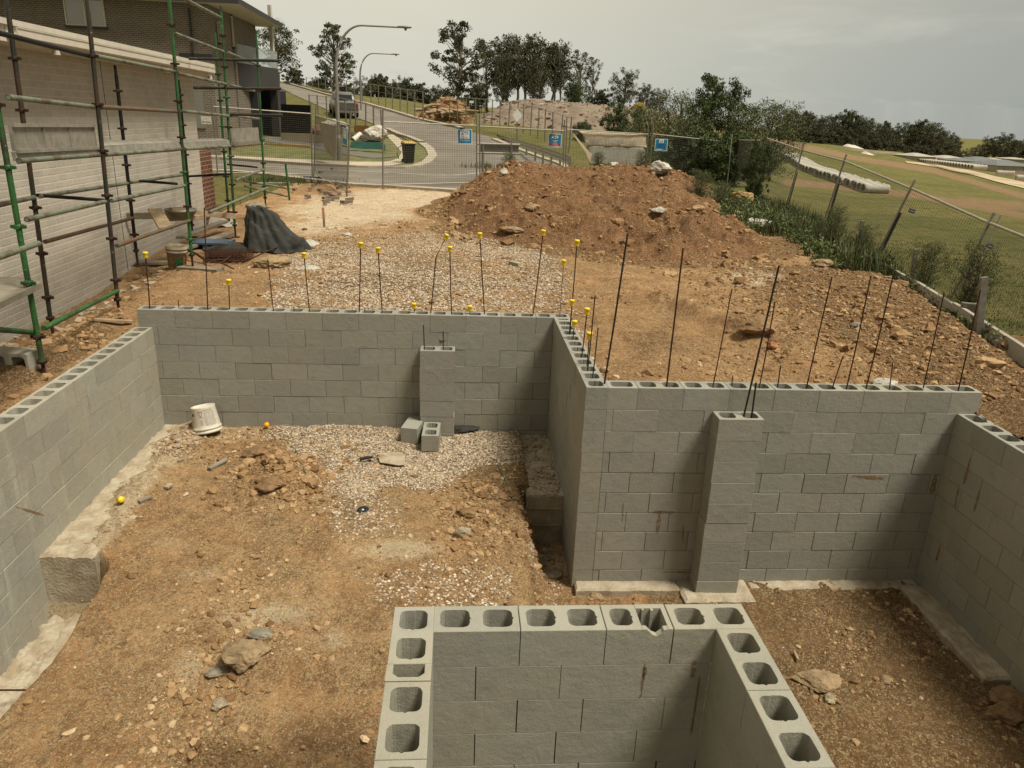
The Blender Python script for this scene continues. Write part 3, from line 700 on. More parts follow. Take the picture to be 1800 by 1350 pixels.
# ================================================================== STONES
def stones(name, P, size, mat, flat=.65, n8=True, seed=1, pal=None):
    rg = np.random.default_rng(seed); n = len(P)
    if n8 == 'ico2':
        import bmesh
        bm = bmesh.new(); bmesh.ops.create_icosphere(bm, subdivisions=2, radius=1); B = np.array([v.co[:] for v in bm.verts]); Fq = np.array([[v.index for v in f.verts] for f in bm.faces]); bm.free()
        B = B*np.where(np.abs(B) > .72, .80, 1.)
    elif n8 == 'ico':
        g = (1+5**.5)/2; B = np.array([(-1, g, 0), (1, g, 0), (-1, -g, 0), (1, -g, 0), (0, -1, g), (0, 1, g), (0, -1, -g), (0, 1, -g), (g, 0, -1), (g, 0, 1), (-g, 0, -1), (-g, 0, 1)])/1.9
        Fq = np.array([(0, 11, 5), (0, 5, 1), (0, 1, 7), (0, 7, 10), (0, 10, 11), (1, 5, 9), (5, 11, 4), (11, 10, 2), (10, 7, 6), (7, 1, 8), (3, 9, 4), (3, 4, 2), (3, 2, 6), (3, 6, 8), (3, 8, 9), (4, 9, 5), (2, 4, 11), (6, 2, 10), (8, 6, 7), (9, 8, 1)])
    elif n8:
        B = np.array([(a, b, c) for a in (-1, 1) for b in (-1, 1) for c in (-1, 1)], float)/1.5
        Fq = np.array([(0, 1, 3, 2), (4, 6, 7, 5), (0, 4, 5, 1), (2, 3, 7, 6), (0, 2, 6, 4), (1, 5, 7, 3)])
    else:
        B = np.array([(1, 0, 0), (-1, 0, 0), (0, 1, 0), (0, -1, 0), (0, 0, 1), (0, 0, -1)], float)
        Fq = np.array([(0, 2, 4), (2, 1, 4), (1, 3, 4), (3, 0, 4), (2, 0, 5), (1, 2, 5), (3, 1, 5), (0, 3, 5)])
    nb = len(B); V = B[None]*rg.uniform(.72, 1.18, (n, nb, 1))+rg.normal(0, .10, (n, nb, 3))
    V[..., 2] *= flat; V[..., 0] *= rg.uniform(.7, 1.5, (n, 1)); a = rg.uniform(0, 6.28, n); t = rg.normal(0, .35, n)
    c, s = np.cos(t)[:, None], np.sin(t)[:, None]; V[..., 1], V[..., 2] = V[..., 1]*c-V[..., 2]*s, V[..., 1]*s+V[..., 2]*c
    c, s = np.cos(a)[:, None], np.sin(a)[:, None]; V[..., 0], V[..., 1] = V[..., 0]*c-V[..., 1]*s, V[..., 0]*s+V[..., 1]*c
    V = V*np.asarray(size).reshape(-1, 1, 1)+np.asarray(P)[:, None, :]
    F = (Fq[None]+(np.arange(n)*nb)[:, None, None]).reshape(-1, Fq.shape[1]); tt = rg.random(n) if pal is None else pal
    me = grid_mesh(V.reshape(-1, 3), F, name, tint=np.repeat(tt, len(Fq)))
    return tag(link(name, me, MT[mat]), kind='stuff')
def scatter(n, x0, x1, y0, y1, H, poly=None, seed=0, noise=0., dens=None):
    rg = np.random.default_rng(seed); x = rg.uniform(x0, x1, n); y = rg.uniform(y0, y1, n); z = H(x, y)
    k = np.ones(n, bool)
    if poly is not None:
        px, py = proj(np.stack([x, y, z], -1)); px = px+noise*fbm(x, y, 2.5, 3); py = py+noise*.5*fbm(x+9, y, 2.5, 3); k &= inpoly(px+rg.normal(0, 9, n), py+rg.normal(0, 4, n), poly)
    if dens is not None: k &= rg.random(n) < dens(x, y)
    return np.stack([x, y, z], -1)[k]
gp = [(455, 762), (510, 735), (600, 726), (735, 732), (830, 760), (900, 734), (960, 734), (985, 780), (965, 815), (880, 812), (820, 822), (770, 860), (700, 850), (640, 890), (590, 880), (590, 820), (530, 800), (500, 770)]
P = scatter(46000, -3.6, .0, .6, 2.33, G, gp, 11, 60); P[:, 2] += .004
stones('gravel', P, np.random.default_rng(1).uniform(.006, .014, len(P)), 'gravel', seed=2)
P = scatter(9000, -3.4, -.4, -.8, 1.0, G, [(560, 880), (680, 870), (690, 940), (600, 945)], 12, 60)
P = np.vstack([P, scatter(16000, -2.6, -.2, -1.8, .6, G, [(600, 1030), (700, 980), (860, 990), (900, 1040), (840, 1070), (620, 1065)], 13, 120, lambda x, y: .5+0*x)])
stones('gravel', P, np.random.default_rng(2).uniform(.006, .016, len(P)), 'gravel', seed=3)
ug = [(478, 548), (470, 500), (500, 450), (560, 418), (700, 408), (810, 408), (920, 432), (975, 452), (990, 490), (1005, 560), (1060, 640), (1020, 650), (985, 552)]
P = scatter(90000, -4.6, 1.6, 2.4, 11.5, S, ug, 14, 50, lambda x, y: .35+.65*sstep(-.12, .1, fbm(x, y, .9, 4))); P[:, 2] += .004
stones('gravel', P, np.random.default_rng(3).uniform(.009, .021, len(P)), 'gravel', n8=False, seed=4)
# small stones pressed into the soil everywhere
dn = lambda x, y: .05+.95*sstep(-.02, .16, fbm(x, y, 1.1, 5, .6))
P = scatter(150000, LX+.1, RX-.05, -4.4, 2.3, G, None, 21, 0, dn); sz = np.random.default_rng(5).pareto(2.2, len(P))*.0045+.003
stones('loose_stones', P[::2], np.clip(sz[::2]*.75, 0, .03), 'rock', n8='ico', seed=6); stones('soil_crumbs', P[1::2], np.clip(sz[1::2]*1.15, 0, .04), 'clod', flat=.8, n8='ico', seed=66)
P = scatter(120000, -4.7, 8, .2, 13, lambda x, y: S(x, y), None, 22, 0, dn)
P = P[(P[:, 0] < wallx(P[:, 1])-.1) & ~((P[:, 0] < .2) & (P[:, 1] < 2.5))]; sz = np.random.default_rng(7).pareto(2.2, len(P))*.007+.005
stones('loose_stones', P[::3], np.clip(sz[::3]*.8, 0, .04), 'rock', n8='ico', seed=8); stones('soil_crumbs', P[1::3], np.clip(sz[1::3]*1.3, 0, .06), 'clod', flat=.8, n8='ico', seed=67)
P = scatter(15000, 2.0, 6.2, .2, 8, S, None, 23, 0, lambda x, y: sstep(2.2, 3.6, x)*sstep(8.5, 5, y)); P = P[P[:, 0] < wallx(P[:, 1])-.15]
stones('soil_clods', P, np.clip(np.random.default_rng(8).pareto(2.3, len(P))*.009+.007, 0, .03), 'clod', flat=.8, n8='ico', seed=9)
stones('soil_clods', P[::16], np.clip(np.random.default_rng(18).pareto(2.2, len(P[::16]))*.02+.026, 0, .11), 'clod', flat=.75, n8='ico2', seed=19)
P = scatter(46000, -3, 8.5, 7, 20.4, lambda x, y: np.maximum(-.31+Mh(x, y), S(x, y)), None, 24, 0, lambda x, y: ((Mh(x, y) > .03) | (Mh(x+.5, y+.5) > .03) | (Mh(x-.5, y+.6) > .03))*(.25+.75*sstep(-.05, .15, fbm(x, y, 1.0, 3))))
P = P[P[:, 0] < wallx(P[:, 1])]
stones('soil_clods', P, np.clip(np.random.default_rng(9).pareto(2.3, len(P))*.013+.010, 0, .045), 'clod', flat=.85, n8='ico', seed=10)
stones('soil_clods', P[::22], np.clip(np.random.default_rng(28).pareto(2.2, len(P[::22]))*.03+.04, 0, .16), 'clod', flat=.8, n8='ico2', seed=29)
P = scatter(2500, -3.5, -2.2, .3, 1.6, G, None, 41, 0, lambda x, y: np.exp(-((x+2.8)**2+(y-.95)**2)/.22)); stones('soil_clods', P, np.clip(np.random.default_rng(43).pareto(2.2, len(P))*.012+.008, 0, .07), 'clod', flat=.8, n8='ico2', seed=42)
P = scatter(2500, -1.3, -.3, -.2, 1.2, G, None, 44, 0, lambda x, y: np.exp(-((x+.8)**2+(y-.5)**2)/.2)); stones('soil_clods', P, np.clip(np.random.default_rng(45).pareto(2.3, len(P))*.010+.007, 0, .05), 'clod', flat=.8, n8='ico2', seed=46)
P = scatter(5000, -6.1, -4.68, -.5, 7, S, None, 25, 0, dn); P = P[P[:, 0] > -6.2]
stones('soil_clods', P, np.clip(np.random.default_rng(10).pareto(2.2, len(P))*.014+.01, 0, .06), 'clod', n8='ico', seed=11)
# crumbled mortar along the footings
P = np.vstack([scatter(5000, -4.3, -3.85, -3.6, 2.2, lambda x, y: G(x, y)+.01, None, 26, 0, dn), scatter(500, -.45, -.05, -.4, .7, G, None, 27), scatter(1500, -.42, -.02, .8, 2.3, lambda x, y: G(x, y)*0-1.455, None, 29), scatter(700, -4.25, -3.6, .6, 1.6, G, None, 28, 0, dn)])
P = P[::2]; stones('mortar_crumbs', P, np.clip(np.random.default_rng(11).pareto(2.5, len(P))*.008+.006, 0, .035), 'gravel', n8='ico', seed=12, pal=np.random.default_rng(3).uniform(.25, .7, len(P)))
# ---- named rocks
ROCKS = []
def rock(label, p, r, col, flat=.7, name='rock', seed=0, cat='rock', rot=0., elong=1.3):
    import bmesh
    bm = bmesh.new(); bmesh.ops.create_icosphere(bm, subdivisions=4, radius=1)
    rg = random.Random(seed); pl = [(Vector((rg.gauss(0, 1), rg.gauss(0, 1), rg.gauss(0, 1))).normalized(), rg.uniform(.55, .9)) for _ in range(11)]
    for v in bm.verts:
        c = v.co.copy()
        for n_, d in pl:
            k = c.dot(n_)-d
            if k > 0: c -= n_*k*.9
        v.co = c
    A_ = np.array([v.co[:] for v in bm.verts]); s3 = seed*3.7
    nz = sum(fbm(A_[:, i]*w_+s3, A_[:, j]*w_+s3*.7+A_[:, k]*w_*.8, 1.6, 6, .72) for i, j, k, w_ in ((0, 1, 2, 1), (1, 2, 0, 1.1), (2, 0, 1, .9)))
    cz = clod(A_[:, 0]*2+A_[:, 2]+s3, A_[:, 1]*2-A_[:, 2], 1.4, 3); A_ = A_*(1+.36*nz+.10*cz)[:, None]
    for v, a_ in zip(bm.verts, A_): v.co = Vector((a_[0]*elong*r, a_[1]*r, a_[2]*r*flat))
    bmesh.ops.rotate(bm, verts=bm.verts, matrix=Matrix.Rotation(rot, 3, 'Z'))
    me = bpy.data.meshes.new(name); bm.to_mesh(me); bm.free()
    for q in me.polygons: q.use_smooth = False
    ROCKS.append((p, r))
    key = 'rk%s' % (col,)
    if key not in MT:
        m = Mt('stone', .9, 0, .2); a = m.mix(m.ramp(m.noise(9, 6, .65), .35, .65), tuple(x*.6 for x in col), col)
        a = m.mix(m.ramp(m.noise(50, 5, .7), .5, .7, 0, .6), a, tuple(x*.5 for x in col)); m.bump(m.noise(22, 8, .75), 1., .03); MT[key] = m.col(a)
    o = link(name, me, MT[key], None, (p[0], p[1], p[2]+r*flat*.45)); return tag(o, label, cat)
def onG(px, py, z0=-1.45, H=G):
    z = z0
    for _ in range(12): p = at(px, py, Z=z); z = float(H(p[0], p[1]))*.6+z*.4
    return V3(p[0], p[1], z)
def onS(px, py): return onG(px, py, -.3, S)
def onM(px, py):
    lo = None
    for y in np.arange(8, 20.5, .03):
        q = at(px, py, Y=y); h = -.3+float(Mh(q[0], q[1]))
        if q[2] <= h: return V3(q[0], q[1], h)
    return at(px, py, Z=-.2)
PALE = (.50, .41, .27); TAN = (.42, .30, .165); BR = (.33, .205, .10); GREY = (.34, .31, .24); WH = (.60, .56, .46); OR = (.52, .36, .15)
rock('pale angular stone standing on the pit floor near its middle', onG(815, 942), .065, PALE, .95, seed=1)
rock('large brown clod with a grey mortar lump on top, left part of the pit floor', onG(432, 1160, -1.5), .13, TAN, .7, 'soil_clod', 2, 'soil clod')
rock('grey mortar lump perched on the large brown clod', onG(462, 1118, -1.42), .07, (.37, .34, .25), .5, 'mortar_lump', 3, 'mortar lump')
rock('flat grey mortar lump below the large brown clod', onG(382, 1182, -1.5), .06, (.37, .32, .22), .4, 'mortar_lump', 4, 'mortar lump')
rock('pale upright stone alone on the bare lower left soil', onG(387, 1243, -1.5), .045, PALE, .9, seed=5)
rock('dark clod on the crest of the small heap beside the trowel gravel', onG(455, 800), .13, BR, .6, 'soil_clod', 6, 'soil clod')
rock('cracked brown clod at the front of the small heap in the pit', onG(478, 855), .12, BR, .5, 'soil_clod', 7, 'soil clod')
rock('rounded tan stone touching another at the edge of the gravel', onG(672, 806), .055, TAN, .6, seed=8)
rock('small tan stone left of a larger one at the gravel edge', onG(660, 836), .04, PALE, .7, seed=9)
rock('large brown clod on the slope above the stepped footing', onG(825, 905), .08, BR, .7, 'soil_clod', 10, 'soil clod')
rock('wedge of buff stone leaning on the foreground enclosure', onG(1435, 1200, -1.9), .13, TAN, .45, seed=11, rot=-.3, elong=1.6)
rock('round pale cobble right of the foreground enclosure', onG(1458, 1232, -1.9), .045, PALE, .8, seed=12)
rock('brown cobble on the floor of the right-hand room', onG(1555, 1198, -1.9), .04, TAN, .8, seed=13)
rock('pair-topping dark clod by the broken footing at the right edge', onG(1775, 1240, -1.95), .12, BR, .7, 'soil_clod', 14, 'soil clod')
rock('low dark clod under another by the right frame edge', onG(1768, 1262, -1.95), .11, BR, .6, 'soil_clod', 15, 'soil clod')
rock('white stone in front of the middle corner of the block walls', onG(1030, 1042, -1.95), .04, WH, .8, seed=16)
rock('reddish stone beside the white one before the middle corner', onG(1046, 1050, -1.95), .05, TAN, .7, seed=17)
rock('orange boulder resting on the weeds behind the mound', onS(1302, 368)+V3(0, 0, .28), .27, OR, .8, seed=18)
rock('brown boulder under the orange one', onS(1292, 388)+V3(0, 0, .03), .30, TAN, .6, seed=19)
rock('white lumpy boulder at the edge of the long grass', onS(1337, 405)+V3(0, 0, .05), .34, WH, .6, seed=20, elong=1.1)
rock('concrete chunk at the left foot of the soil mound', onS(815, 398), .13, WH, .8, 'concrete_chunk', 21, 'concrete chunk')
rock('flat buff slab of clay low on the front of the soil mound', onM(905, 400)+V3(0, 0, -.08), .24, (.34, .24, .13), .35, 'clay_slab', 22, 'clay slab')
rock('white stone on the upper left shoulder of the soil mound', onM(885, 306), .12, WH, .9, seed=23)
rock('white stone on the crest of the soil mound', onM(1079, 292), .12, WH, .7, seed=24)
rock('grey and white stone on the right slope of the soil mound', onM(1157, 376), .13, WH, .7, seed=25)
rock('ochre stone embedded in the left face of the soil mound', onM(936, 369), .14, TAN, .7, seed=26)
rock('brown clod at the end of the upper gravel', onS(936, 438), .11, BR, .8, 'soil_clod', 27, 'soil clod')
rock('pale boulder at the right end of the mound crest under the blue sign', onM(1150, 300)+V3(.2, 0, .0), .28, WH, .7, seed=28)
rock('dark overhanging clod heap in the middle of the upper ground', onS(1330, 582), .17, BR, .7, 'soil_clod', 29, 'soil clod')
rock('grey stone among the clods right of the rods', onS(1504, 574), .06, GREY, .8, seed=30)
rock('white mortar lump just behind the right-hand block wall', onS(1556, 680), .10, WH, .5, 'mortar_lump', 31, 'mortar lump')
rock('red stone behind the right-hand block wall', onS(1358, 612), .07, (.42, .2, .09), .7, seed=32)
rock('brick-coloured lump at the foot of the grey plates', onS(1716, 565), .09, (.42, .18, .08), .9, seed=33)
rock('large brown clod at the right frame edge', onS(1785, 618), .17, BR, .8, 'soil_clod', 34, 'soil clod')
rock('dark slab of clay undercut at the top of the bank by the leaning posts', onS(1455, 468), .26, TAN, .35, 'clay_slab', 35, 'clay slab')
rock('lump of tan clay behind the rod without a cap, by the tarpaulin', onS(478, 468), .25, (.42, .30, .16), .45, 'clay_lump', 36, 'clay lump')
rock('white lump in the pale trampled sand by the gate', onS(610, 415), .10, WH, .5, seed=37)
P = scatter(1500, -6.3, -4.7, .3, 6.3, S, None, 30, 0, lambda x, y: .4+0*x); P = P[(P[:, 0] > -6.35+.04*P[:, 1])&(P[:, 0] < -5.5)]
stones('broken_mortar', P, np.clip(np.random.default_rng(12).pareto(2.0, len(P))*.02+.01, 0, .08), 'gravel', flat=.4, seed=14, pal=np.random.default_rng(3).uniform(.35, .8, len(P)))
# ================================================================== RODS
def cap_mesh(mb, p, ax, r=.019, h=.042):
    ax = np.array(ax, float); ax /= np.linalg.norm(ax); a = np.cross(ax, (0, 1, 0)); a /= np.linalg.norm(a); b = np.cross(ax, a)
    M3 = np.stack([a, b, ax], 1)
    mb.lathe([(.008, -h*.62), (r*.92, -h*.62), (r*.94, -h*.5), (r, h*.1), (r*1.08, h*.14), (r*1.08, h*.38), (r*.9, h*.42), (0, h*.42)], p, 16, M3)
def rod(base, tip, label, r=.0055, cap=None, mat='steel_rust', knee=None, group=None, capr=.026):
    base = np.array(base, float); root = empty('reinforcing_rod', base, label, 'rebar', group)
    pts = [base-V3(0, 0, .15)]+([knee] if knee is not None else [])+[tip]
    # a touch of sway
    if knee is None:
        mid = (pts[0]+pts[1])/2+V3(JR.uniform(-.006, .006), 0, 0); pts = [pts[0], mid, pts[1]]
    mb = MB(); mb.tube(pts, r, 7)
    # ribs
    Lr = np.linalg.norm(tip-base)
    mb.build('bar', MT[mat], root)
    if cap:
        c = MB(); cap_mesh(c, tip, tip-pts[-2], capr, .062); c.build('end_cap', MT['yellow'], root)
        h = MB(); q = (tip-pts[-2]); q /= np.linalg.norm(q); h.lathe([(.0035, 0), (0, 0)], tip+V3(JR.uniform(-.01, .01), -capr*1.02, .004), 8, np.stack([V3(1, 0, 0), V3(0, 0, 1), V3(0, -1, 0)], 1)); h.build('hole', MT['black'], bpy.data.objects[root.name].children[-1] if False else root)
    return root
def onwall_b(bx, tx, ty, by=None, X=None, Y=2.42, **k):
    # base x pixel on the wall centre line at z=0, tip pixel in the same vertical plane
    yy = 545 if by is None else by
    b = at(bx, yy, Y=Y); b = V3(b[0], Y, -.02); t = at(tx, ty, Y=Y); return b, t
GB = 'rods standing in the block walls'
n = 0
for bx, tx, ty, cp, r, lab in [
    (262, 255.6, 447, 1, .007, 'rod with yellow cap nearest the left end of the back wall'),
    (314, 313, 528, 0, .005, 'bare stub of rod between the two leftmost long rods of the back wall'),
    (363.6, 359, 365, 0, .0065, 'tall bare rusty rod near the left end of the back wall'),
    (402, 402, 495, 1, .006, 'low rod with yellow cap just right of the tall bare rod'),
    (481.7, 470.7, 456, 0, .0055, 'bare leaning rod before the lump of tan clay'),
    (517, 516.5, 539, 0, .005, 'bare rod stub between the leaning bare rod and the capped one'),
    (545.5, 534.5, 448, 1, .006, 'capped rod fourth from the left among the yellow caps, in front of pale stones'),
    (630, 634, 430, 1, .0065, 'upright capped rod, left one of the close pair in the middle of the back wall'),
    (641.8, 641, 541, 0, .005, 'tiny bare stub beside the foot of the upright capped rod'),
    (673, 664.7, 438.5, 1, .0065, 'leaning capped rod, right one of the close pair in the middle of the back wall'),
    (727.7, 727.7, 536.5, 1, .005, 'very short capped rod left of the bent rod'),
    (795, 791, 437, 1, .006, 'straight capped rod just right of the bent rod'),
    (826.7, 826, 541, 1, .005, 'very short capped rod left of the tall rod with the second highest cap'),
    (854, 843.5, 413, 1, .0065, 'tall capped rod leaning left, in front of the foot of the mound'),
    (935, 954.8, 408, 1, .0065, 'tall capped rod leaning right near the corner of the back wall'),
    (984, 990.9, 460.5, 1, .005, 'thin grey capped rod at the corner of the back wall')]:
    b, t = onwall_b(bx, tx, ty); rod(b, t, lab, r, cp, 'steel_rust' if 'grey' not in lab else 'galv', group=GB)
b = at(755, 554, Y=2.42); b[2] = -.02
rod(b, at(784.5, 415.5, Y=2.42), 'bent rod with yellow cap, kinked to the right above its middle', .0065, 1, 'steel_dark', knee=at(766.5, 451.7, Y=2.42), group=GB)
for bx, by, tx, ty, cp, r, lab in [
    (1001, 570.7, 1014.3, 426, 1, .006, 'tallest capped rod standing in the short side wall'),
    (1004, 566, 1005.6, 531, 1, .005, 'short capped rod behind the tallest capped rod of the side wall'),
    (1008, 584, 1010, 567.5, 1, .005, 'lowest capped stub near the far end of the side wall'),
    (1022.7, 601.7, 1032, 546, 1, .006, 'capped rod of medium height halfway along the side wall'),
    (1034, 628.3, 1046, 519.3, 0, .0055, 'bare dark rod right of the medium capped rod on the side wall'),
    (1032.7, 620, 1036.3, 588.7, 1, .0055, 'capped rod nearest the camera on the side wall'),
    (1041.7, 643.3, 1051.3, 576, 0, .0055, 'short bare dark rod in the side wall near the front corner')]:
    b = at(bx, by, X=.095); b = V3(.095, b[1], -.02); rod(b, at(tx, ty, Y=b[1]), lab, r, cp, 'steel_dark', group=GB)
b = at(1059.3, 678, Y=.1); b[2] = -.03
rod(b, at(1103.3, 410, Y=.1), 'long thick bare rod rising from the middle corner of the block walls', .0085, 0, 'steel_dark', group=GB)
for bx, tx, ty, r, lab in [
    (1171, 1200.7, 436, .0075, 'tall thick bare rod, first from the left in the right-hand wall'), (1250.7, 1286.7, 507.3, .005, 'thin bare rod left of the tall column'),
    (1286.7, 1288, 661.7, .005, 'short rusty stub directly behind the left edge of the tall column'), (1333.3, 1362.3, 530, .0055, 'rusty rod behind the tall column, right of its thick rod'),
    (1365, 1372.3, 642.7, .0055, 'short reddish rod just right of the tall column'), (1416, 1462.3, 487.3, .006, 'rusty leaning rod, first tall one right of the column'),
    (1460, 1481.7, 626.7, .0055, 'short rod leaning strongly right of the column'), (1487.3, 1531, 485, .006, 'reddish tall rod, left one of the pair near the right end'),
    (1521, 1570.7, 481.7, .006, 'reddish tall rod, right one of the pair near the right end'), (1566.7, 1569.3, 636.7, .005, 'short upright rod between the pair and the end of the wall'),
    (1623.3, 1660, 513.3, .0055, 'greyish rod second from the right end of the wall'), (1686, 1723.3, 510, .0065, 'tall red rusty rod at the right end of the wall')]:
    b = at(bx, 683, Y=.095); b = V3(b[0], .095, -.02); rod(b, at(tx, ty, Y=.095), lab, r, group=GB)
rod(V3(at(1305, 731, Y=-.1)[0], -.1, -.22), at(1369.3, 467.3, Y=-.1), 'longest thick rod leaning right out of the tall free column', .0085, 0, 'steel_dark')
rod(V3(at(1320.7, 731, Y=-.1)[0], -.1, -.22), at(1329, 672.7, Y=-.1), 'short black rod in the top of the tall free column', .008, 0, 'steel_dark')
rod(V3(at(747, 629, Y=2.23)[0], 2.23, -.38), at(744.5, 571, Y=2.23), 'left thin rod in the top of the short column', .006)
rod(V3(at(780, 630, Y=2.23)[0], 2.23, -.38), at(779, 582, Y=2.23), 'right thin rod in the top of the short column', .006)
m = MB(); a = at(-30, 1213, Z=-1.75); b = at(76, 1213, Z=-1.78); m.tube([a, b], .007, 7); tag(m.build('reinforcing_rod', MT['steel_rust'], base=a), 'rusty bar lying across the footing at the lower left frame edge', 'rebar')
# ================================================================== SMALL THINGS IN THE PIT
def tilt(rx, ry, rz=0): return np.array(Matrix.Rotation(rz, 3, 'Z')@Matrix.Rotation(ry, 3, 'Y')@Matrix.Rotation(rx, 3, 'X'))
def bucket(label, p, M3, s=1., body='white', paint=False):
    root = empty('bucket', p, label, 'bucket'); mb = MB(); H = .30*s
    if not paint:    # stands on its rim, wide end down, open base up
        pr = [(.150, 0), (.158, .006), (.158, .022), (.150, .026), (.150, .040), (.157, .044), (.157, .058), (.149, .064), (.147, .09), (.128, .285), (.130, .298), (.122, .298), (.119, .288), (.100, .276), (0, .272)]
        mb.lathe([(r*s, z*s) for r, z in pr], p, 40, M3)
    else:
        pr = [(0, 0), (.118, 0), (.124, .008), (.139, .235), (.148, .238), (.150, .256), (.147, .275), (.139, .278), (.141, .288), (.150, .292), (.152, .305), (.152, .325), (.155, .345), (.149, .345), (.140, .30), (.128, .05), (0, .045)]
        mb.lathe([(r*s, z*s) for r, z in pr], p, 40, M3)
    mb.build('body', MT[body], root)
    return root
def wrap(root, p, M3, s, prof, a0, a1, mat, name, off=.0012, n=10, inv=False):
    # patch hugging the conical wall: prof=(r0,z0,r1,z1)
    mb = MB(); r0, z0, r1, z1 = prof; V = []
    for k in range(n+1):
        a = a0+(a1-a0)*k/n
        for r, z in ((r0, z0), (r1, z1)): V.append(np.array(M3)@np.array([(r*s+off)*math.cos(a), (r*s+off)*math.sin(a), z*s])+p)
    mb.add(V, [(2*k, 2*k+2, 2*k+3, 2*k+1) for k in range(n)]); mb.build(name, MT[mat], root)
MT['bodyw'] = plain('dusty_white_bucket', (.62, .57, .45), .6, 0, .2, 14, .1)
MT['bodyp'] = plain('dirty_bucket', (.22, .17, .09), .8, 0, .6, 18, .4, c2=(.34, .29, .18))
MT['green_p'] = plain('green_label', (.03, .16, .06), .6, 0, .5, 22); MT['red_p'] = plain('red_label', (.5, .10, .03), .6, 0, .3, 22); MT['ink'] = plain('printed_ink', (.30, .28, .23), .7); MT['inkr'] = plain('red_ink', (.45, .13, .10), .7); MT['inkb'] = plain('black_ink', (.02, .02, .02), .6)
p = onG(366, 760); p[2] = -1.345; M3 = tilt(R_(-9), R_(-9)); bk_ = bucket('white bucket standing upside down by the back wall, covered in small print', p, M3, 1.0, 'bodyw')
def rr(z): return .147-(z-.09)*(.147-.128)/(.195)
for (z0, z1, d0, d1, mt) in [(.246, .256, -98, -78, 'inkr'), (.188, .194, -96, -77, 'inkr'), (.205, .235, -137, -124, 'inkb'), (.262, .266, -76, -30, 'inkb')]:
    wrap(bk_, p, M3, 1, (rr(z0), z0, rr(z1), z1), R_(d0), R_(d1), mt, 'label_mark')
for k, (dz, a0, a1) in enumerate([(i, a, a+JR.uniform(13, 17)) for i in range(14) for a in (-73, -55, -38)]+[(i, -92, -80) for i in range(8, 13)]):
    z = .245-.0115*dz
    wrap(bk_, p, M3, 1, (rr(z), z, rr(z+.004), z+.004), R_(a0), R_(a1), 'ink', 'print_line', n=3)
# triangle warning emblem: two slanted strokes and a dotted face
for (a, b) in (((-97, .243), (-88, .200)), ((-79, .243), (-86, .200))):
    mb = MB(); V = []
    for k in range(5):
        t = k/4; an = a[0]+(b[0]-a[0])*t; z = a[1]+(b[1]-a[1])*t
        for w_ in (-1.0, 1.0): V.append(M3@V3((rr(z)+.0015)*math.cos(R_(an+w_)), (rr(z)+.0015)*math.sin(R_(an+w_)), z)+p)
    mb.add(V, [(2*k, 2*k+1, 2*k+3, 2*k+2) for k in range(4)]); mb.build('label_mark', MT['inkb'], bk_)
p = onS(312, 472); p[2] = S(p[0], p[1])-.0; M3 = tilt(0, R_(3)); pb = bucket('paint-splashed bucket with green label and white rim at the foot of the scaffold', p, M3, 1.05, 'bodyp', True)
wrap(pb, p, M3, 1.05, (.150, .256, .151, .277), -3.14, 3.14, 'bodyw', 'rim_band', n=40, off=.002); wrap(pb, p, M3, 1.05, (.153, .300, .157, .345), -3.14, 3.14, 'bodyw', 'rim_band', n=40, off=.002)
wrap(pb, p, M3, 1.05, (.1275, .06, .135, .17), R_(-75), R_(-32), 'green_p', 'label', off=.002); wrap(pb, p, M3, 1.05, (.1265, .04, .137, .20), R_(-30), R_(-20), 'red_p', 'label', off=.002)
# trowel
def trowel():
    c = onG(690, 806); c[2] += .03
    root = empty('trowel', c, 'square plastering trowel smeared with mortar lying on the gravel, dark handle', 'trowel')
    A = at(663, 798, Z=c[2]); B = at(712, 800, Z=c[2]); C_ = at(712, 817, Z=c[2]); D = at(668, 813, Z=c[2])
    P = [A, at(702, 795, Z=c[2]), B, C_, at(700, 818, Z=c[2]), D]; up = V3(0, .12, 1); up /= np.linalg.norm(up)
    m = MB(); n_ = len(P); V = [q+V3(0, 0, -.004) for q in P]+[q+V3(0, 0, .003) for q in P]; m.add(V, [(i, (i+1) % n_, n_+(i+1) % n_, n_+i) for i in range(n_)]+[tuple(range(n_)), tuple(range(2*n_-1, n_-1, -1))]); m.build('blade', MT['conc'], root)
    h = MB(); a = at(664, 805, Z=c[2]+.01); b = at(655, 803, Z=c[2]+.035); e = at(632, 808, Z=c[2]+.02)
    h.tube([b, (b+e)/2+V3(0, 0, .006), e], [.013, .017, .014], 10); h.build('handle', MT['black'], root)
    t = MB(); t.tube([a, b], .006, 6); t.build('tang', MT['galv'], root)
trowel()
c = onG(638, 898); c[2] += .008
dk = empty('grinding_disc', c, 'black cutting disc lying on the pit floor', 'cutting disc'); m = MB(); m.lathe([(.011, .002), (.055, .002), (.056, .004), (.055, .006), (.011, .006), (.011, .002)], c, 28, tilt(R_(8), R_(-5))); m.build('disc', MT['inkb'], dk)
m = MB(); m.lathe([(0, .007), (.012, .007), (.012, 0), (0, 0)], c, 12, tilt(R_(8), R_(-5))); m.build('hub', MT['white'], dk); m = MB(); m.lathe([(.055, .001), (.063, .001), (.063, .005), (.055, .005), (.055, .001)], c, 28, tilt(R_(8), R_(-5))); m.build('rim', MT['galv'], dk)
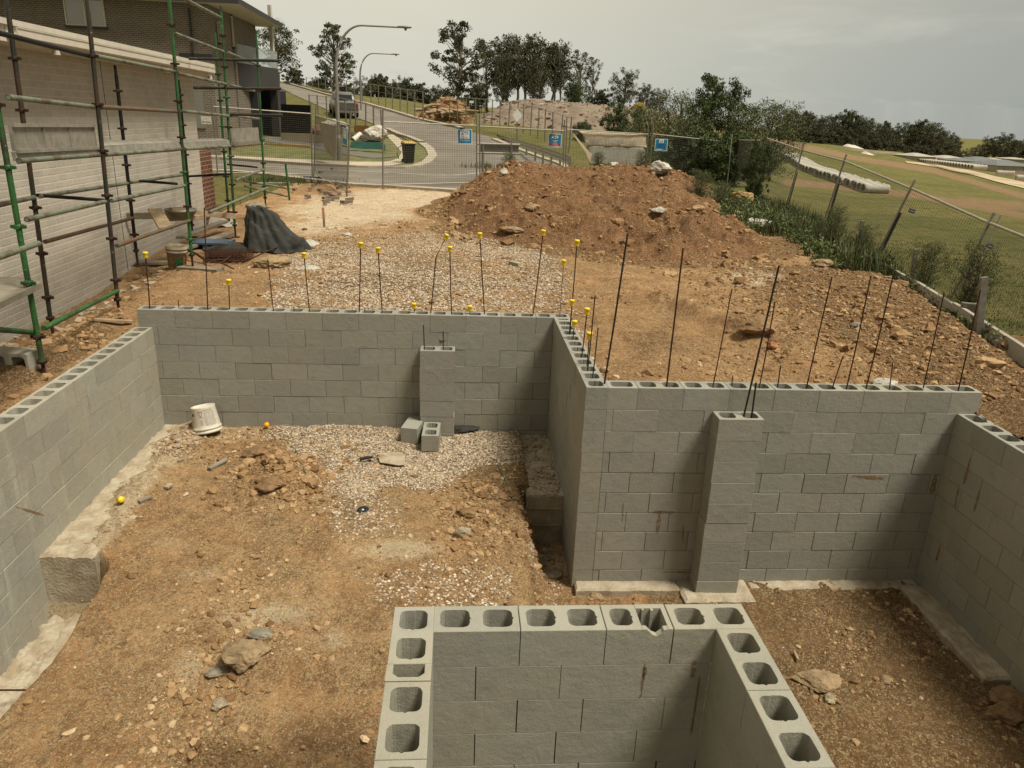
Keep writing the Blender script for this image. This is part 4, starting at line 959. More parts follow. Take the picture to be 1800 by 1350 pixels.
for px, py, mt, lab, rt in ((478, 742, 'orange', 'orange-yellow rod cap lying on its side on the footing near the back wall', (1.5, .3)), (213, 886, 'yellow', 'yellow rod cap lying among rubble by the left footing', (.5, 1.2))):
    p = onG(px, py); p = V3(p[0], min(p[1], 2.24), 0); p[2] = max(float(G(p[0], p[1])), -1.37)+.045; m = MB(); M3 = tilt(rt[0], rt[1]); m.lathe([(.0, .028), (.026, .028), (.030, .012), (.030, .006), (.027, 0), (.026, -.03), (.022, -.03), (.022, .02), (0, .02)], p, 18, M3); tag(m.build('rod_cap', MT[mt], base=p), lab, 'rebar cap')
MT['blue'] = plain('blue_plastic', (.02, .03, .16), .5); MT['green_s'] = plain('green_string', (.05, .16, .09), .8)
p = onG(325, 766); p[2] = -1.35; m = MB(); a = at(318, 768, Z=-1.34); b = at(332, 763, Z=-1.33); m.beam(a, b, .02, .014); m.beam(b-V3(.01, 0, 0), b+V3(.03, .012, .004), .026, .018, bev=.003)
tag(m.build('knife', MT['blue'], base=p), 'small blue and silver knife on the footing left of the bucket', 'knife')
def string(label, pts, r=.004):
    Q = []
    for (x, y) in pts: q = onG(x, y); q[2] = float(G(q[0], q[1]))+.008+abs(JR.gauss(0, .006)); Q.append(q)
    m = MB(); m.tube(Q, r, 6); tag(m.build('green_string', MT['green_s'], base=Q[0]), label, 'string')
string('green string trailing down the small heap in the pit', [(505, 779), (512, 785), (519, 792), (525, 802), (529, 812), (533, 822), (538, 834), (541, 845), (547, 856)])
string('green string running down to the concrete step', [(870, 810), (876, 820), (881, 832), (888, 845), (893, 857), (898, 870), (902, 882), (904, 890)])
m = MB(); m.tube([onG(830, 757)+V3(0, 0, .02), onG(860, 757)+V3(0, 0, .03), onG(900, 758)+V3(0, 0, .03), onG(925, 763)+V3(0, 0, .03), onG(940, 772)+V3(0, 0, .02)], .006, 6); tag(m.build('cord', MT['timberg'], base=onG(850, 757)), 'thin dusty cord curving over the gravel right of the short column', 'cord')
def sliver(label, pts, th=.03, mat='timberg', name='mortar_sliver', cat='mortar piece'):
    p = onG(*pts[0]); a = onG(*pts[0])+V3(0, 0, .025); b = onG(*pts[1])+V3(0, 0, .03); m = MB(); m.beam(a, b, th, .025, bev=.004); tag(m.build(name, MT[mat], base=p), label, cat)
sliver('grey mortar strip beside the small heap in the pit', ((368, 828), (398, 812)), .05, 'concg')
sliver('grey mortar strip near the yellow cap by the left footing', ((245, 886), (266, 878)), .04, 'concg')
sliver('pale flat chip in the rubble left of the pit heap', ((292, 862), (301, 856)), .05, 'conc')
sliver('pale splinter of stone in the right-hand room', ((1395, 1150), (1402, 1166)), .02, 'timber', 'wood_splinter', 'splinter')
# wet mortar pile behind the column
rock('wet dark mortar heap by the foot of the short column', onG(812, 757)+V3(0, .0, .0), .17, (.05, .048, .04), .35, 'mortar_heap', 41, 'mortar heap')
rock('grey sack-like mortar lump near the right corner of the back wall', V3(*onG(918, 747)), .07, (.33, .30, .23), .6, 'mortar_lump', 42, 'mortar lump')
rock('loose rubble piece below the concrete step', onG(958, 985, -1.9), .05, (.33, .29, .2), .7, 'mortar_lump', 43, 'mortar lump')
rock('rubble lump beside the front of the lower trench', onG(975, 1010, -1.9), .07, (.30, .26, .18), .6, 'mortar_lump', 44, 'mortar lump')
# ================================================================== NEIGHBOUR BUILDING (left)
def brickmat(name, c1, c2, mortar, bw=.24, bh=.086, ms=.010, wear=.3, bias=0.):
    m = Mt(name, .9, 0, .15); s = m.n.new('ShaderNodeSeparateXYZ'); m.l.new(m.co, s.inputs[0]); c = m.n.new('ShaderNodeCombineXYZ')
    m.l.new(m.math('ADD', s.outputs[0], s.outputs[1]), c.inputs[0]); m.l.new(s.outputs[2], c.inputs[1])
    b = m.n.new('ShaderNodeTexBrick'); b.inputs['Scale'].default_value = 1; b.inputs['Brick Width'].default_value = bw; b.inputs['Row Height'].default_value = bh
    b.inputs['Mortar Size'].default_value = ms; b.inputs['Mortar Smooth'].default_value = .3; b.inputs['Bias'].default_value = bias
    b.inputs['Color1'].default_value = (*c1, 1); b.inputs['Color2'].default_value = (*c2, 1); b.inputs['Mortar'].default_value = (*mortar, 1); m.l.new(c.outputs[0], b.inputs['Vector'])
    a = m.mix(m.ramp(m.noise(2.0, 6, .65), .4, .7, 0, wear), b.outputs[0], tuple(x*.62 for x in c1)); a = m.mix(m.ramp(m.noise(45, 4, .7), .5, .7, 0, .4), a, tuple(x*.55 for x in c1))
    m.bump(m.math('SUBTRACT', 1., b.outputs[1]), .6, .008); m.bump(m.noise(30, 6, .75), .6, .012); return m.col(a)
MT['nb'] = brickmat('bagged_brick', (.465, .43, .35), (.52, .485, .395), (.60, .54, .44), wear=.25)
MT['nb_low'] = brickmat('raw_brick', (.135, .055, .033), (.18, .075, .045), (.33, .27, .19), wear=.3)
MT['hb'] = brickmat('grey_brown_brick', (.125, .10, .075), (.17, .138, .103), (.34, .30, .23), .24, .086, .012, .2)
MT['cream'] = plain('cream_trim', (.60, .545, .43), .55, 0, .12, 4)
A0 = at(93, 559, Z=-.5); A1 = at(366, 412, Z=-.42); dv = (A1-A0); dv[2] = 0; Lw = np.linalg.norm(dv); dv /= Lw; nv = V3(dv[1], -dv[0], 0)
def onwall(px, py, off=0.):
    d = ray(px, py); P0 = A0+nv*off; t = ((P0-CAM)@nv)/(d@nv); return CAM+d*t
def garage():
    root = bpy.data.objects.new('neighbour_garage', None); COL.objects.link(root); root.location = tuple(A0); WL[root.name] = A0.copy()
    tag(root, 'single-storey pale brick building with cream gutter behind the green scaffold', 'building'); rz = math.atan2(dv[1], dv[0]); 
    ce = onwall(338, 142); cs = (ce-A0)@dv; ztop = ce[2]+.12; e = (onwall(346, 330)-A0)@dv
    W = lambda s, o, z: A0+dv*s+nv*o+V3(0, 0, z-A0[2])
    def slab(mb, s0, s1, o0, o1, z0, z1): mb.box((s0, o0, z0-A0[2]), (s1, o1, z1-A0[2]), (A0, dv, nv, V3(0, 0, 1)))
    def put(mb, nm, mt, par=root):
        o = mb.build(nm, MT[mt], par); me = o.data     # express in wall-aligned axes so the brick pattern runs true
        co = np.array([v.co[:] for v in me.vertices]); q = np.stack([co@dv, co@nv, co[:, 2]], 1); me.vertices.foreach_set('co', q.ravel().astype(np.float32)); me.update()
        o.rotation_euler = (0, 0, rz); me.flip_normals() if False else None
        o.matrix_local = Matrix(((dv[0], nv[0], 0, 0), (dv[1], nv[1], 0, 0), (0, 0, 1, 0), (0, 0, 0, 1))); return o
    m = MB(); slab(m, -9, cs, -.24, 0, -1.0, ztop); slab(m, cs-.24, cs, -6, -.24, -1, ztop); wl = put(m, 'wall', 'nb')
    m = MB(); slab(m, cs+.002, cs+.85, -.3, -.02, -.9, 1.25); put(m, 'brick_pier', 'nb_low')
    m = MB(); 
    for s in (cs-4.15, cs-9.3): slab(m, s, s+.012, .0, .003, -.8, ztop)
    for k, s in enumerate((cs-4.15, cs-9.3)):
        j = MB(); slab(j, s, s+.014, .0, .003, -.8, ztop-.02); put(j, 'control_joint', 'black')
    m = MB(); slab(m, -9.3, cs+.12, .0, .34, ztop-.03, ztop+.0); put(m, 'soffit', 'cream')
    m = MB(); slab(m, -9.3, cs-.15, .34, .365, ztop-.02, ztop+.20); put(m, 'fascia', 'cream')
    m = MB(); prof = [(.368, .02), (.47, .02), (.49, .035), (.49, .10), (.498, .115), (.498, .125), (.478, .125), (.478, .04), (.372, .04), (.372, .13), (.366, .13)]
    g0 = (onwall(28, 38, .49)-A0)@dv
    m.prism(prof, A0+dv*g0+V3(0, 0, ztop-A0[2]), nv, V3(0, 0, 1), dv, cs-.12-g0); g = put(m, 'gutter', 'cream')
    for s in (g0+.9, g0+4.6, cs-.3):
        d = MB(); c = W(s, .43, ztop-.02); d.tube([c, c-V3(0, 0, .05)], .04, 12); d.tube([c-V3(0, 0, .04), c-V3(0, 0, .065)], .045, 12); put(d, 'downpipe_outlet', 'cream')
    m = MB(); m.add([W(-9.3, .40, ztop+.145), W(cs+.2, .40, ztop+.145), W(cs+.2, -6, ztop+1.0), W(-9.3, -6, ztop+1.0)], [(0, 1, 2, 3)]); 
    m.add([W(-9.3, .40, ztop+.205), W(cs+.2, .40, ztop+.205), W(cs+.2, -6, ztop+1.06), W(-9.3, -6, ztop+1.06)], [(0, 1, 2, 3)])
    m.add([W(cs+.2, .40, ztop+.145), W(cs+.2, .40, ztop+.205), W(cs+.2, -6, ztop+1.06), W(cs+.2, -6, ztop+1.0)], [(0, 1, 2, 3)])
    m.add([W(-9.3, .40, ztop+.145), W(-9.3, .40, ztop+.205), W(cs+.2, .40, ztop+.205), W(cs+.2, .40, ztop+.145)], [(0, 1, 2, 3)]); put(m, 'roof', 'cream')
    return ztop, cs
GZ, GS = garage()
# ================================================================== SCAFFOLD
def scafmat(name, paint, rust, k=.5):
    m = Mt(name, .6, .15, .35); a = m.mix(m.ramp(m.noise(3.5, 6, .7), k-.06, k+.08), paint, rust)
    a = m.mix(m.ramp(m.noise(22, 5, .75), .62, .70, 0, .85), a, (.42, .38, .28)); a = m.mix(m.ramp(m.noise(40, 4, .7), .52, .68, 0, .6), a, tuple(x*.4 for x in rust)); m.bump(m.noise(60, 4), .3, .003); return m.col(a)
MT['sc_g'] = scafmat('green_scaffold_paint', (.028, .115, .028), (.04, .045, .022), .53)
MT['sc_d'] = scafmat('worn_dark_scaffold', (.028, .032, .022), (.06, .035, .02), .5)
MT['sc_x'] = scafmat('worn_grey_green_scaffold', (.16, .185, .125), (.10, .075, .045), .52)
MT['sc_r'] = scafmat('worn_red_scaffold', (.10, .10, .06), (.14, .06, .03), .5)
MT['sc_k'] = plain('black_scaffold_steel', (.014, .012, .010), .6, .2, .5, 20)
MT['rustf'] = plain('rusty_fitting', (.055, .028, .018), .8, .2, .5, 25)
MT['plank'] = plain('scaffold_plank_metal', (.34, .315, .25), .6, .3, .35, 8, .15)
SF = empty('scaffold', (-5.4, 4, -.4), 'green and rust-brown tube scaffold with metal planks along the pale brick building', 'scaffold')
STD = {'F0': ((80, 668, .96), (5, 195)), 'F1': ((210, 552, 3.35), (155, 22)), 'F2': ((339, 469, 6.0), (297, -6)), 'F3': ((414, 413, 8.6), (389, 24)), 'F4': ((467, 362, 11.6), (451, 70)),
       'B1': ((93, 586, 2.75), (13, 10)), 'B2': ((242, 462, 5.7), (204, 131)), 'B3': ((339, 413, 8.4), (315, 154)), 'B4': ((403, 388, 10.8), (379, 68))}
SP = {}
for k, ((bx, by, Y), (tx, ty)) in STD.items():
    if k == 'F0': Y = 1.0
    b = at(bx, by, Y=Y); t = at(tx, ty, Y=Y)
    if k == 'F0': t = b+(t-b)*1.0; t = V3(b[0]+.02, Y, 3.4)
    SP[k] = (b, t); mt = {'F0': 'sc_g', 'F1': 'sc_d', 'F2': 'sc_g', 'F3': 'sc_g', 'F4': 'sc_g', 'B1': 'sc_d', 'B2': 'sc_k', 'B3': 'sc_k', 'B4': 'sc_g'}[k]
    m = MB(); m.tube([b+V3(0, 0, .16), t], .0242, 12); sp = m.build('standard', MT[mt], SF)
    m = MB(); m.tube([t, t+V3(0, 0, .12)], .019, 10); m.build('spigot', MT[mt], sp)
    m = MB(); m.tube([b-V3(0, 0, .05), b+V3(0, 0, .20)], .017, 10); m.lathe([(0, .17), (.045, .17), (.045, .20), (0, .20)], b, 8); m.box((b[0]-.07, b[1]-.07, b[2]-.045), (b[0]+.07, b[1]+.07, b[2]-.035)); m.build('base_jack', MT['rustf'], sp)
    # V-pressing clusters every half metre
    z = b[2]+.42; j = 0
    while z < t[2]-.1:
        c = b+(t-b)*((z-b[2])/(t[2]-b[2])); m = MB()
        m.box((c[0]-.062, c[1]-.014, z-.012), (c[0]+.062, c[1]+.014, z+.016)); m.box((c[0]-.014, c[1]-.06, z-.012), (c[0]+.014, c[1]+.06, z+.016)); m.lathe([(.0242, -.02), (.029, -.02), (.029, .025), (.0242, .025)], c, 10)
        m.build('coupler', MT['sc_g' if (mt == 'sc_g' and JR.random() < .4) else 'rustf'], sp); z += .5; j += 1
def led(a, pa, b, pb, mt, r=.0242, nm='ledger', ins=.0):
    P = at(pa[0], pa[1], Y=SP[a][0][1] if isinstance(a, str) else a); Q = at(pb[0], pb[1], Y=SP[b][0][1] if isinstance(b, str) else b)
    m = MB(); m.tube([P, Q], r, 12, cap=False); d = (Q-P)/np.linalg.norm(Q-P)
    m.tube([P, P+d*.002], r*.8, 12); m.build(nm, MT[mt], SF)
led(1.2, (-5, 57), 'F1', (156, 98), 'sc_k'); led('F1', (167, 98), 'F2', (308, 126), 'sc_x'); led('F2', (313, 129), 'F3', (397, 148), 'sc_x'); led('F3', (403, 149), 'F4', (447, 160), 'sc_x')
led(6.2, (322, -3), 'F3', (388, 31), 'sc_x'); led('F2', (306, 58), 'F3', (393, 91), 'sc_x'); led('F3', (400, 92), 'F4', (450, 113), 'sc_x')
led('F0', (15, 171), 'F1', (166, 188), 'sc_x'); led('F1', (176, 188), 'F2', (311, 196), 'sc_r'); led('F2', (319, 195), 'F3', (402, 204), 'sc_x'); led('F3', (406, 203), 'F4', (456, 209), 'sc_x')
led('F0', (33, 283), 'F1', (176, 272), 'sc_x'); led('F1', (185, 272), 'F2', (319, 262), 'sc_x'); led('F2', (325, 262), 'F3', (406, 257), 'sc_x'); led('F3', (410, 257), 'F4', (458, 253), 'sc_r')
led('F0', (47, 386), 'F1', (186, 354), 'sc_x'); led('F1', (196, 353), 'F2', (325, 326), 'sc_x'); led('F3', (414, 317), 'F4', (463, 298), 'sc_x'); led('F2', (368, 373), 'F4', (470, 330), 'sc_x')
led('F1', (205, 432), 'F2', (333, 388), 'sc_r'); led(-.5, (-20, 458), 'F0', (68, 428), 'sc_x'); led('B1', (79, 425), 'B2', (234, 383), 'sc_r')
led('F0', (77, 577), 'F1', (207, 511), 'sc_g'); led(.2, (-20, 578), 'F0', (56, 584), 'sc_g')
led(1.0, (-10, 362), 'B1', (60, 347), 'sc_x'); led('B1', (70, 345), 'B2', (225, 322), 'sc_x'); led('B2', (228, 321), 'B3', (324, 307), 'sc_x')
led('B1', (65, 343), 'F1', (183, 352), 'sc_k', .02, 'transom'); led('B2', (245, 318), 'F2', (312, 323), 'sc_k', .02, 'transom'); led('B3', (330, 310), 'F3', (405, 306), 'sc_k', .02, 'transom'); led('B4', (400, 289), 'F4', (452, 294), 'sc_k', .02, 'transom')
led(8.6, (332, 103), 8.6, (490, 107), 'sc_d', .0242, 'putlog'); led(8.6, (340, 154), 8.6, (494, 156), 'sc_d', .0242, 'putlog'); led(8.6, (405, 201), 8.6, (498, 203), 'sc_d', .0242, 'putlog')
led(11.6, (430, 327), 12.5, (505, 345), 'sc_x'); led(11.6, (430, 318), 12.5, (505, 331), 'sc_x'); led(11.9, (440, 322), 13.2, (508, 322), 'sc_x')
for bx, by, tx, ty, Y in ((441, 345, 440, 303, 12.2), (509, 352, 502, 288, 12.5)):
    m = MB(); m.tube([at(bx, by, Y=Y), at(tx, ty, Y=Y)], .0242, 10); m.build('standard', MT['sc_g'], SF)
def plank_at(Ya, a_t, a_b, Yb, b_t, b_b, nm='plank', mt='plank', perf=False, back=.03):
    # upright-edge plank between two image edges (top,bottom at each end)
    P = [at(*a_t, Y=Ya), at(*b_t, Y=Yb), at(*b_b, Y=Yb), at(*a_b, Y=Ya)]; nrm = np.cross(P[1]-P[0], P[3]-P[0]); nrm /= np.linalg.norm(nrm)
    if nrm@(CAM-P[0]) < 0: nrm = -nrm
    m = MB(); Q = [p-nrm*back for p in P]; m.add(P+Q, [(0, 1, 2, 3), (7, 6, 5, 4), (0, 4, 5, 1), (3, 2, 6, 7), (0, 3, 7, 4), (1, 5, 6, 2)])
    if perf:
        for e, f in (((0, 1), .0), ((3, 2), .0)):
            a, b = P[e[0]], P[e[1]]; m.beam(a+nrm*.012, b+nrm*.012, .03, .022, up=nrm)
        for t in (.30, .62, .985): a = P[0]+(P[1]-P[0])*t; b = P[3]+(P[2]-P[3])*t; m.beam(a+nrm*.006, b+nrm*.006, .014, .012, up=nrm)
    o = m.build(nm, MT[mt], SF)
    if perf:
        h = MB(); nrows = 3; ncol = 34
        for r in range(nrows):
            for c in range(ncol):
                u = .02+.95*c/ncol; v = (.13, .48, .80)[r]; a = (P[0]+(P[1]-P[0])*u)*(1-v)+(P[3]+(P[2]-P[3])*u)*v+nrm*.001
                e1 = (P[1]-P[0])/np.linalg.norm(P[1]-P[0])*.012; e2 = (P[3]-P[0])/np.linalg.norm(P[3]-P[0])*.012
                h.add([a-e1*.6, a-e2, a+e1*.6, a+e2], [(0, 1, 2, 3)])
        h.build('punched_holes', MT['rail'], o)
    return o
plank_at(1.05, (20, 220), (28, 266), 3.3, (165, 221), (171, 260), 'upright_plank', perf=True)
plank_at(1.03, (26, 267), (30, 283), 3.3, (172, 260), (175, 273)); plank_at(3.4, (180, 258), (184, 271), 6.0, (316, 249), (320, 261)); plank_at(6.05, (322, 250), (325, 261), 8.55, (403, 246), (405, 257)); plank_at(8.7, (411, 249), (411, 256), 11.6, (457, 246), (457, 252))
plank_at(8.75, (405, 226), (408, 249), 11.5, (454, 224), (456, 246), 'upright_plank')
def deck(pts, zt, nm='deck_plank', mt='plank', th=.04):
    P = [at(*p_, Y=y_) for p_, y_ in pts]; m = MB(); k = len(P); m.add(P+[p-V3(0, 0, th) for p in P], [tuple(range(k)), tuple(range(2*k-1, k-1, -1))]+[(i, (i+1) % k, k+(i+1) % k, k+i) for i in range(k)]); m.build(nm, MT[mt], SF)
deck([((180, 256), 3.4), ((182, 247), 3.75), ((390, 243), 8.9), ((402, 246), 8.6)], 0)
deck([((-60, 560), -.35), ((-60, 486), .95), ((52, 487), 1.75), ((73, 497), 1.15)], 0, 'deck_board', 'concg', .05)
# boards and timber leaning on the scaffold
def board(label, P, Q, w_, h_, mat='timber', name='timber_plank', cat='plank', up=(0, 0, 1)):
    m = MB(); m.beam(P, Q, w_, h_, up=up, bev=.003); tag(m.build(name, MT[mat], base=(P+Q)/2), label, cat)
board('wide pale board propped across the lower scaffold tube', at(272, 368, Y=6.3), at(292, 402, Y=5.6), .20, .035, 'timberw' if 'timberw' in MT else 'timber')
board('long rough timber resting on the scaffold behind the pale board', at(222, 380, Y=6.3), at(322, 378, Y=6.6), .05, .10, 'timberg')
board('upper weathered beam leading to the red brick pier', at(300, 370, Y=6.7), at(412, 380, Y=7.6), .09, .09)
board('lower weathered beam beside the galvanised tub', at(296, 384, Y=6.6), at(357, 382, Y=7.0), .09, .08)
board('short sole board under the second scaffold foot', onS(232, 470)+V3(-.1, .1, .05), onS(298, 466)+V3(0, .1, .03), .22, .05, 'timberg')
board('sole board under the third scaffold foot beside the bucket', onS(318, 474)+V3(0, 0, .03), onS(388, 478)+V3(0, 0, .03), .20, .045, 'timberg')
board('grey stacked plank by the brick pier, upper one', onS(320, 440)+V3(0, 0, .22), onS(396, 408)+V3(0, 0, .22), .16, .05, 'timberg')
board('grey stacked plank by the brick pier, lower one', onS(318, 446)+V3(0, 0, .08), onS(404, 418)+V3(0, 0, .08), .20, .05, 'timberg')
board('thin timber offcut lying on the soil by the left end of the back wall', onS(165, 566)+V3(0, 0, .03), onS(233, 570)+V3(0, 0, .03), .06, .03, 'timber')
c = at(318, 375, Y=6.7); m = MB(); m.lathe([(0, 0), (.17, 0), (.20, .03), (.235, .08), (.24, .085), (.25, .12), (.245, .12), (.22, .05), (0, .02)], c-V3(0, 0, .05), 30); tag(m.build('metal_tub', MT['galv'], base=c), 'shallow galvanised tub resting on the beams', 'tub')
# plastic sheet heap, pallet, rusty mesh pile
MT['sheet'] = plain('black_sheeting', (.030, .031, .025), .78, 0, .3, 3, .8, spec=.2, c2=(.055, .054, .044)); MT['sheetw'] = plain('pale_sheeting', (.45, .42, .34), .5, 0, .3, 8, .5); MT['blueg'] = plain('blue_grey_plastic', (.07, .095, .13), .6)
def drape(name, label, cx, cy, rx, ry, h, mat, seed, prof=None, z0=-.3, n=90, cat='plastic sheet', sharp=2.):
    u = np.linspace(-1, 1, n); X, Y = np.meshgrid(u, u); q = np.hypot(X, Y)
    Hh = prof(X, Y) if prof else np.clip(1-q**sharp, 0, 1)
    fold = np.abs(vnoise(np.arctan2(Y, X)*3.2+seed, q*1.1+seed)-.5)*2; fold2 = np.abs(vnoise(X*5+seed, Y*2.2)-.5)*2
    Z = h*Hh*(.86+.22*fold)+.07*h*fold2*(Hh > .02)+.02*fbm(X+seed, Y, 6, 3)+.015
    edge = 1+.22*(vnoise(np.arctan2(Y, X)*2+seed, X*0+seed)-.5); ok = (q <= edge)
    Xw = cx+rx*(X+.07*(fold-.5)); Yw = cy+ry*(Y+.05*(fold-.5)); V = np.stack([Xw, Yw, z0+Z], -1).reshape(-1, 3)
    i = (np.arange(n-1)[:, None]*n+np.arange(n-1)[None, :]).ravel(); F = np.stack([i, i+1, i+n+1, i+n], 1); F = F[ok.reshape(-1)[F].all(1)]
    c = V3(cx, cy, z0); me = grid_mesh(V-c, F, name, smooth=True); o = link(name, me, MT[mat], None, c); so_ = o.modifiers.new('t', 'SOLIDIFY'); so_.thickness = .006; return tag(o, label, cat)
c = at(466, 442, Z=-.28)
def pf(X, Y):
    a = sstep(-.98, -.72, X)*np.clip((1.0-X)/1.35, 0, 1)**.75; return a*np.clip(1-Y*Y, 0, 1)**.45*1.25
def tarp():
    n_a, n_t = 180, 60; th = np.linspace(0, 2*np.pi, n_a, endpoint=False); t = np.linspace(0, 1, n_t); A_, T_ = np.meshgrid(th, t)
    Rb = .50+.13*np.cos(A_)+.05*vnoise(A_*2, A_*0)+.14*np.exp(-((A_-5.9)/.25)**2); f1 = np.abs(((A_*7/6.283+.35*np.sin(A_*2))%1)-.5)*2; f2 = vnoise(A_*5+3, T_*2)
    r = Rb*(.42*np.minimum(1, T_/.2)**.7+.58*np.clip((T_-.15)/.85, 0, 1)**1.1)*(1+(.12*f1+.30*(f2-.5))*T_+.16*(vnoise(A_*3.1+T_*2, T_*6+A_*.8)-.5))
    r = np.where(np.cos(A_) < 0, r*(1-.10*np.cos(A_)), r); H_ = .74; z = H_*(1-np.clip((T_-.05)/.95, 0, 1)**(1.3-.35*np.cos(A_)))+.03*(f2-.5)*(1-T_)
    z = z+.16*(vnoise(A_*2.3+9, T_*5)-.5)*np.sin(np.clip(T_, 0, 1)*3.14)+.05*(vnoise(A_*7+2, T_*11)-.5); z = z-.10*T_*(1-T_)*np.cos(A_); cxx = -.20*(1-T_)**.9; X = cxx+r*np.cos(A_); Y = r*np.sin(A_)*.85; z = np.maximum(z, .012+.02*f1)
    V = np.stack([X, Y, z], -1).reshape(-1, 3); F = np.array([(i*n_a+j, i*n_a+(j+1) % n_a, (i+1)*n_a+(j+1) % n_a, (i+1)*n_a+j) for i in range(n_t-1) for j in range(n_a)])
    b = V3(c[0]+.03, c[1]+.36, -.30); me = grid_mesh(V, F, 'tarpaulin_heap', smooth=True); o = link('tarpaulin_heap', me, MT['sheet'], None, b); s_ = o.modifiers.new('t', 'SOLIDIFY'); s_.thickness = .006; return tag(o, 'black plastic sheet draped over a tall heap of bags with a stone on top', 'plastic sheet')
tarp()
rock('pale stone weighing down the top of the black sheet', V3(c[0]-.20, c[1]+.40, .42), .13, (.35, .30, .2), .7, seed=51)
c2 = at(400, 440, Z=-.28); drape('plastic_sheet', 'low trailing edge of black plastic left of the heap', c2[0]+.05, c2[1]+.2, .55, .42, .12, 'sheet', 8)
c2 = at(548, 430, Z=-.28); drape('plastic_sheet', 'crumpled white plastic right of the black sheet', c2[0]-.05, c2[1], .20, .25, .10, 'sheetw', 12)
c2 = at(382, 396, Z=-.3); drape('plastic_sheet', 'crumpled clear plastic at the foot of the red brick pier', c2[0], c2[1], .42, .45, .22, 'sheetw', 15)
c2 = at(543, 471, Z=-.28); drape('plastic_sheet', 'scrap of white sheet on the upper gravel', c2[0], c2[1], .18, .16, .05, 'sheetw', 18)
def pallet():
    c = onS(365, 440); root = empty('pallet', c, 'blue-grey pallet end showing between the planks and the rusty bars', 'pallet'); 
    for k in range(3): m = MB(); m.box((c[0]-.3+.22*k, c[1], c[2]), (c[0]-.2+.22*k, c[1]+.5, c[2]+.10)); m.build('block', MT['blueg'], root)
    m = MB(); m.box((c[0]-.32, c[1]-.01, c[2]+.10), (c[0]+.36, c[1]+.5, c[2]+.13)); m.build('board', MT['blueg'], root)
pallet()
for i, (a, b, lab) in enumerate([((365, 452), (425, 455), 'upper rusty bar of the pile before the black sheet'), ((360, 462), (430, 458), 'second rusty bar of the pile before the black sheet'), ((358, 468), (428, 466), 'lowest long rusty bar of the pile'), ((392, 474), (424, 446), 'rusty bar crossing the others slantwise'), ((440, 470), (516, 430), 'thin rusty bar bending round the foot of the black sheet'),
                                 ((375, 476), (412, 480), 'short rusty bar lying apart in front of the pile'), ((330, 456), (365, 466), 'thick rusty pipe behind the third scaffold foot')]):
    A = onS(*a)+V3(0, 0, .05+.02*i); B = onS(*b)+V3(0, 0, .06); m = MB(); m.tube([A, (A+B)/2+V3(0, 0, .02), B], .02 if i in (6,) else .012, 8); tag(m.build('rusty_bar', MT['steel_rust'], base=A), lab, 'bar')
c = onS(400, 462); rootm = empty('rusty_mesh_stack', c, 'stack of small rusty reinforcement mesh sheets', 'mesh stack')
for k in range(5):
    m = MB()
    for j in range(7): x = c[0]-.32+.1*j; m.tube([V3(x, c[1]-.1, c[2]+.04+.03*k), V3(x+.05, c[1]+.35, c[2]+.05+.03*k)], .006, 5)
    for j in range(5): y = c[1]-.08+.1*j; m.tube([V3(c[0]-.36, y, c[2]+.045+.03*k), V3(c[0]+.36, y+.03*k, c[2]+.05+.03*k)], .006, 5)
    m.build('mesh_sheet', MT['steel_rust'], rootm)
# survey peg, brick pieces, rubble bricks by the gate
pg = onS(570, 399); rt = empty('survey_peg', pg, 'short timber survey peg with orange painted top in the pale sand', 'peg'); m = MB(); m.beam(pg-V3(0, 0, .1), pg+V3(0, 0, .17), .045, .045, up=(0, 1, 0)); m.build('shaft', MT['timberg'], rt); MT['peach'] = plain('faded_orange_paint', (.52, .27, .16), .8); m = MB(); m.beam(pg+V3(0, 0, .17), pg+V3(-.01, 0, .42), .05, .05, up=(0, 1, 0)); m.build('painted_top', MT['peach'], rt)
board('pale brick-shaped block lying on the upper gravel', onS(897, 465)+V3(0, 0, .03), onS(914, 469)+V3(0, 0, .03), .09, .07, 'conc', 'brick', 'brick')
MT['brk'] = plain('grey_brown_brick_piece', (.26, .20, .14), .9, 0, .4, 12, .4)
def brickpiece(i):
    x, y = JR.gauss(560, 36), JR.gauss(333, 11)
    if i > 17: x, y = JR.gauss(575, 25), JR.gauss(352, 7)
    p = onS(x, y); a = JR.uniform(0, 3.14); m = MB(); ux = V3(math.cos(a), math.sin(a), JR.uniform(-.3, .3)); ux /= np.linalg.norm(ux); uy = np.cross((0, 0, 1), ux); uy /= np.linalg.norm(uy)
    L_ = JR.choice([.23, .23, .12]); c = p+V3(0, 0, .03+.10*JR.random()*(1 if i < 18 else .2))
    m.prism([(-L_/2, -.055), (L_/2, -.055), (L_/2, .055), (-L_/2, .055)], c, ux, uy, np.cross(ux, uy), .076)
    holes = MB()
    o = m.build('brick', MT['brk'], base=p); o['group'] = 'bricks in the rubble by the gate'; tag(o, 'grey-brown brick lying in the loose rubble inside the open gate leaf', 'brick')
for i in range(30): brickpiece(i)
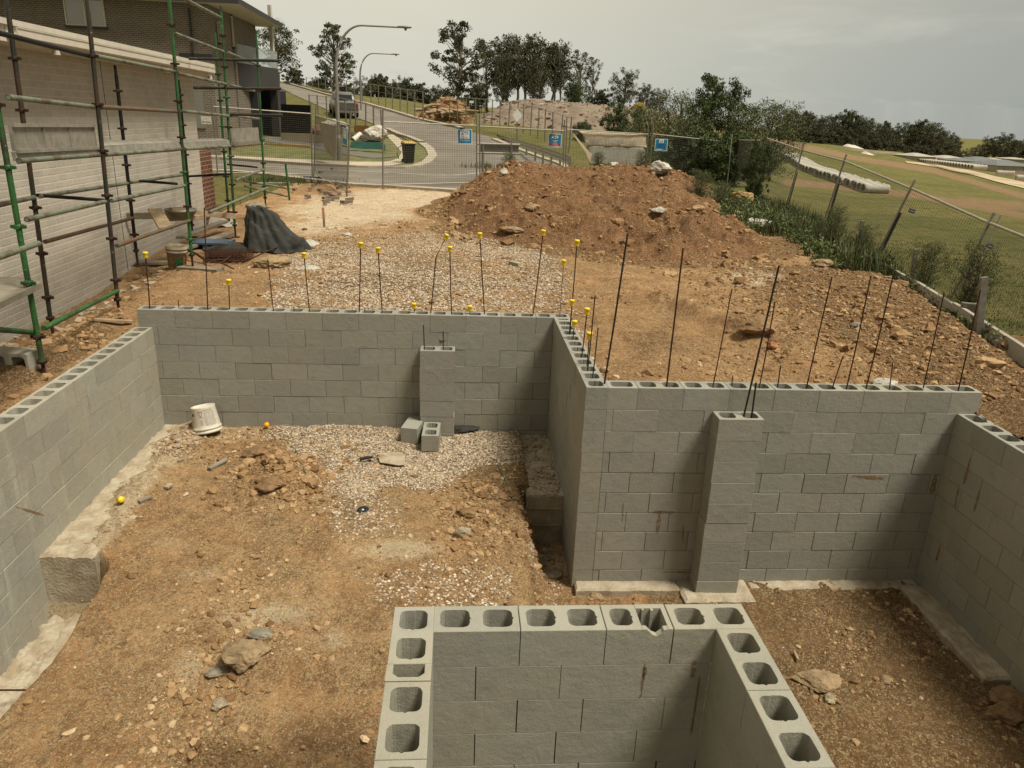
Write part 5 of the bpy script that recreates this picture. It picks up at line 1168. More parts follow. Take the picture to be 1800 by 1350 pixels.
# ================================================================== RIGHT BOUNDARY
MT['fc'] = plain('fibre_cement', (.36, .33, .26), .9, 0, .2, 5, .2)
def boundary():
    root = empty('boundary_wall', (5.5, 2, -.5), 'low ribbed cement panel wall edging the grass field on the right', 'boundary wall')
    y = -3.0
    while y < 14:
        y2 = y+1.8; P = V3(float(wallx(y)), y, 0); Q = V3(float(wallx(y2)), y2, 0); d = (Q-P)/np.linalg.norm(Q-P); n_ = V3(d[1], -d[0], 0); Lp = np.linalg.norm(Q-P)
        zt = -.13-.012*max(0, y-2); prof = []; x = .01
        k = 0; nx = int((Lp-.02)/.06)
        poly = []
        for i in range(nx): x = .01+i*.06; poly += [(x, -.03), (x+.047, -.03), (x+.050, -.020), (x+.057, -.020)]
        poly += [(Lp-.01, -.03), (Lp-.01, .03), (.01, .03)]; m = MB(); m.prism([(a, -b) for a, b in poly][::-1], P+V3(0, 0, -.9), d, n_, V3(0, 0, 1), zt+.9); m.build('panel', MT['fc'], root)
        y = y2
boundary()
for px, pt, pb, wd in ((1510, 388, 455, .07), (1604, 438, 500, .06), (1722, 487, 590, .09)):
    q = at(px, pb, Z=-.3); x = q[0]; b = V3(float(wallx(q[1]))-.05, q[1], -.4); b = V3(q[0], q[1], -.45); t = at(px+(8 if px > 1700 else 6), pt, Y=q[1]); m = MB(); m.beam(b, t, wd, .05, up=(0, 1, 0))
    lab = {1510: 'grey steel post rising from the long grass left of the third leaning post', 1604: 'thin grey post half hidden by the bush between two leaning posts', 1722: 'stout grey post behind the grey plates at the right'}[px]
    tag(m.build('steel_post', MT['galv'], base=b), lab, 'post')
for (x0, y0, x1, y1, lab) in ((1694, 533, 1728, 568, 'folded grey steel plate at the boundary by the right-hand bush'), (1497, 424, 1520, 446, 'small folded grey steel plate in the long grass')):
    Yp = at((x0+x1)/2, y1, Z=-.35)[1]; A = at(x0, y1, Y=Yp); B = at(x1, y1+3, Y=Yp); C_ = at(x1+1, y0, Y=Yp); D = at(x0, y0, Y=Yp); m = MB(); k = V3(.02, .10, 0)
    m.add([A, (A+B)/2-V3(0, .08, 0), B, C_, (C_+D)/2-V3(0, .08, 0), D]+[p+k for p in (A, (A+B)/2-V3(0, .08, 0), B, C_, (C_+D)/2-V3(0, .08, 0), D)], [(0, 1, 4, 5), (1, 2, 3, 4), (6, 11, 10, 7), (7, 10, 9, 8), (5, 4, 10, 11), (4, 3, 9, 10), (0, 6, 7, 1), (1, 7, 8, 2), (0, 5, 11, 6), (2, 8, 9, 3)])
    tag(m.build('steel_plate', MT['galv'], base=A), lab, 'steel plate')
# ================================================================== TEMPORARY FENCING
MT['wire'] = plain('mesh_wire', (.11, .10, .075), .6, .4, .3, 10)
def text_obj(name, s, size, M4, mat, parent, ext=.0006):
    cu = bpy.data.curves.new(name, 'FONT'); cu.body = s; cu.size = size; cu.align_x = 'CENTER'; cu.align_y = 'CENTER'; cu.extrude = ext; cu.resolution_u = 3; cu.offset = size*.02
    o = bpy.data.objects.new(name, cu); COL.objects.link(o); dg = bpy.context.evaluated_depsgraph_get(); me = bpy.data.meshes.new_from_object(o.evaluated_get(dg)); bpy.data.objects.remove(o)
    me.transform(M4); me.transform(Matrix.Translation(Vector(tuple(-WL[parent.name])))); me.materials.clear(); me.materials.append(MT[mat])
    q = bpy.data.objects.new(name, me); COL.objects.link(q); q.parent = parent; WL[q.name] = WL[parent.name]; return q
MT['sgn_b'] = plain('sign_blue', (.02, .20, .36), .5, 0, .08, 8); MT['sgn_w'] = plain('sign_white', (.72, .74, .68), .5, 0, .05, 8); MT['sgn_r'] = plain('sign_red', (.50, .035, .03), .5, 0, .1, 8); MT['navy'] = plain('sign_navy', (.03, .04, .10), .5)
def sign(root_parent, quad, lines, off=.02, lab=None):
    A, B, C_, D = quad      # tl, tr, br, bl
    ux = (B-A); w_ = np.linalg.norm(ux); ux /= w_; uy = (A-D); h_ = np.linalg.norm(uy); uy = uy/h_; n_ = np.cross(ux, uy); n_ /= np.linalg.norm(n_)
    if n_@(CAM-A) < 0: n_ = -n_
    O = (A+B+C_+D)/4+n_*off; uy = np.cross(n_, ux)
    if uy[2] < 0: uy = -uy
    root = empty('fence_sign', O, lab, 'sign')
    def rect(nm, x0, x1, y0, y1, d, mt, par=root):
        m = MB(); m.box((x0, y0, 0), (x1, y1, d[1]-d[0]), (O+n_*d[0], ux, uy, n_)); return m.build(nm, MT[mt], par)
    bd = rect('board', -w_/2, w_/2, -h_/2, h_/2, (0, .004), 'sgn_w'); rect('blue_field', -w_/2*.92, w_/2*.92, -h_/2*.92, h_/2*.92, (.004, .005), 'sgn_b')
    M4 = lambda x, y, d: Matrix(((ux[0], uy[0], n_[0], (O+ux*x+uy*y+n_*d)[0]), (ux[1], uy[1], n_[1], (O+ux*x+uy*y+n_*d)[1]), (ux[2], uy[2], n_[2], (O+ux*x+uy*y+n_*d)[2]), (0, 0, 0, 1)))
    for q in lines:
        if q[0] == 'r': rect(q[1], q[2]*w_, q[3]*w_, q[4]*h_, q[5]*h_, (q[6], q[6]+.001), q[7])
        else: text_obj(q[1], q[2], q[3]*h_, M4(q[4]*w_, q[5]*h_, q[6]), q[7], root)
    return root
def fence_panel(label, A, B, za, zb, ha, hb, posts=(1, 1), low=True, sag=0, over=.12, pitch=.075, feet=False, mesh=True, rl='rail', wr=.0034, pr=.026, group='temporary fence panels'):
    """A,B base points of the two posts (xy) ; ha,hb : top rail height points"""
    A = np.array(A, float); B = np.array(B, float); root = empty('temporary_fence', (A+B)/2, label, 'fence panel', group)
    TA, TB = np.array(ha, float), np.array(hb, float)
    for k, (b, t) in enumerate(((A, TA), (B, TB))):
        if not posts[k]: continue
        d = (t-b)/np.linalg.norm(t-b); m = MB(); m.tube([b-d*.03, t+d*over], pr, 8); m.build('post', MT['galv'], root)
    m = MB(); m.tube([TA, TB], .023, 8); m.build('top_rail', MT[rl], root)
    d0 = (TA-A); d1 = (TB-B); LA = A+d0*.07; LB = B+d1*.07
    if low: m = MB(); m.tube([LA, LB], .02, 8); m.build('bottom_rail', MT[rl], root)
    if mesh:
        m = MB(); W_ = np.linalg.norm(TB-TA); nv_ = int(W_/pitch); nh = int(np.linalg.norm(TA-LA)/pitch); r = wr
        for i in range(1, nv_): t = i/nv_; m.tube([LA+(LB-LA)*t, TA+(TB-TA)*t], r, 3, cap=False, smooth=False)
        for j in range(1, nh): t = j/nh; m.tube([LA+(TA-LA)*t, LB+(TB-LB)*t], r, 3, cap=False, smooth=False)
        m.build('wire_mesh', MT['wire'], root)
    return root
def pb(px, py): q = at(px, py, Z=-.3); return q
b1, b2 = pb(383, 312), pb(549, 314)
fence_panel('fence panel furthest left, seen through the scaffold', b1, b2, 0, 0, at(374, 187.5, Y=b1[1]), at(547, 200, Y=b2[1]), over=.35)
b3, b4 = pb(551.5, 312), pb(609.5, 346)
fence_panel('open gate leaf swung inwards, carrying a narrow blue sign', b3, b4, 0, 0, at(555, 203, Y=b3[1]), at(615.5, 220, Y=b4[1]), over=.40)
b5, b6 = pb(673, 333), pb(838, 328)
fence_panel('gate panel before the street corner with a square blue sign at its right', b5, b6, 0, 0, at(673, 214, Y=b5[1]), at(838, 221, Y=b6[1]), over=.38)
b6b = pb(843, 328)
b7 = V3(at(991, 290, Y=25.2)[0], 25.2, -.3); b8 = V3(at(1138, 285, Y=27.4)[0], 27.4, -.3)
fence_panel('fence panel over the steel barrier with a blue and red sign', b6b+V3(.02, 0, 0), b7, 0, 0, at(843, 222, Y=b6b[1]), at(992, 230, Y=b7[1]), over=.42)
fence_panel('fence panel holding the sagging cream banner', b7+V3(.1, 0, 0), b8, 0, 0, at(996, 227.5, Y=b7[1]), at(1139, 236, Y=b8[1]), over=.42, low=True)
b9, b10, b11 = pb(1275, 318), pb(1331, 340), pb(1325, 345)
b8b = b8+V3(.12, 0, 0)
fence_panel('fence panel with the blue sign before the dark shrubs', b8b, b9, 0, 0, at(1147, 235.5, Y=b8[1]), at(1283, 250, Y=b9[1]), over=.42)
fence_panel('short fence panel at the far corner of the plot', b9+V3(.08, 0, 0), b10, 0, 0, at(1286, 246, Y=b9[1]), at(1337, 247, Y=b10[1]), over=.30)
# second row of panels glimpsed behind
m = 0
q1, q2 = V3(*at(1212, 300, Z=-.35)), V3(*at(1335, 285, Z=-.9))
RP = [((1330, 345), (1348, 243)), ((1377.5, 380), (1410, 264)), ((1443, 406), (1484, 283)), ((1533, 466), (1601, 331)), ((1675, 520), (1739, 392)), ((1870, 640), (1935, 470))]
RPb = []
for (b, t) in RP:
    B = at(b[0], b[1], Z=-.33); RPb.append((B, at(t[0], t[1], Y=B[1])))
names = ['leaning fence panel beside the dark corner shrubs', 'leaning fence panel in front of the long row of pipes', 'leaning fence panel over the long grass with one small dark tag', 'leaning fence panel behind the bush at the right', 'leaning fence panel cut by the right frame edge']
for i in range(5):
    A, TA = RPb[i]; B, TB = RPb[i+1]; A2 = A+V3(.02, .03, 0)
    fence_panel(names[i], A2, B, 0, 0, TA+V3(.02, .03, 0), TB, over=.16 if i else .25, rl='rail', low=False, wr=.0023, pr=.022)
for (x, y, w_, h_, Yi, lab) in ((1603, 371, 11, 6, 8.3, 'small navy tag wired to the mesh left of the double post'), (1740, 433, 12, 6, 5.6, 'small navy tag wired to the mesh near the right frame edge')):
    c = at(x, y, Y=Yi); m = MB(); s = np.linalg.norm(c-CAM)/CF; m.box((-w_*s/2, -.003, -h_*s/2), (w_*s/2, .003, h_*s/2), (c, V3(.96, 0, -.22), V3(0, 1, 0), V3(.22, 0, .96)))
    o = m.build('fence_tag', MT['navy'], base=c); tag(o, lab, 'tag'); m = MB(); m.box((-w_*s*.4, -.005, -h_*s*.1), (w_*s*.4, -.0032, h_*s*.15), (c, V3(.96, 0, -.22), V3(0, 1, 0), V3(.22, 0, .96))); m.build('printed_strip', MT['rail'], o)
# black star pickets on the leaning posts, extra slanted poles
for i, (pt, pbm, lab) in enumerate([((1399, 303), (1378, 378), 'black picket wired to the first leaning post'), ((1472, 323), (1448, 402), 'black picket wired to the second leaning post'), ((1579, 373), (1532, 467), 'long black picket along the third leaning post'), ((1710, 448), (1690, 500), 'black picket in the bush at the right'),
                                    ((1292, 299), (1276, 343), 'dark slanted picket by the corner panel'), ((1334, 300), (1324, 342), 'dark picket before the corner shrub')]):
    B = at(*pbm, Z=-.36); Tt = at(*pt, Y=B[1]-.06); m = MB(); m.beam(B-V3(0, .09, 0), Tt-V3(0, .07, 0), .046, .046, up=(0, 1, 0)); tag(m.build('star_picket', MT['black'], base=B), lab, 'picket')
for (pt, pbm, lab) in (((1760, 378), (1700, 505), 'second pale pole of the double post at the right'), ((1218, 232), (1209, 302), 'pale slanted pole behind the dark shrub panel'), ((1287, 236), (1278, 326), 'pale pole doubled at the corner of the plot')):
    B = at(*pbm, Z=-.33); m = MB(); m.tube([B, at(*pt, Y=B[1])], .018, 8); tag(m.build('fence_pole', MT['rail'], base=B), lab, 'pole')
# fence foot block
c = pb(551, 317); m = MB(); m.box((c[0]-.35, c[1]-.12, -.32), (c[0]+.35, c[1]+.12, -.17)); o = m.build('weight_block', MT['blue2'] if 'blue2' in MT else MT['blueg'], base=c); tag(o, 'blue plastic fence foot at the left gate post', 'fence foot')
# signs
def quad(px, Ys): return [at(x, y, Y=Yy) for (x, y), Yy in zip(px, Ys)]
yy = b5[1]+(b6[1]-b5[1])*((817-673)/165)
atf = [('r', 'logo_panel', -.32, .32, -.16, .40, .005, 'sgn_w'), ('r', 'logo_bar', -.24, .24, .30, .345, .006, 'sgn_r'), ('t', 'lettering', 'ATF', .30, 0, .155, .0065, 'sgn_b'), ('r', 'logo_bar', -.24, .24, -.045, -.015, .006, 'sgn_r'), ('r', 'logo_bar', -.24, .24, -.115, -.085, .006, 'navy'), ('t', 'lettering', '1300 113 016', .125, 0, -.28, .006, 'sgn_w')]
sign(None, quad([(804.5, 226.5), (830, 227), (829.5, 253.5), (804, 252.5)], [yy]*4), atf, .03, 'square blue fence sign lettered ATF on the gate panel by the street')
yy = b6[1]+(b7[1]-b6[1])*((975-843)/148)
sign(None, quad([(963.5, 234.5), (987, 235.5), (986.5, 260), (963.5, 258.5)], [yy]*4), [('r', 'logo_bar', -.22, .22, .40, .43, .006, 'sgn_r'), ('t', 'lettering', 'ATF', .32, 0, .23, .006, 'sgn_w'), ('r', 'logo_bar', -.22, .22, .06, .09, .006, 'navy'), ('r', 'logo_bar', -.22, .22, .0, .03, .006, 'sgn_w'), ('t', 'lettering', 'HIRE', .13, 0, -.09, .006, 'sgn_w'), ('r', 'red_band', -.43, .43, -.33, -.18, .006, 'sgn_r'), ('t', 'lettering', '1300 000', .11, 0, -.255, .0075, 'sgn_w'), ('r', 'text_line', -.36, .36, -.43, -.38, .006, 'sgn_w')], .03, 'blue fence sign with a red band, on the panel over the barrier')
yy = b8[1]-1.0
sign(None, quad([(1152, 243.5), (1174, 244), (1172, 266.5), (1150, 264.5)], [yy]*4), [('r', 'logo_panel', -.18, .18, .17, .46, .005, 'sgn_w'), ('t', 'lettering', 'ATF', .17, 0, .30, .0062, 'navy'), ('r', 'logo_bar', -.12, .12, .20, .225, .006, 'sgn_r')]+[('r', 'text_line', -.34, .34, v, v+.03, .006, 'sgn_b' if 0 else 'navy') for v in (.02, -.07, -.16, -.25)]+[('r', 'text_line', -.36, .1, -.40, -.35, .006, 'sgn_w')], .03, 'blue fence sign with small white logo before the dark shrubs')
yg = lambda x: b3[1]+(b4[1]-b3[1])*((x-553)/59)
sign(None, quad([(605, 225), (613.5, 228), (612, 257), (603.5, 252)], [yg(605), yg(613.5), yg(612), yg(603.5)]), [('r', 'logo_panel', -.32, .32, -.10, .42, .005, 'sgn_w'), ('r', 'logo_bar', -.24, .24, .32, .35, .006, 'sgn_r'), ('t', 'lettering', 'ATF', .24, 0, .19, .0065, 'sgn_b'), ('r', 'logo_bar', -.24, .24, -.03, -.005, .006, 'sgn_r')], .03, 'narrow-looking blue fence sign on the open gate leaf')
# white notice on the left panel
yy = b1[1]
c = quad([(353, 204), (371, 204), (371, 218.5), (353, 217.5)], [21.5]*4)
ux = (c[1]-c[0]); w_ = np.linalg.norm(ux); nrt = empty('notice_board', (c[0]+c[2])/2, 'small white notice with black text seen past the end of the pale building', 'sign'); m = MB(); m.box((c[0][0], 21.49, c[2][2]), (c[1][0], 21.5, c[0][2])); m.build('board', MT['white'], nrt)
text_obj('lettering', 'Metro Homes', .05, Matrix(((1, 0, 0, (c[0][0]+c[1][0])/2), (0, 0, -1, 21.487), (0, 1, 0, c[2][2]+.07), (0, 0, 0, 1))), 'inkb', nrt)
text_obj('emblem', 'I', .09, Matrix(((1, 0, 0, (c[0][0]+c[1][0])/2), (0, 0, -1, 21.487), (0, 1, 0, c[2][2]+.17), (0, 0, 0, 1))), 'ink', nrt)
# banner
MT['banner'] = plain('cream_banner', (.58, .48, .31), .8, 0, .08, 3, .1); MT['banner2'] = plain('grey_banner_back', (.36, .345, .27), .8, 0, .15, 3)
def bann():
    f = lambda x: b7[1]+(b8[1]-b7[1])*((x-993)/147)+.06; P = lambda x, y: at(x, y, Y=f(x)); root = empty('banner', P(1070, 262), 'cream banner with faded writing tied to the fence, left corner folded down', 'banner')
    def cloth(nm, pts_t, pts_b, mt, n_=10, off=0.):
        m = MB(); V = []; k = len(pts_t)
        for j in range(n_+1):
            for i in range(k):
                a = P(*pts_t[i]); b = P(*pts_b[i]); q = a+(b-a)*(j/n_); q = q+V3(0, off+.05*math.sin(i*1.9+j*.5)*(j/n_), 0); V.append(q)
        m.add(V, [(j*k+i, j*k+i+1, (j+1)*k+i+1, (j+1)*k+i) for j in range(n_) for i in range(k-1)], True); o = m.build(nm, MT[mt], root); s_ = o.modifiers.new('t', 'SOLIDIFY'); s_.thickness = .006; return o
    X = np.linspace(1003, 1136, 14); top = [(x, 228+(x-1003)*.06) for x in X]; mid = [(x-.2*max(0, 0), 255+(x-1003)*.035) for x in X]
    mid = [(max(x, 1003+(254-228)*.98*1.0) if x < 1030 else x, 229+min(26, max(1.5, (x-1003)*.92))+(x-1003)*.035) for x in X]
    cloth('upper_cloth', top, mid, 'banner')
    X2 = np.linspace(1030, 1134, 12); cloth('lower_cloth', [(x, 255+(x-1003)*.035) for x in X2], [(max(x, 1036+0), 289+(x-1003)*.02) for x in X2], 'banner2')
    m = MB(); m.add([P(1003, 229)-V3(0, .03, 0), P(1040, 272)-V3(0, .03, 0), P(1037, 287)-V3(0, .05, 0), P(1028, 266)-V3(0, .06, 0), P(1012, 244)-V3(0, .05, 0)], [(0, 1, 2, 3, 4)]); o = m.build('folded_corner', MT['banner'], root); s_ = o.modifiers.new('t', 'SOLIDIFY'); s_.thickness = .006
    A = P(1028, 247); B = P(1112, 252); u = (B-A)/np.linalg.norm(B-A); 
    for s, x, y, h in (('infinity', 1048, 246.5, .30), ('Homes', 1079, 248, .36), ('Australia', 1104, 250, .28)):
        q = P(x, y)-V3(0, .1, 0); text_obj('lettering', s, h, Matrix(((u[0], 0, u[1], q[0]), (u[1], 0, -u[0], q[1]), (0, 1, 0, q[2]), (0, 0, 0, 1))), 'ink', root)
bann()
# steel barrier behind the fence
q0, q1 = pb(849, 330), pb(899, 318)
br = empty('barrier_gate', q0, 'grey steel barrier frame on two legs behind the fence, in the street', 'barrier')
Yb_ = 26.5
for x in (849, 899): m = MB(); m.tube([V3(at(x, 300, Y=Yb_)[0], Yb_, -.3), at(x, 252, Y=Yb_)], .05, 8); m.build('leg', MT['galv'], br)
for y in (252.5, 268.5): m = MB(); m.tube([at(838, y, Y=Yb_), at(914, y+2, Y=Yb_)], .045, 8); m.build('rail', MT['rail'], br)
m = MB(); P = [at(843, 254, Y=Yb_+.03), at(912, 256, Y=Yb_+.03), at(912, 269, Y=Yb_+.03), at(843, 267, Y=Yb_+.03)]; m.add(P+[p+V3(0, .02, 0) for p in P], [(0, 1, 2, 3), (7, 6, 5, 4), (0, 4, 5, 1), (3, 2, 6, 7), (0, 3, 7, 4), (1, 5, 6, 2)]); m.build('infill_sheet', MT['galv'], br)
c = at(870, 300, Y=24); m = MB(); P = [at(853, 296, Y=24), at(872, 296, Y=24), at(870, 316, Y=24), at(852, 322, Y=24)]; MT['dgreen'] = plain('dark_green_bag', (.015, .05, .035), .7, 0, .3, 6)
bx = empty('waste_bag', c, 'dark green bag standing behind the left shoulder of the soil mound', 'bag'); m.add(P+[p+V3(.05, .6, 0) for p in P], [(0, 1, 2, 3), (7, 6, 5, 4), (0, 4, 5, 1), (3, 2, 6, 7), (0, 3, 7, 4), (1, 5, 6, 2)]); m.build('body', MT['dgreen'], bx)
for x in (866, 870): m = MB(); m.tube([at(x, 297, Y=24.1), at(x, 287, Y=24.1)], .045, 8); m.build('white_pipe', MT['white'], bx)
# ================================================================== STREET
MT['road'] = Mt('asphalt', .9, 0, .2); _m = MT['road']; _a = _m.mix(_m.ramp(_m.noise(.35, 5, .6), .35, .7), (.155, .135, .105), (.205, .182, .142)); _a = _m.mix(_m.ramp(_m.noise(.22, 6, .7, _m.scale(_m.co, 1.6, .4, 1)), .55, .72, 0, .45), _a, (.29, .255, .195)); _a = _m.mix(_m.ramp(_m.noise(9, 5, .8), .5, .7, 0, .35), _a, (.10, .09, .07)); _m.bump(_m.noise(40, 4), .3, .01); MT['road'] = _m.col(_a)
MT['path'] = plain('footpath_concrete', (.46, .39, .275), .9, 0, .2, 2, .2); MT['kerb'] = plain('kerb_concrete', (.42, .365, .27), .9, 0, .25, 3, .2); MT['line'] = plain('road_paint', (.48, .43, .34), .8, 0, .3, 3)
MT['verge'] = plain('mown_verge', (.17, .155, .06), .95, 0, .45, 1.4, .8, c2=(.085, .10, .03)); MT['drive'] = plain('driveway', (.15, .135, .11), .9, 0, .15, 2)
def flat(px): return [hillpt(x, y) for x, y in px]
def sheet(name, pts, z, mat, dr=None, kind='structure'):
    m = MB(); V = [V3(p[0], p[1], z) for p in pts]; m.add(V, [tuple(range(len(V)))])
    me = bpy.data.meshes.new(name); import bmesh; bm = bmesh.new(); vs = [bm.verts.new(tuple(v)) for v in V]; f = bm.faces.new(vs); bmesh.ops.triangulate(bm, faces=[f]); 
    for _ in range(3): bmesh.ops.subdivide_edges(bm, edges=[e for e in bm.edges if e.calc_length() > 1.2], cuts=2 if _ == 0 else 1, use_grid_fill=True)
    bmesh.ops.triangulate(bm, faces=bm.faces[:])
    for v in bm.verts: v.co.z = float(T(v.co.x, v.co.y))+z+.3
    bm.normal_update()
    if sum(f.normal.z for f in bm.faces) < 0: bmesh.ops.reverse_faces(bm, faces=bm.faces)
    bm.to_mesh(me); bm.free(); return tag(link(name, me, MT[mat]), kind=kind)
def hillpt(px, py, k=.09):
    h = 205.2+.0372*(px-808.8); s = (py-h)/CF; d = (k*41+.3+2.115)/(k+s)
    r_ = ray(px, py); t = np.linspace(14, 190, 3500)/r_[1]; Q = CAM[None]+r_[None]*t[:, None]; hit = np.where(Q[:, 2] <= T(Q[:, 0], Q[:, 1]))[0]
    return Q[hit[0]] if len(hit) else at(px, py, Y=CAM[1]+d*.985)
# flat junction slab, raised 4-12 mm over the terrain sheets
ROADZ = -.27
jn = [(250, 297), (400, 301), (470, 307), (613, 324), (807, 335), (930, 345), (1060, 360), (1060, 310), (985, 291), (916, 268), (868, 249), (845, 240)]
lf = [(703, 240), (740, 253), (757, 263), (765, 277), (755, 287), (732, 297), (707, 298.5), (540, 293), (400, 283), (250, 276)]
fr = flat(jn[:10])+[hillpt(868, 249), hillpt(845, 240)]+[hillpt(703, 240), hillpt(740, 253)]+flat(lf[3:])
def drape_strip(name, Lp, Rp, mat, dz=.05, n=12, sub=6, kind='structure'):
    Lp = [np.array(p) for p in Lp]; Rp = [np.array(p) for p in Rp]; V = []; rows = 0
    def res(P, N_):
        P = np.array(P); s = np.r_[0, np.cumsum(np.linalg.norm(np.diff(P, axis=0), axis=1))]; t = np.linspace(0, s[-1], N_); return np.stack([np.interp(t, s, P[:, k]) for k in range(3)], 1)
    N_ = len(Lp)*sub; A = res(Lp, N_); B = res(Rp, N_); V = np.array([[A[i]*(1-j/n)+B[i]*(j/n) for j in range(n+1)] for i in range(N_)]).reshape(-1, 3)
    V[:, 2] = T(V[:, 0], V[:, 1])+dz; i = (np.arange(N_-1)[:, None]*(n+1)+np.arange(n)[None, :]).ravel(); F = np.stack([i, i+1, i+n+2, i+n+1], 1); me = grid_mesh(V, F, name); 
    return tag(link(name, me, MT[mat]), kind=kind)
sheet('road_junction', flat(jn[:9])+flat([(930, 270), (850, 258), (748, 258), (757, 264), (765, 277), (755, 287), (732, 297), (707, 298.5), (540, 293), (400, 283), (250, 276)]), -.262, 'road')
j0 = [hillpt(746, 262), hillpt(925, 273)]
drape_strip('hill_road', [j0[0], hillpt(703, 240), hillpt(680, 230), hillpt(640, 212), hillpt(590, 200), hillpt(540, 178), hillpt(498, 158), hillpt(470, 146)],
            [j0[1], hillpt(868, 243), hillpt(800, 226), hillpt(737, 212.5), hillpt(673, 193), hillpt(610, 177), hillpt(545, 160), hillpt(500, 147)], 'road', .045)
def ribbon(name, px, w_, h_, mat, fn=None, dz=0., label=None, kind='structure'):
    P = [np.array((fn or hillpt)(x, y)) for x, y in px]; m = MB(); Q = np.array(P); s_ = np.r_[0, np.cumsum(np.linalg.norm(np.diff(Q, axis=0), axis=1))]; tt = np.linspace(0, s_[-1], max(len(P)*5, 8)); P = [V3(*[np.interp(a, s_, Q[:, k]) for k in range(3)]) for a in tt]
    for p in P: p[2] = float(T(p[0], p[1]))
    V = []
    for i, p in enumerate(P):
        d = P[min(i+1, len(P)-1)]-P[max(i-1, 0)]; n_ = V3(-d[1], d[0], 0); n_ /= np.linalg.norm(n_)
        for a, b in ((-w_/2, -.3), (-w_/2, h_), (w_/2, h_), (w_/2, -.3)): V.append(p+n_*a+V3(0, 0, b+dz))
    m.add(V, [(4*i+j, 4*i+j+1, 4*i+j+5, 4*i+j+4) for i in range(len(P)-1) for j in range(3)]); return tag(m.build(name, MT[mat]), kind=kind)
ribbon('white_line', [(250, 289), (400, 292), (540, 299), (640, 304), (740, 309.5), (800, 310), (845, 306)], .14, .062, 'line')
ribbon('kerb_near', [(250, 299), (400, 303), (470, 309), (613, 327), (700, 331.5), (807, 338), (930, 348)], .45, .10, 'kerb')
ribbon('kerb_corner', [(250, 275), (400, 281), (540, 291), (640, 296), (707, 297), (732, 295), (752, 286), (761, 277), (755, 264), (742, 254)], .50, .13, 'kerb')
ribbon('kerb_hill_left', [(742, 253), (720, 244), (703, 239), (690, 233), (680, 229)], .4, .16, 'kerb', hillpt)
ribbon('kerb_hill_right', [(812, 229), (800, 225), (737, 212), (673, 192.5), (610, 176), (545, 159), (500, 146)], .4, .2, 'kerb', hillpt)
ribbon('kerb_far_right', [(868, 246), (916, 266), (985, 290), (1050, 314)], .4, .12, 'kerb')
# verge and footpaths on the far corner
vg = flat([(250, 246), (400, 250), (560, 252), (690, 245), (735, 252), (752, 264), (757, 277), (748, 286), (728, 294), (705, 296), (540, 291), (400, 281), (250, 275)])
sheet('verge', vg, -.235, 'verge')
sheet('footpath', flat([(250, 266), (364, 272), (470, 280), (560, 284.5), (620, 287), (676, 287), (700, 281), (706, 270), (694, 256), (679, 240), (690, 238), (706, 248), (722, 262), (726, 276), (716, 288), (690, 293.5), (620, 293), (540, 289.5), (400, 278), (250, 271)]), -.222, 'path')
sheet('driveway', flat([(470, 243), (540, 249), (600, 262), (650, 272), (700, 279), (655, 281), (600, 274), (540, 262), (455, 249)]), -.210, 'drive')
ribbon('retaining_sleepers', [(465, 271), (480, 272), (545, 274.5)], .1, .62, 'sleeper', label='') if False else None
MT['sleeper'] = plain('new_pine_sleepers', (.42, .27, .075), .85, 0, .25, 3, .3)
slp = empty('sleeper_wall', at(505, 272, Z=-.3), 'low new pine sleeper wall edging the lawn of the two-storey house', 'retaining wall')
for k in range(3):
    m = MB(); a = at(345, 262, Z=-.3); m.beam(at(466, 270, Z=-.3)+V3(0, 0, .10+.2*k), at(547, 274, Z=-.3)+V3(0, 0, .10+.2*k-.03), .06, .195, bev=.008); m.build('sleeper', MT['sleeper'], slp)
m = MB(); m.beam(at(340, 262, Z=-.3)+V3(0, 0, .3), at(465, 269.5, Z=-.3)+V3(0, 0, .3), .1, .6); m.build('end_sleeper', MT['path'], slp)
lw = [at(466, 268, Z=-.3)+V3(0, .1, .55), at(547, 272, Z=-.3)+V3(0, .1, .42), at(560, 255, Z=-.3)+V3(0, 0, .3), at(470, 246, Z=-.3)+V3(0, 0, .6)]
m = MB(); m.add(lw, [(0, 1, 2, 3)]); tag(m.build('lawn', MT['verge']), kind='structure')
# blue-stone faced wall of the corner plot (pale panel), black fence
def panelq(name, px4, Ya, Yb, mat, label, cat, th=.1, extra=None):
    P = [at(*px4[0], Y=Ya), at(*px4[1], Y=Yb), at(*px4[2], Y=Yb), at(*px4[3], Y=Ya)]; m = MB(); n_ = np.cross(P[1]-P[0], P[3]-P[0]); n_ /= np.linalg.norm(n_)
    if n_@(CAM-P[0]) < 0: n_ = -n_
    m.add(P+[p-n_*th for p in P], [(0, 1, 2, 3), (7, 6, 5, 4), (0, 4, 5, 1), (3, 2, 6, 7), (0, 3, 7, 4), (1, 5, 6, 2)]); return tag(m.build(name, MT[mat], base=P[3]), label, cat)
panelq('shade_cloth', [(560, 214), (592, 222), (590, 283), (571, 262)], 33, 31, 'path', 'pale sheet of mesh cloth hung on the fence beside the first lamp post', 'cloth', .02)
panelq('colorbond_fence', [(494, 183), (546, 185), (545, 235), (494, 233)], 42, 41, 'black', 'black sheet fence right of the two-storey house', 'fence')
panelq('retaining_wall', [(494, 233.5), (568, 237), (568, 252), (494, 246)], 41.5, 40, 'path', 'low pale block wall under the black fence', 'retaining wall')
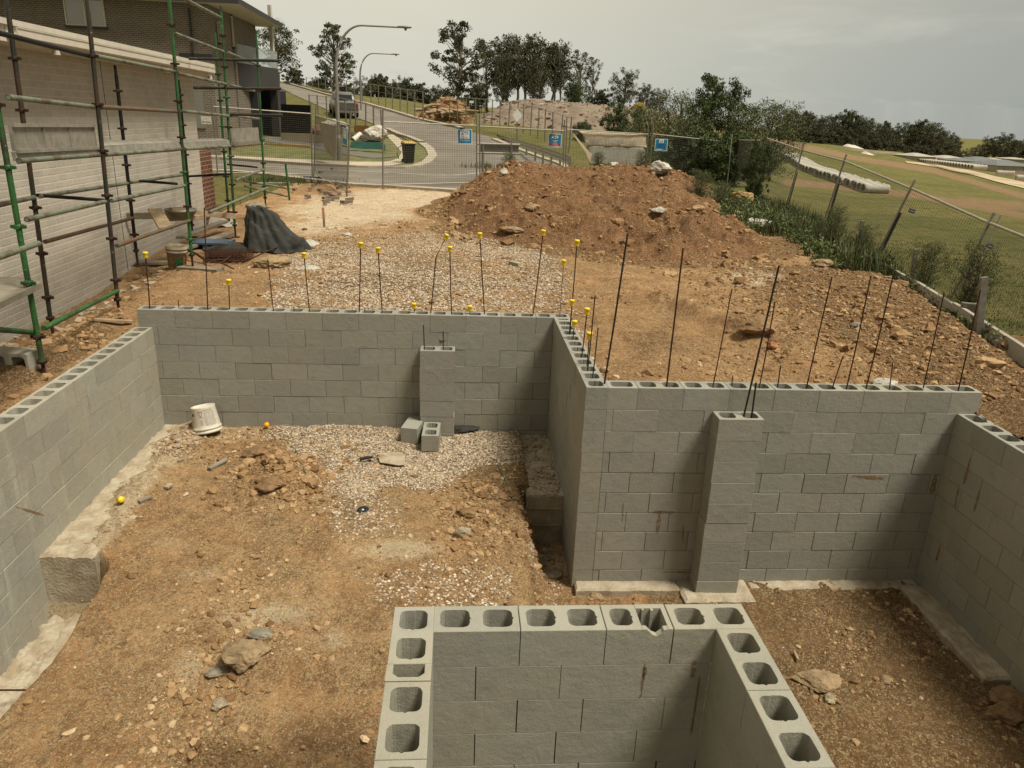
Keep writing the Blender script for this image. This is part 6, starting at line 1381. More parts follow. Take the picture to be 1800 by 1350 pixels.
# wheelie bin
def wbin():
    p = at(718, 287, Z=-.25); root = empty('wheelie_bin', p, 'dark wheelie bin with yellow lid on the corner verge', 'bin'); rz = .3; c, s = math.cos(rz), math.sin(rz); F_ = lambda x, y, z: p+V3(x*c-y*s, x*s+y*c, z)
    V = [F_(*q) for q in [(-.22, -.27, .06), (.22, -.27, .06), (.22, .25, .06), (-.22, .25, .06), (-.28, -.36, .98), (.28, -.36, .98), (.28, .34, .98), (-.28, .34, .98)]]
    m = MB(); m.add(V, [(0, 1, 2, 3), (4, 7, 6, 5), (0, 4, 5, 1), (1, 5, 6, 2), (2, 6, 7, 3), (3, 7, 4, 0)]); m.box((-.30, -.38, .93), (.30, .36, .99), (p, V3(c, s, 0), V3(-s, c, 0), V3(0, 0, 1))); m.build('body', MT['black'], root)
    m = MB(); V = [F_(*q) for q in [(-.31, -.40, .995), (.31, -.40, .995), (.31, .40, .995), (-.31, .40, .995), (-.27, -.32, 1.06), (.27, -.32, 1.06), (.27, .34, 1.09), (-.27, .34, 1.09)]]; m.add(V, [(3, 2, 1, 0), (4, 5, 6, 7), (0, 1, 5, 4), (1, 2, 6, 5), (2, 3, 7, 6), (3, 0, 4, 7)]); m.build('lid', MT['lidy'], root)
    for x in (-.26, .26): m = MB(); m.tube([F_(x-.03, .28, .1), F_(x+.03, .28, .1)], .1, 14); m.build('wheel', MT['black'], root)
    m = MB(); m.tube([F_(-.3, .42, .95), F_(.3, .42, .95)], .018, 8); m.build('handle', MT['black'], root)
    m = MB(); m.tube([F_(-.36, -.1, .9), F_(-.55, -.1, .75), F_(-.62, -.1, .45), F_(-.5, -.1, .2)], .02, 6); tag(m.build('hose', MT['black'], base=F_(-.5, -.1, .2)), 'black hose loop hanging against the left side of the bin', 'hose')
MT['lidy'] = plain('dusty_yellow_lid', (.55, .36, .05), .5); wbin()
# street lamps
def lamp(label, bx, by, ty, hx, hy, Y, z=-.25, xo=None):
    b = V3(at(bx, by, Y=Y)[0], Y, z); h = at(bx, ty, Y=Y)[2]; t = V3(b[0], Y, h); e = at(hx, hy, Y=Y); root = empty('street_lamp', b, label, 'street lamp')
    m = MB(); H_ = h-z; ra = abs(e[0]-b[0]); rr_ = min(1.6, ra*.42); dr = 1
    m.tube([b, b+V3(0, 0, 1.1)], .135, 12); m.tube([b+V3(0, 0, 1.1), b+V3(0, 0, 1.25)], [.135, .085], 12); 
    zt = e[2]; pts = [b+V3(0, 0, 1.2), V3(b[0], Y, zt-rr_*1.5)]
    for k in range(1, 11): a = math.pi/2*k/10; pts.append(V3(b[0]+rr_*(1-math.cos(a)), Y, zt-rr_*1.5+rr_*1.5*math.sin(a)))
    pts.append(e); n_ = len(pts); m.tube(pts, [.085-.045*(i/(n_-1)) for i in range(n_)], 10); m.build('pole', MT['lampg'], root)
    m = MB(); s = V3(1, 0, 0); m.lathe([(0, -.35), (.08, -.33), (.12, -.1), (.13, .15), (.08, .32), (0, .36)], e+V3(.25, 0, .02), 12, np.stack([V3(0, 1.15, 0), V3(0, 0, .5), V3(1, 0, 0)], 1)); m.build('lamp_head', MT['galv'], root)
    m = MB(); m.lathe([(0, -.10), (.05, -.09), (.07, 0), (0, 0)], e+V3(.3, 0, -.04), 10); m.build('sensor', MT['galv'], root)
    return root
MT['lampg'] = plain('lamp_post_steel', (.27, .255, .21), .6, .3, .2, 2)
l1y = at(600, 283, Z=-.27)[1]; lamp('taller nearer street lamp with a long curved arm over the corner', 597, 283, 50, 702, 48, l1y)
lamp('smaller farther street lamp behind the first, arm also to the right', 635.5, 215, 96, 690, 95.5, 66, .55)
m = MB(); q = at(634.5, 221, Y=64.5); 
# ---- fences, car, rubbish on the corner plot
def loft(mb, secs, cap=True):
    n_ = len(secs[0]); V = [p for s in secs for p in s]; F = [(i*n_+j, i*n_+(j+1) % n_, (i+1)*n_+(j+1) % n_, (i+1)*n_+j) for i in range(len(secs)-1) for j in range(n_)]
    mb.add(V, F, True)
    if cap: mb.add(secs[0], [tuple(range(n_))]); mb.add(secs[-1], [tuple(range(n_-1, -1, -1))])
MT['carp'] = plain('grey_car_paint', (.16, .155, .14), .35, .5, .1, 2); MT['glass'] = plain('dark_glass', (.02, .022, .022), .15, 0, .1, 2, spec=.6); MT['redl'] = plain('red_lens', (.35, .02, .02), .3)
def ute():
    p = hillpt(604, 203.5); p[2] += .04; root = empty('utility_truck', p, 'grey utility truck parked on the hill road, seen from behind', 'truck'); a = R_(104); ux = V3(math.cos(a), math.sin(a), .085); ux /= np.linalg.norm(ux); uy = V3(-math.sin(a), math.cos(a), 0); uz = np.cross(ux, uy)
    W = lambda x, y, z: p+ux*x+uy*y+uz*z
    def sec(x, w_, z0, z1, t=.1): return [W(x, -w_, z0), W(x, w_, z0), W(x, w_, z1-t), W(x, w_-t, z1), W(x, -w_+t, z1), W(x, -w_, z1-t)]
    m = MB(); loft(m, [sec(-2.6, .86, .55, 1.15), sec(-2.45, .92, .42, 1.2), sec(-.6, .94, .38, 1.2), sec(1.3, .94, .38, 1.15), sec(2.3, .90, .40, 1.05), sec(2.6, .80, .5, .9)]); m.build('body', MT['carp'], root)
    m = MB(); loft(m, [sec(-.75, .85, 1.15, 1.2, .02), sec(-.55, .80, 1.15, 1.72), sec(.55, .78, 1.15, 1.76), sec(1.3, .85, 1.12, 1.16, .02)]); m.build('cabin', MT['carp'], root)
    m = MB(); m.add([W(-.785, -.66, 1.24), W(-.785, .66, 1.24), W(-.60, .62, 1.62), W(-.60, -.62, 1.62)], [(0, 1, 2, 3)]); m.build('rear_window', MT['glass'], root)
    for s in (-1, 1): m = MB(); m.add([W(-.45, s*.845, 1.2), W(.95, s*.86, 1.2), W(.5, s*.80, 1.62), W(-.4, s*.80, 1.62)], [(0, 1, 2, 3)]); m.build('side_window', MT['glass'], root)
    for x in (-1.6, 1.6):
        for s in (-1, 1): m = MB(); m.tube([W(x, s*.72, .36), W(x, s*.98, .36)], .37, 18); wl = m.build('wheel', MT['black'], root); m = MB(); m.tube([W(x, s*.97, .36), W(x, s*1.0, .36)], .2, 12); m.build('rim', MT['galv'], wl)
    for s in (-1, 1): m = MB(); m.beam(W(-2.62, s*.78, .8), W(-2.62, s*.78, 1.1), .14, .06, up=tuple(ux)); m.build('tail_light', MT['redl'], root)
    m = MB(); m.beam(W(-2.72, -.85, .52), W(-2.72, .85, .52), .14, .14); m.build('bumper', MT['galv'], root); m = MB(); m.add([W(-2.612, -.72, .66), W(-2.612, .72, .66), W(-2.61, .72, 1.1), W(-2.61, -.72, 1.1)], [(0, 1, 2, 3)]); m.build('tailgate', MT['carp'], root)
ute()
# guard rail
def guard():
    P = [V3(*at(x, y, Y=Y_)) for x, y, Y_ in ((872, 240, 52), (900, 248, 45), (935, 258, 38.5), (965, 268, 34.5), (1000, 280, 31.5))]; root = empty('guard_rail', (P[2][0], P[2][1], -.3), 'steel guard rail slanting down towards the fence beyond the mound', 'guard rail')
    P0 = V3(*at(820, 222, Y=66)); P = [P0]+P
    m = MB()
    for a, b in ((.0, .10), (.11, .16), (.17, .30)): pass
    V = []; pr = [(-.03, .16), (.03, .12), (.03, .05), (-.03, .01), (-.03, -.01), (.03, -.05), (.03, -.12), (-.03, -.16)]
    for p in P:
        for o, z in pr: V.append(p+V3(o*.9, -abs(o)*0-o*.8, z))
    m.add(V, [(8*i+j, 8*i+j+1, 8*i+j+9, 8*i+j+8) for i in range(len(P)-1) for j in range(7)]); o = m.build('rail_beam', MT['rail'], root)
    for i in range(12):
        t = i/11*(len(P)-1); k = min(int(t), len(P)-2); q = P[k]+(P[k+1]-P[k])*(t-k); m = MB(); m.beam(V3(q[0]+.06, q[1]+.1, float(T(q[0], q[1]))-.1), q+V3(.06, .1, .14), .1, .1, up=(0, 1, 0)); m.build('rail_post', MT['galv'], root)
guard()
# diamond warning sign seen from behind, small signs
def dsign():
    b = V3(*at(909, 246, Y=44)); c = at(909.5, 203, Y=44); root = empty('road_sign', b, 'white diamond road sign on a single post beyond the fence', 'road sign'); m = MB(); m.tube([V3(b[0], 44, -.3), c+V3(0, 0, .1)], .035, 8); m.build('post', MT['galv'], root)
    r = 10.5/CF*50; m = MB(); m.prism([(0, -r), (r*.78, 0), (0, r), (-r*.78, 0)], c-V3(0, .05, 0), V3(1, 0, 0), V3(0, 0, 1), V3(0, 1, 0), .01); m.build('plate', MT['sgn_w'], root)
dsign()
q = at(735, 212, Y=58); rt = empty('marker_post', (q[0], 58, q[2]), 'small white and red roadside marker at the edge of the hill road', 'marker'); m = MB(); m.beam(q, at(735, 199, Y=58), .13, .03, up=(0, 1, 0)); m.build('post', MT['white'], rt); m = MB(); m.beam(at(736, 209, Y=57.9), at(736, 200, Y=57.9), .06, .03, up=(0, 1, 0)); m.build('reflector', MT['sgn_r'], rt)
q = at(825, 190, Y=80); rt = empty('street_sign', (q[0], 80, float(T(q[0], 80))), 'tiny white street name sign near the brown debris heap', 'street sign'); m = MB(); m.tube([V3(q[0], 80, q[2]-1.2), at(825, 178, Y=80)], .05, 6); m.build('post', MT['galv'], rt); m = MB(); m.box((q[0]-.0, 79.95, at(825, 181, Y=80)[2]), (q[0]+.45, 80, at(825, 177, Y=80)[2])); m.build('plate', MT['sgn_w'], rt)
# rubbish on corner plot
def put_rock(lab, px, py, Y, r, col, flat, nm, seed, cat, el=1.2): q = at(px, py, Y=Y); return rock(lab, V3(q[0], Y, q[2]-r*flat*.45), r, col, flat, nm, seed, cat, elong=el)
put_rock('big white filled sack on the rubbish heap by the corner', 656, 237, 41, .72, (.60, .55, .44), .85, 'bulk_bag', 61, 'bulk bag', 1.05)
put_rock('white sheeting bundle behind the first lamp post', 592, 222, 42, .65, (.58, .53, .43), .6, 'sheet_bundle', 62, 'plastic bundle', 1.4)
put_rock('brown rubble pile between the black fence and the pale cloth', 560, 232, 41.5, .6, (.25, .15, .09), .8, 'rubble_pile', 63, 'rubble pile', .9)
put_rock('low dark rubbish heap between the white roll and the sack', 638, 243, 40.5, .7, (.10, .085, .06), .45, 'rubbish_heap', 64, 'rubbish heap', 1.5)
m = MB(); m.tube([at(621, 246, Y=40), at(634, 236, Y=40.4)], .16, 14); tag(m.build('white_roll', MT['white'], base=at(621, 246, Y=40)), 'short white roll leaning on the rubbish heap', 'roll')
m = MB(); MT['rustp'] = plain('rusty_panel', (.22, .10, .03), .8, 0, .3, 2); a = at(622, 220, Y=43); b = at(648, 236, Y=43); m.box((a[0], 43, b[2]-.3), (b[0], 43.05, a[2])); tag(m.build('plywood_sheet', MT['rustp'], base=V3(a[0], 43, b[2])), 'rust-brown sheet standing behind the rubbish heap', 'sheet')
m = MB(); MT['gsh'] = plain('green_shade_cloth', (.015, .075, .05), .8, 0, .3, 3)
P = [at(x, y, Y=38.5) for x, y in ((617, 249), (640, 250), (672, 250), (677, 255))]; Q = [at(x, y, Y=38.3) for x, y in ((616, 260), (640, 262), (672, 263), (678, 266))]
m.add(P+Q+[p+V3(0, .05, 0) for p in P+Q], [(i, i+1, i+5, i+4) for i in range(3)]+[(i+8, i+12, i+13, i+9) for i in range(3)]); tag(m.build('silt_fence', MT['gsh'], base=Q[0]), 'green silt cloth strip round the rubbish heap', 'silt fence')
# rows of thin fence posts on the far side of the hill road
def farfence(label, px, h_, n_, wires=3, mat='galv', thick=.05, step=1):
    P = [V3(*hillpt(x, y)) if Y_ is None else V3(at(x, y, Y=Y_)[0], Y_, at(x, y, Y=Y_)[2]) for x, y, Y_ in px]; s = np.r_[0, np.cumsum([np.linalg.norm(b-a) for a, b in zip(P[:-1], P[1:])])]; A = np.array(P)
    root = empty('field_fence', A.mean(0), label, 'fence'); f = lambda t: V3(*[np.interp(t*s[-1], s, A[:, k]) for k in range(3)])
    for i in range(n_): q = f(i/(n_-1)); m = MB(); m.tube([q-V3(0, 0, .2), q+V3(JR.uniform(-.06, .06), 0, h_)], thick, 5); m.build('post', MT[mat], root)
    for k in range(wires):
        z = h_*(.97 if k == 0 else .97-k*.3); m = MB(); m.tube([f(t)+V3(0, 0, z) for t in np.linspace(0, 1, 24)], .02 if k == 0 else .01, 4); m.build('wire', MT[mat], root)
farfence('long post and wire fence on the bank above the hill road', [(540, 166, 96), (610, 176, 82), (660, 186, 74), (700, 196, 66), (744, 207, 58)], 2.0, 17)
farfence('wire fence running down past the diamond sign to the grass', [(790, 206, 62), (850, 214, 56), (905, 224, 50), (950, 240, 44), (1000, 262, 38)], 1.7, 16, 2, 'galv', .04)
farfence('mesh fence in front of the corner plot rubbish', [(545, 205, 56), (600, 214, 50), (640, 225, 46), (672, 243, 42)], 1.6, 9, 2, 'galv', .05)
# debris heaps
def heap(name, label, cat, pts, mat, seed, n=140, amp=.6, dep=6.):
    # pts: list of (px, top py, base py, Y)
    P = [(at(x, b, Y=Y_), at(x, t, Y=Y_)[2]) for x, t, b, Y_ in pts]; xs = np.array([p[0][0] for p in P]); zb = np.array([p[0][2] for p in P]); zt = np.array([p[1] for p in P]); ys = np.array([p[0][1] for p in P])
    u = np.linspace(0, 1, n); v = np.linspace(-1, 1, 50); U_, V_ = np.meshgrid(u, v); X = xs[0]+(xs[-1]-xs[0])*U_; Yc = np.interp(X, xs, ys); B = np.interp(X, xs, zb); H_ = np.interp(X, xs, zt)-B
    cr = np.clip(1-np.abs(V_)**1.6, 0, 1); s = (xs[-1]-xs[0])/40; Z = B-.5+(H_+.5)*cr+amp*s*(clod(X+seed, V_*dep+seed, 1.2/s, 4)*.8+.5*fbm(X, V_*dep, 2.5/s, 3))*np.clip(cr*2, 0, 1)
    Vv = np.stack([X, Yc+V_*dep, Z], -1).reshape(-1, 3); i = (np.arange(49)[:, None]*n+np.arange(n-1)[None, :]).ravel(); F = np.stack([i, i+1, i+n+1, i+n], 1); c = Vv.mean(0); me = grid_mesh(Vv-c, F, name, smooth=True); return tag(link(name, me, MT[mat], None, c), label, cat), (xs, ys, zb, zt, dep)
MT['rub'] = stonemat('rubble_ground', (.16, .12, .085), (.25, .19, .13), (.40, .33, .24)); MT['rub2'] = plain('rubble_heap_soil', (.24, .185, .13), .95, 0, .45, .6, .8, c2=(.15, .115, .08)); MT['brd'] = plain('brown_debris', (.26, .15, .07), .95, 0, .5, .8, .9)
o1, h1 = heap('rubble_mound', 'wide grey-brown rubble mound in front of the tall gum trees', 'rubble mound', [(838, 212, 226, 78), (862, 196, 232, 78), (895, 179, 236, 78), (935, 175, 238, 78), (990, 180, 238, 78), (1050, 186, 236, 78), (1120, 190, 234, 78), (1180, 200, 232, 78)], 'rub2', 3, amp=.8, dep=9)
o2, h2 = heap('debris_heap', 'brown heap of torn-out stumps and branches beside the hill road', 'debris heap', [(742, 205, 208, 66), (760, 184, 212, 66), (785, 172, 214, 66), (810, 178, 214, 66), (828, 200, 213, 66)], 'brd', 6, amp=1.6, dep=4)
def spill(hp, n_, sz, mat, seed, flat=.6, name='rubble'):
    xs, ys, zb, zt, dep = hp; rg = np.random.default_rng(seed); x = rg.uniform(xs[0], xs[-1], n_); v = rg.uniform(-1, .3, n_); z = np.interp(x, xs, zb)-.5+(np.interp(x, xs, zt)-np.interp(x, xs, zb)+.5)*np.clip(1-np.abs(v)**1.6, 0, 1); y = np.interp(x, xs, ys)+v*dep
    return stones(name, np.stack([x, y, z], -1), np.clip(rg.pareto(2, n_)*sz*.5+sz*.4, 0, sz*5), mat, flat, seed=seed)
spill(h1, 6000, .075, 'rub', 31); spill(h2, 1500, .09, 'clod', 32, .6)
# logs in the brown heap
for i in range(12):
    x = JR.uniform(752, 822); y = JR.uniform(185, 203); q = at(x, y, Y=62.5); a = JR.uniform(-.5, .6); L_ = JR.uniform(1.2, 2.4); m = MB(); d = V3(math.cos(a), JR.uniform(-.4, .4), math.sin(a)*.8); m.tube([q-d*L_/2, q+V3(0, 0, .1), q+d*L_/2], [.14, .12, .07], 7); o = m.build('log', MT['timber'], base=q); tag(o, '%s torn log laid in the debris heap, %s' % (['thick', 'slender', 'short'][i % 3], ['lying nearly level', 'sloping up to the right', 'sloping down to the right'][0 if abs(a) < .12 else 1 if a > 0 else 2]), 'log', 'logs in the debris heap')
# excavator arm
def excav():
    q = V3(*at(1128, 204, Y=70)); root = empty('excavator', q, 'yellow excavator, only its bent arm showing above the shrubs', 'excavator'); P = [at(1132, 200, Y=70), at(1131, 187, Y=70), at(1126, 183, Y=70), at(1116, 186, Y=70), at(1115, 191, Y=70)]
    m = MB(); m.beam(P[0], P[1], .4, .4, up=(0, 1, 0)); m.beam(P[1], P[2], .4, .38, up=(0, 1, 0)); m.build('boom', MT['lidy'], root); m = MB(); m.beam(P[2], P[3], .35, .35, up=(0, 1, 0)); m.beam(P[3], P[4], .25, .25, up=(0, 1, 0)); m.build('stick', MT['lidy'], root)
    b = q-V3(-1, 0, 2.2); m = MB(); m.box((b[0]-1.2, 70, b[2]), (b[0]+1.6, 72.5, b[2]+1.5)); m.build('cab', MT['lidy'], root)
    for s in (0, 2): m = MB(); m.box((b[0]-1.6, 69.8+s, b[2]-.9), (b[0]+1.8, 70.3+s, b[2])); m.build('track', MT['black'], root)
excav()
# ================================================================== TWO-STOREY HOUSE
def house():
    Y0 = 35.; root = empty('two_storey_house', (at(340, 245, Y=Y0)[0], Y0, .2), 'two-storey grey-brown brick house with dark render garage and balcony, across the street', 'house')
    X = lambda x, y=120, Y_=Y0: at(x, y, Y=Y_)[0]; Z = lambda x, y, Y_=Y0: at(x, y, Y=Y_)[2]
    xr = X(374); zt = Z(374, 8); zb = -.4; xl = X(-60)
    m = MB(); m.box((xl, Y0, zb), (xr, Y0+.25, zt)); m.box((xr-.25, Y0+.25, zb), (xr, Y0+9, zt)); m.build('wall', MT['hb'], root)
    m = MB(); m.box((X(318), Y0-.03, Z(340, 103)), (xr+.05, Y0, Z(340, 94))); m.build('string_band', MT['drk'], root)
    # windows on the front
    def win(x0, x1, y0, y1, Yw, nm='window', sp=1):
        f = MB(); a, b = X(x0, y0, Yw), X(x1, y0, Yw); c, d = Z(x0, y1, Yw), Z(x0, y0, Yw); t = .07
        for r in ((a, b, c, c+t), (a, b, d-t, d), (a, a+t, c+t, d-t), (b-t, b, c+t, d-t), ((a+b)/2-t/2, (a+b)/2+t/2, c+t, d-t)): f.box((r[0], Yw-.06, r[2]), (r[1], Yw+.02, r[3]))
        o = f.build(nm, MT['cream'], root); g = MB(); g.box((a+t/2, Yw-.02, c+t/2), (b-t/2, Yw+.01, d-t/2)); g.build('pane', MT['winpane'], o); s_ = MB(); s_.box((a-.05, Yw-.12, c-.09), (b+.05, Yw, c)); s_.build('sill', MT['drk'], o)
    win(107, 178, -25, 44, Y0-.012)
    m = MB(); x_ = X(343); m.tube([V3(x_, Y0-.08, Z(343, 93)), V3(x_, Y0-.08, Z(343, 15))], .05, 8); m.build('downpipe', MT['drk'], root)
    m = MB(); a, b = X(341, 190), X(359, 190); m.box((a, Y0-.05, Z(350, 225)), (b, Y0, Z(350, 160))); m.build('door', MT['winpane'], root)
    # receding right side with bay, window, balcony
    Yb = Y0+2.2; xb = X(392, 60, Yb); m = MB(); m.box((xr, Y0+1.2, zb), (xb, Y0+1.45, zt)); m.build('bay_wall', MT['hb'], root)
    win(382, 388, 38, 75, Y0+1.18); win(396, 408, 28, 82, Y0+3.8)
    m = MB(); m.box((xb, Y0+3.8, zb), (X(412, 60, Y0+4), Y0+4.05, zt)); m.build('recess_wall', MT['hb'], root)
    xg0 = X(400, 130, Y0+3.0); Yg = Y0+3.4; xg1 = X(489, 130, Yg+3)
    # dark rendered portico / garage box : slab with posts
    zt1, zt2 = Z(400, 108, Yg), Z(400, 150, Yg)
    A = V3(X(400, 120, Yg), Yg, 0); B = V3(X(490, 130, Yg+6), Yg+6, 0); d = (B-A)/np.linalg.norm(B-A); n_ = V3(d[1], -d[0], 0); Lp = np.linalg.norm(B-A)
    zA1, zA2 = Z(400, 107, Yg), Z(400, 149, Yg); m = MB(); m.box((-.3, 0, zA2), (Lp, .5, zA1), (A, d, -n_, V3(0, 0, 1))); m.build('balcony_beam', MT['drk'], root)
    for s, w_ in ((-.9, .6), (Lp*.52, .3), (Lp-.35, .35)): m = MB(); m.box((s, 0.002, -.3), (s+w_, .5, zA2), (A, d, -n_, V3(0, 0, 1))); m.build('portico_pier', MT['drk'], root)
    m = MB(); m.box((-.6, .9, -.3), (Lp*.25, 1.2, zA2), (A, d, -n_, V3(0, 0, 1))); m.build('side_wall', MT['hb'], root)
    m = MB(); m.box((.5*Lp, 1.45, -.3), (Lp*.95, 1.55, zA2-.15), (A, d, -n_, V3(0, 0, 1))); m.build('garage_door', MT['brn'], root)
    m = MB(); m.box((.2, 1.7, -.3), (Lp+4.5, 1.8, zA2), (A, d, -n_, V3(0, 0, 1))); m.build('entry_wall', MT['navyw'], root)
    m = MB(); m.box((Lp+.1, .3, -.3), (Lp+.2, 2.3, zA2), (A, d, -n_, V3(0, 0, 1))); m.build('end_wall', MT['navyw'], root)
    m = MB(); m.box((Lp*1.12, 1.6, zA2-1.0), (Lp*1.5, 1.69, zA2-.1), (A, d, -n_, V3(0, 0, 1))); m.build('entry_window', MT['cream'], root)
    # balcony: glass balustrade, posts, roof slab
    m = MB(); m.box((.2, .03, zA1), (Lp, .05, zA1+.95), (A, d, -n_, V3(0, 0, 1))); m.build('glass_balustrade', MT['bglass'], root)
    zr = Z(400, 40, Yg)
    m = MB(); m.box((Lp-.45, .05, zA1), (Lp-.25, .25, zr+1.6), (A, d, -n_, V3(0, 0, 1))); m.build('balcony_post', MT['cream'], root); m = MB(); m.box((.25, .3, zA1), (.4, .45, zr+1.6), (A, d, -n_, V3(0, 0, 1))); m.build('balcony_post', MT['cream'], root)
    # roof: soffit planes and eave following measured edge
    ze = zt+.02; E0 = V3(X(335, -4, Y0-.6), Y0-.7, ze+.05); E1 = V3(xl, Y0-.7, ze+.05); E2 = V3(X(494, 56, Yg+6.3), Yg+6.3, ze+.05)
    ez = Z(494, 56, Yg+6.3)
    c1 = V3(X(420, 10, Y0-.7), Y0-.7, ze); c2 = V3(E2[0]+.1, Yg+6.3, ze)
    m = MB(); V = [V3(xl, Y0-.7, ze), c1, c2, V3(xl, Yg+6.3, ze)]; m.add(V, [(0, 1, 2, 3)]); m.build('soffit', MT['cream'], root)
    m = MB(); m.add([V[0]-V3(0, 0, .02), V[1]-V3(0, 0, .02), V[1]+V3(0, 0, .24), V[0]+V3(0, 0, .24)], [(0, 1, 2, 3)]); m.add([V[1]-V3(0, 0, .02), V[2]-V3(0, 0, .02), V[2]+V3(0, 0, .24), V[1]+V3(0, 0, .24)], [(0, 1, 2, 3)]); m.build('gutter', MT['drk'], root)
    ap = V3(c1[0]-5, Y0+5, ze+2.6); m = MB(); u = V3(0, 0, .22); m.add([V[0]+u, V[1]+u, V[2]+u, V[3]+u, ap, V3(xl, ap[1], ap[2])], [(0, 1, 4, 5), (1, 2, 4), (2, 3, 5, 4)]); m.build('roof', MT['tile'], root)
MT['drk'] = plain('dark_render', (.05, .047, .043), .8, 0, .1, 1); MT['winpane'] = plain('window_pane', (.38, .36, .29), .10, .75, .15, .5, spec=.7); MT['brn'] = plain('brown_door', (.045, .018, .014), .6); MT['navyw'] = plain('navy_wall', (.02, .022, .035), .6); MT['tile'] = plain('roof_tile', (.05, .05, .045), .8, 0, .3, 3, .4)
bg_ = Mt('balcony_glass', .1, 0, .5); bg_.b.inputs['Alpha'].default_value = .35; MT['bglass'] = bg_.col((.45, .5, .47))
house()
# ================================================================== PIPES, FAR HOUSES, TRACK
MT['pipe'] = plain('concrete_pipe', (.44, .42, .34), .85, 0, .15, 1.5)
def make_pipe(L_=2.44, ro=.385, ri=.31):
    m = MB(); M3 = np.stack([V3(0, 1, 0), V3(0, 0, 1), V3(1, 0, 0)], 1)
    m.lathe([(ri, 0), (ro, 0), (ro, .3), (ro, L_-.2), (ro*1.12, L_-.15), (ro*1.12, L_), (ri, L_)], (0, 0, ro), 20, M3); m.lathe([(ri, L_), (ri, 0)], (0, 0, ro), 20, M3)
    for q in np.arange(.25, L_-.3, .28): m.lathe([(ro-.01, q), (ro*1.035, q+.02), (ro*1.035, q+.06), (ro-.01, q+.08)], (0, 0, ro), 20, M3)
    o = m.build('drainage_pipe', MT['pipe'], local=True); return o
proto = make_pipe(); n_ = 36
P0 = at(1519, 330, Y=CAM[1]+64); P1 = at(1368, 283, Y=CAM[1]+108)
for i in range(n_):
    o = proto if i == 0 else copy_tree(proto); t = i/(n_-1); p = P0+(P1-P0)*t; o.location = (p[0]+JR.uniform(-.35, .1), p[1], float(T(p[0], p[1]))+.0); o.rotation_euler = (0, R_(2), R_(7+JR.uniform(-2, 2)))
    tag(o, ('nearest open-ended' if i == 0 else ordn(i))+' concrete pipe, counted from the near end of the long row on the grass' if i else 'nearest concrete pipe at the right end of the long row on the grass', 'drainage pipe', 'concrete pipes laid in a long row on the field')
P0 = at(1707, 297.5, Y=CAM[1]+128); P1 = at(1604, 284, Y=CAM[1]+170); n2 = 24
for i in range(n2):
    o = copy_tree(proto); t = i/(n2-1); p = P0+(P1-P0)*t; o.location = (p[0], p[1], p[2]); o.rotation_euler = (0, 0, R_(-6)); tag(o, ('%s pipe from the right in the distant row before the houses' % ordn(i)), 'drainage pipe', 'concrete pipes in the far row')
for k, (x, y, Y_, lab) in enumerate(((1750, 308, 118, 'single concrete pipe lying alone beyond the sandy track'), (1784, 317, 105, 'single concrete pipe cut by the right frame edge'))):
    p = at(x, y, Y=CAM[1]+Y_); o = copy_tree(proto); o.location = tuple(p); o.rotation_euler = (0, 0, R_(-28)); tag(o, lab, 'drainage pipe')
MT['sandt'] = plain('sandy_track', (.46, .36, .225), .95, 0, .2, .2, .3)
drape_strip('sand_track', [hillpt(x, y) for x, y in ((1590, 284), (1650, 290), (1700, 299), (1750, 311), (1815, 324))], [hillpt(x, y) for x, y in ((1594, 287), (1650, 295), (1700, 306), (1750, 320), (1815, 336))], 'sandt', .10)
RO = [('white', 'white gabled metal roof far across the field behind the trees', (1610, 278, 1645, 272), 165, 3.6), ('galv', 'grey hip roof house behind the second pipe row', (1712, 288, 1765, 278), 175, 4.2), ('galv', 'wide grey-roofed house at the right frame edge', (1752, 299, 1815, 284), 150, 5.), ('cream', 'cream roof with an orange gable under construction', (1662, 281, 1700, 276), 180, 3.4),
      ('white', 'white roof between two grey roofs on the right', (1745, 284, 1772, 280), 200, 3.4), ('galv', 'small grey roof left of the hip roofed house', (1688, 285, 1722, 281), 172, 3.2), ('white', 'white roof far right behind the others', (1782, 281, 1812, 279), 220, 3.4)]
MT['hw'] = plain('house_wall', (.42, .38, .29), .85); MT['groof'] = plain('grey_roof', (.16, .165, .16), .7)
for mt, lab, (x0, yb, x1, yt), d_, h_ in RO:
    A = at(x0, yb, Y=CAM[1]+d_); B = at(x1, yb, Y=CAM[1]+d_); w_ = B[0]-A[0]; z0 = A[2]-1.2; hw = (at(x0, yt, Y=CAM[1]+d_)[2]-A[2])*.55; root = empty('far_house', ((A[0]+B[0])/2, A[1], z0), lab, 'house')
    m = MB(); m.box((A[0], A[1], z0), (B[0], A[1]+9, z0+hw+1.2)); m.build('wall', MT['hw'], root); e = .3; zr = z0+hw+1.2; m = MB(); i_ = min(3.5, w_*.35)
    m.add([V3(A[0]-e, A[1]-e, zr), V3(B[0]+e, A[1]-e, zr), V3(B[0]+e, A[1]+9+e, zr), V3(A[0]-e, A[1]+9+e, zr), V3(A[0]+i_, A[1]+4.5, zr+hw*.8+.3), V3(B[0]-i_, A[1]+4.5, zr+hw*.8+.3)], [(0, 1, 5, 4), (1, 2, 5), (2, 3, 4, 5), (3, 0, 4), (3, 2, 1, 0)]); m.build('roof', MT['groof' if mt == 'galv' else 'hw'], root)
    for k in range(3): x = A[0]+w_*(.18+.28*k); m = MB(); m.box((x, A[1]-.05, zr-.75), (x+w_*.1, A[1], zr-.15)); m.build('window', MT['winpane'], root)
MT['wsand'] = plain('white_sand', (.55, .51, .42), .95, 0, .1, .1)
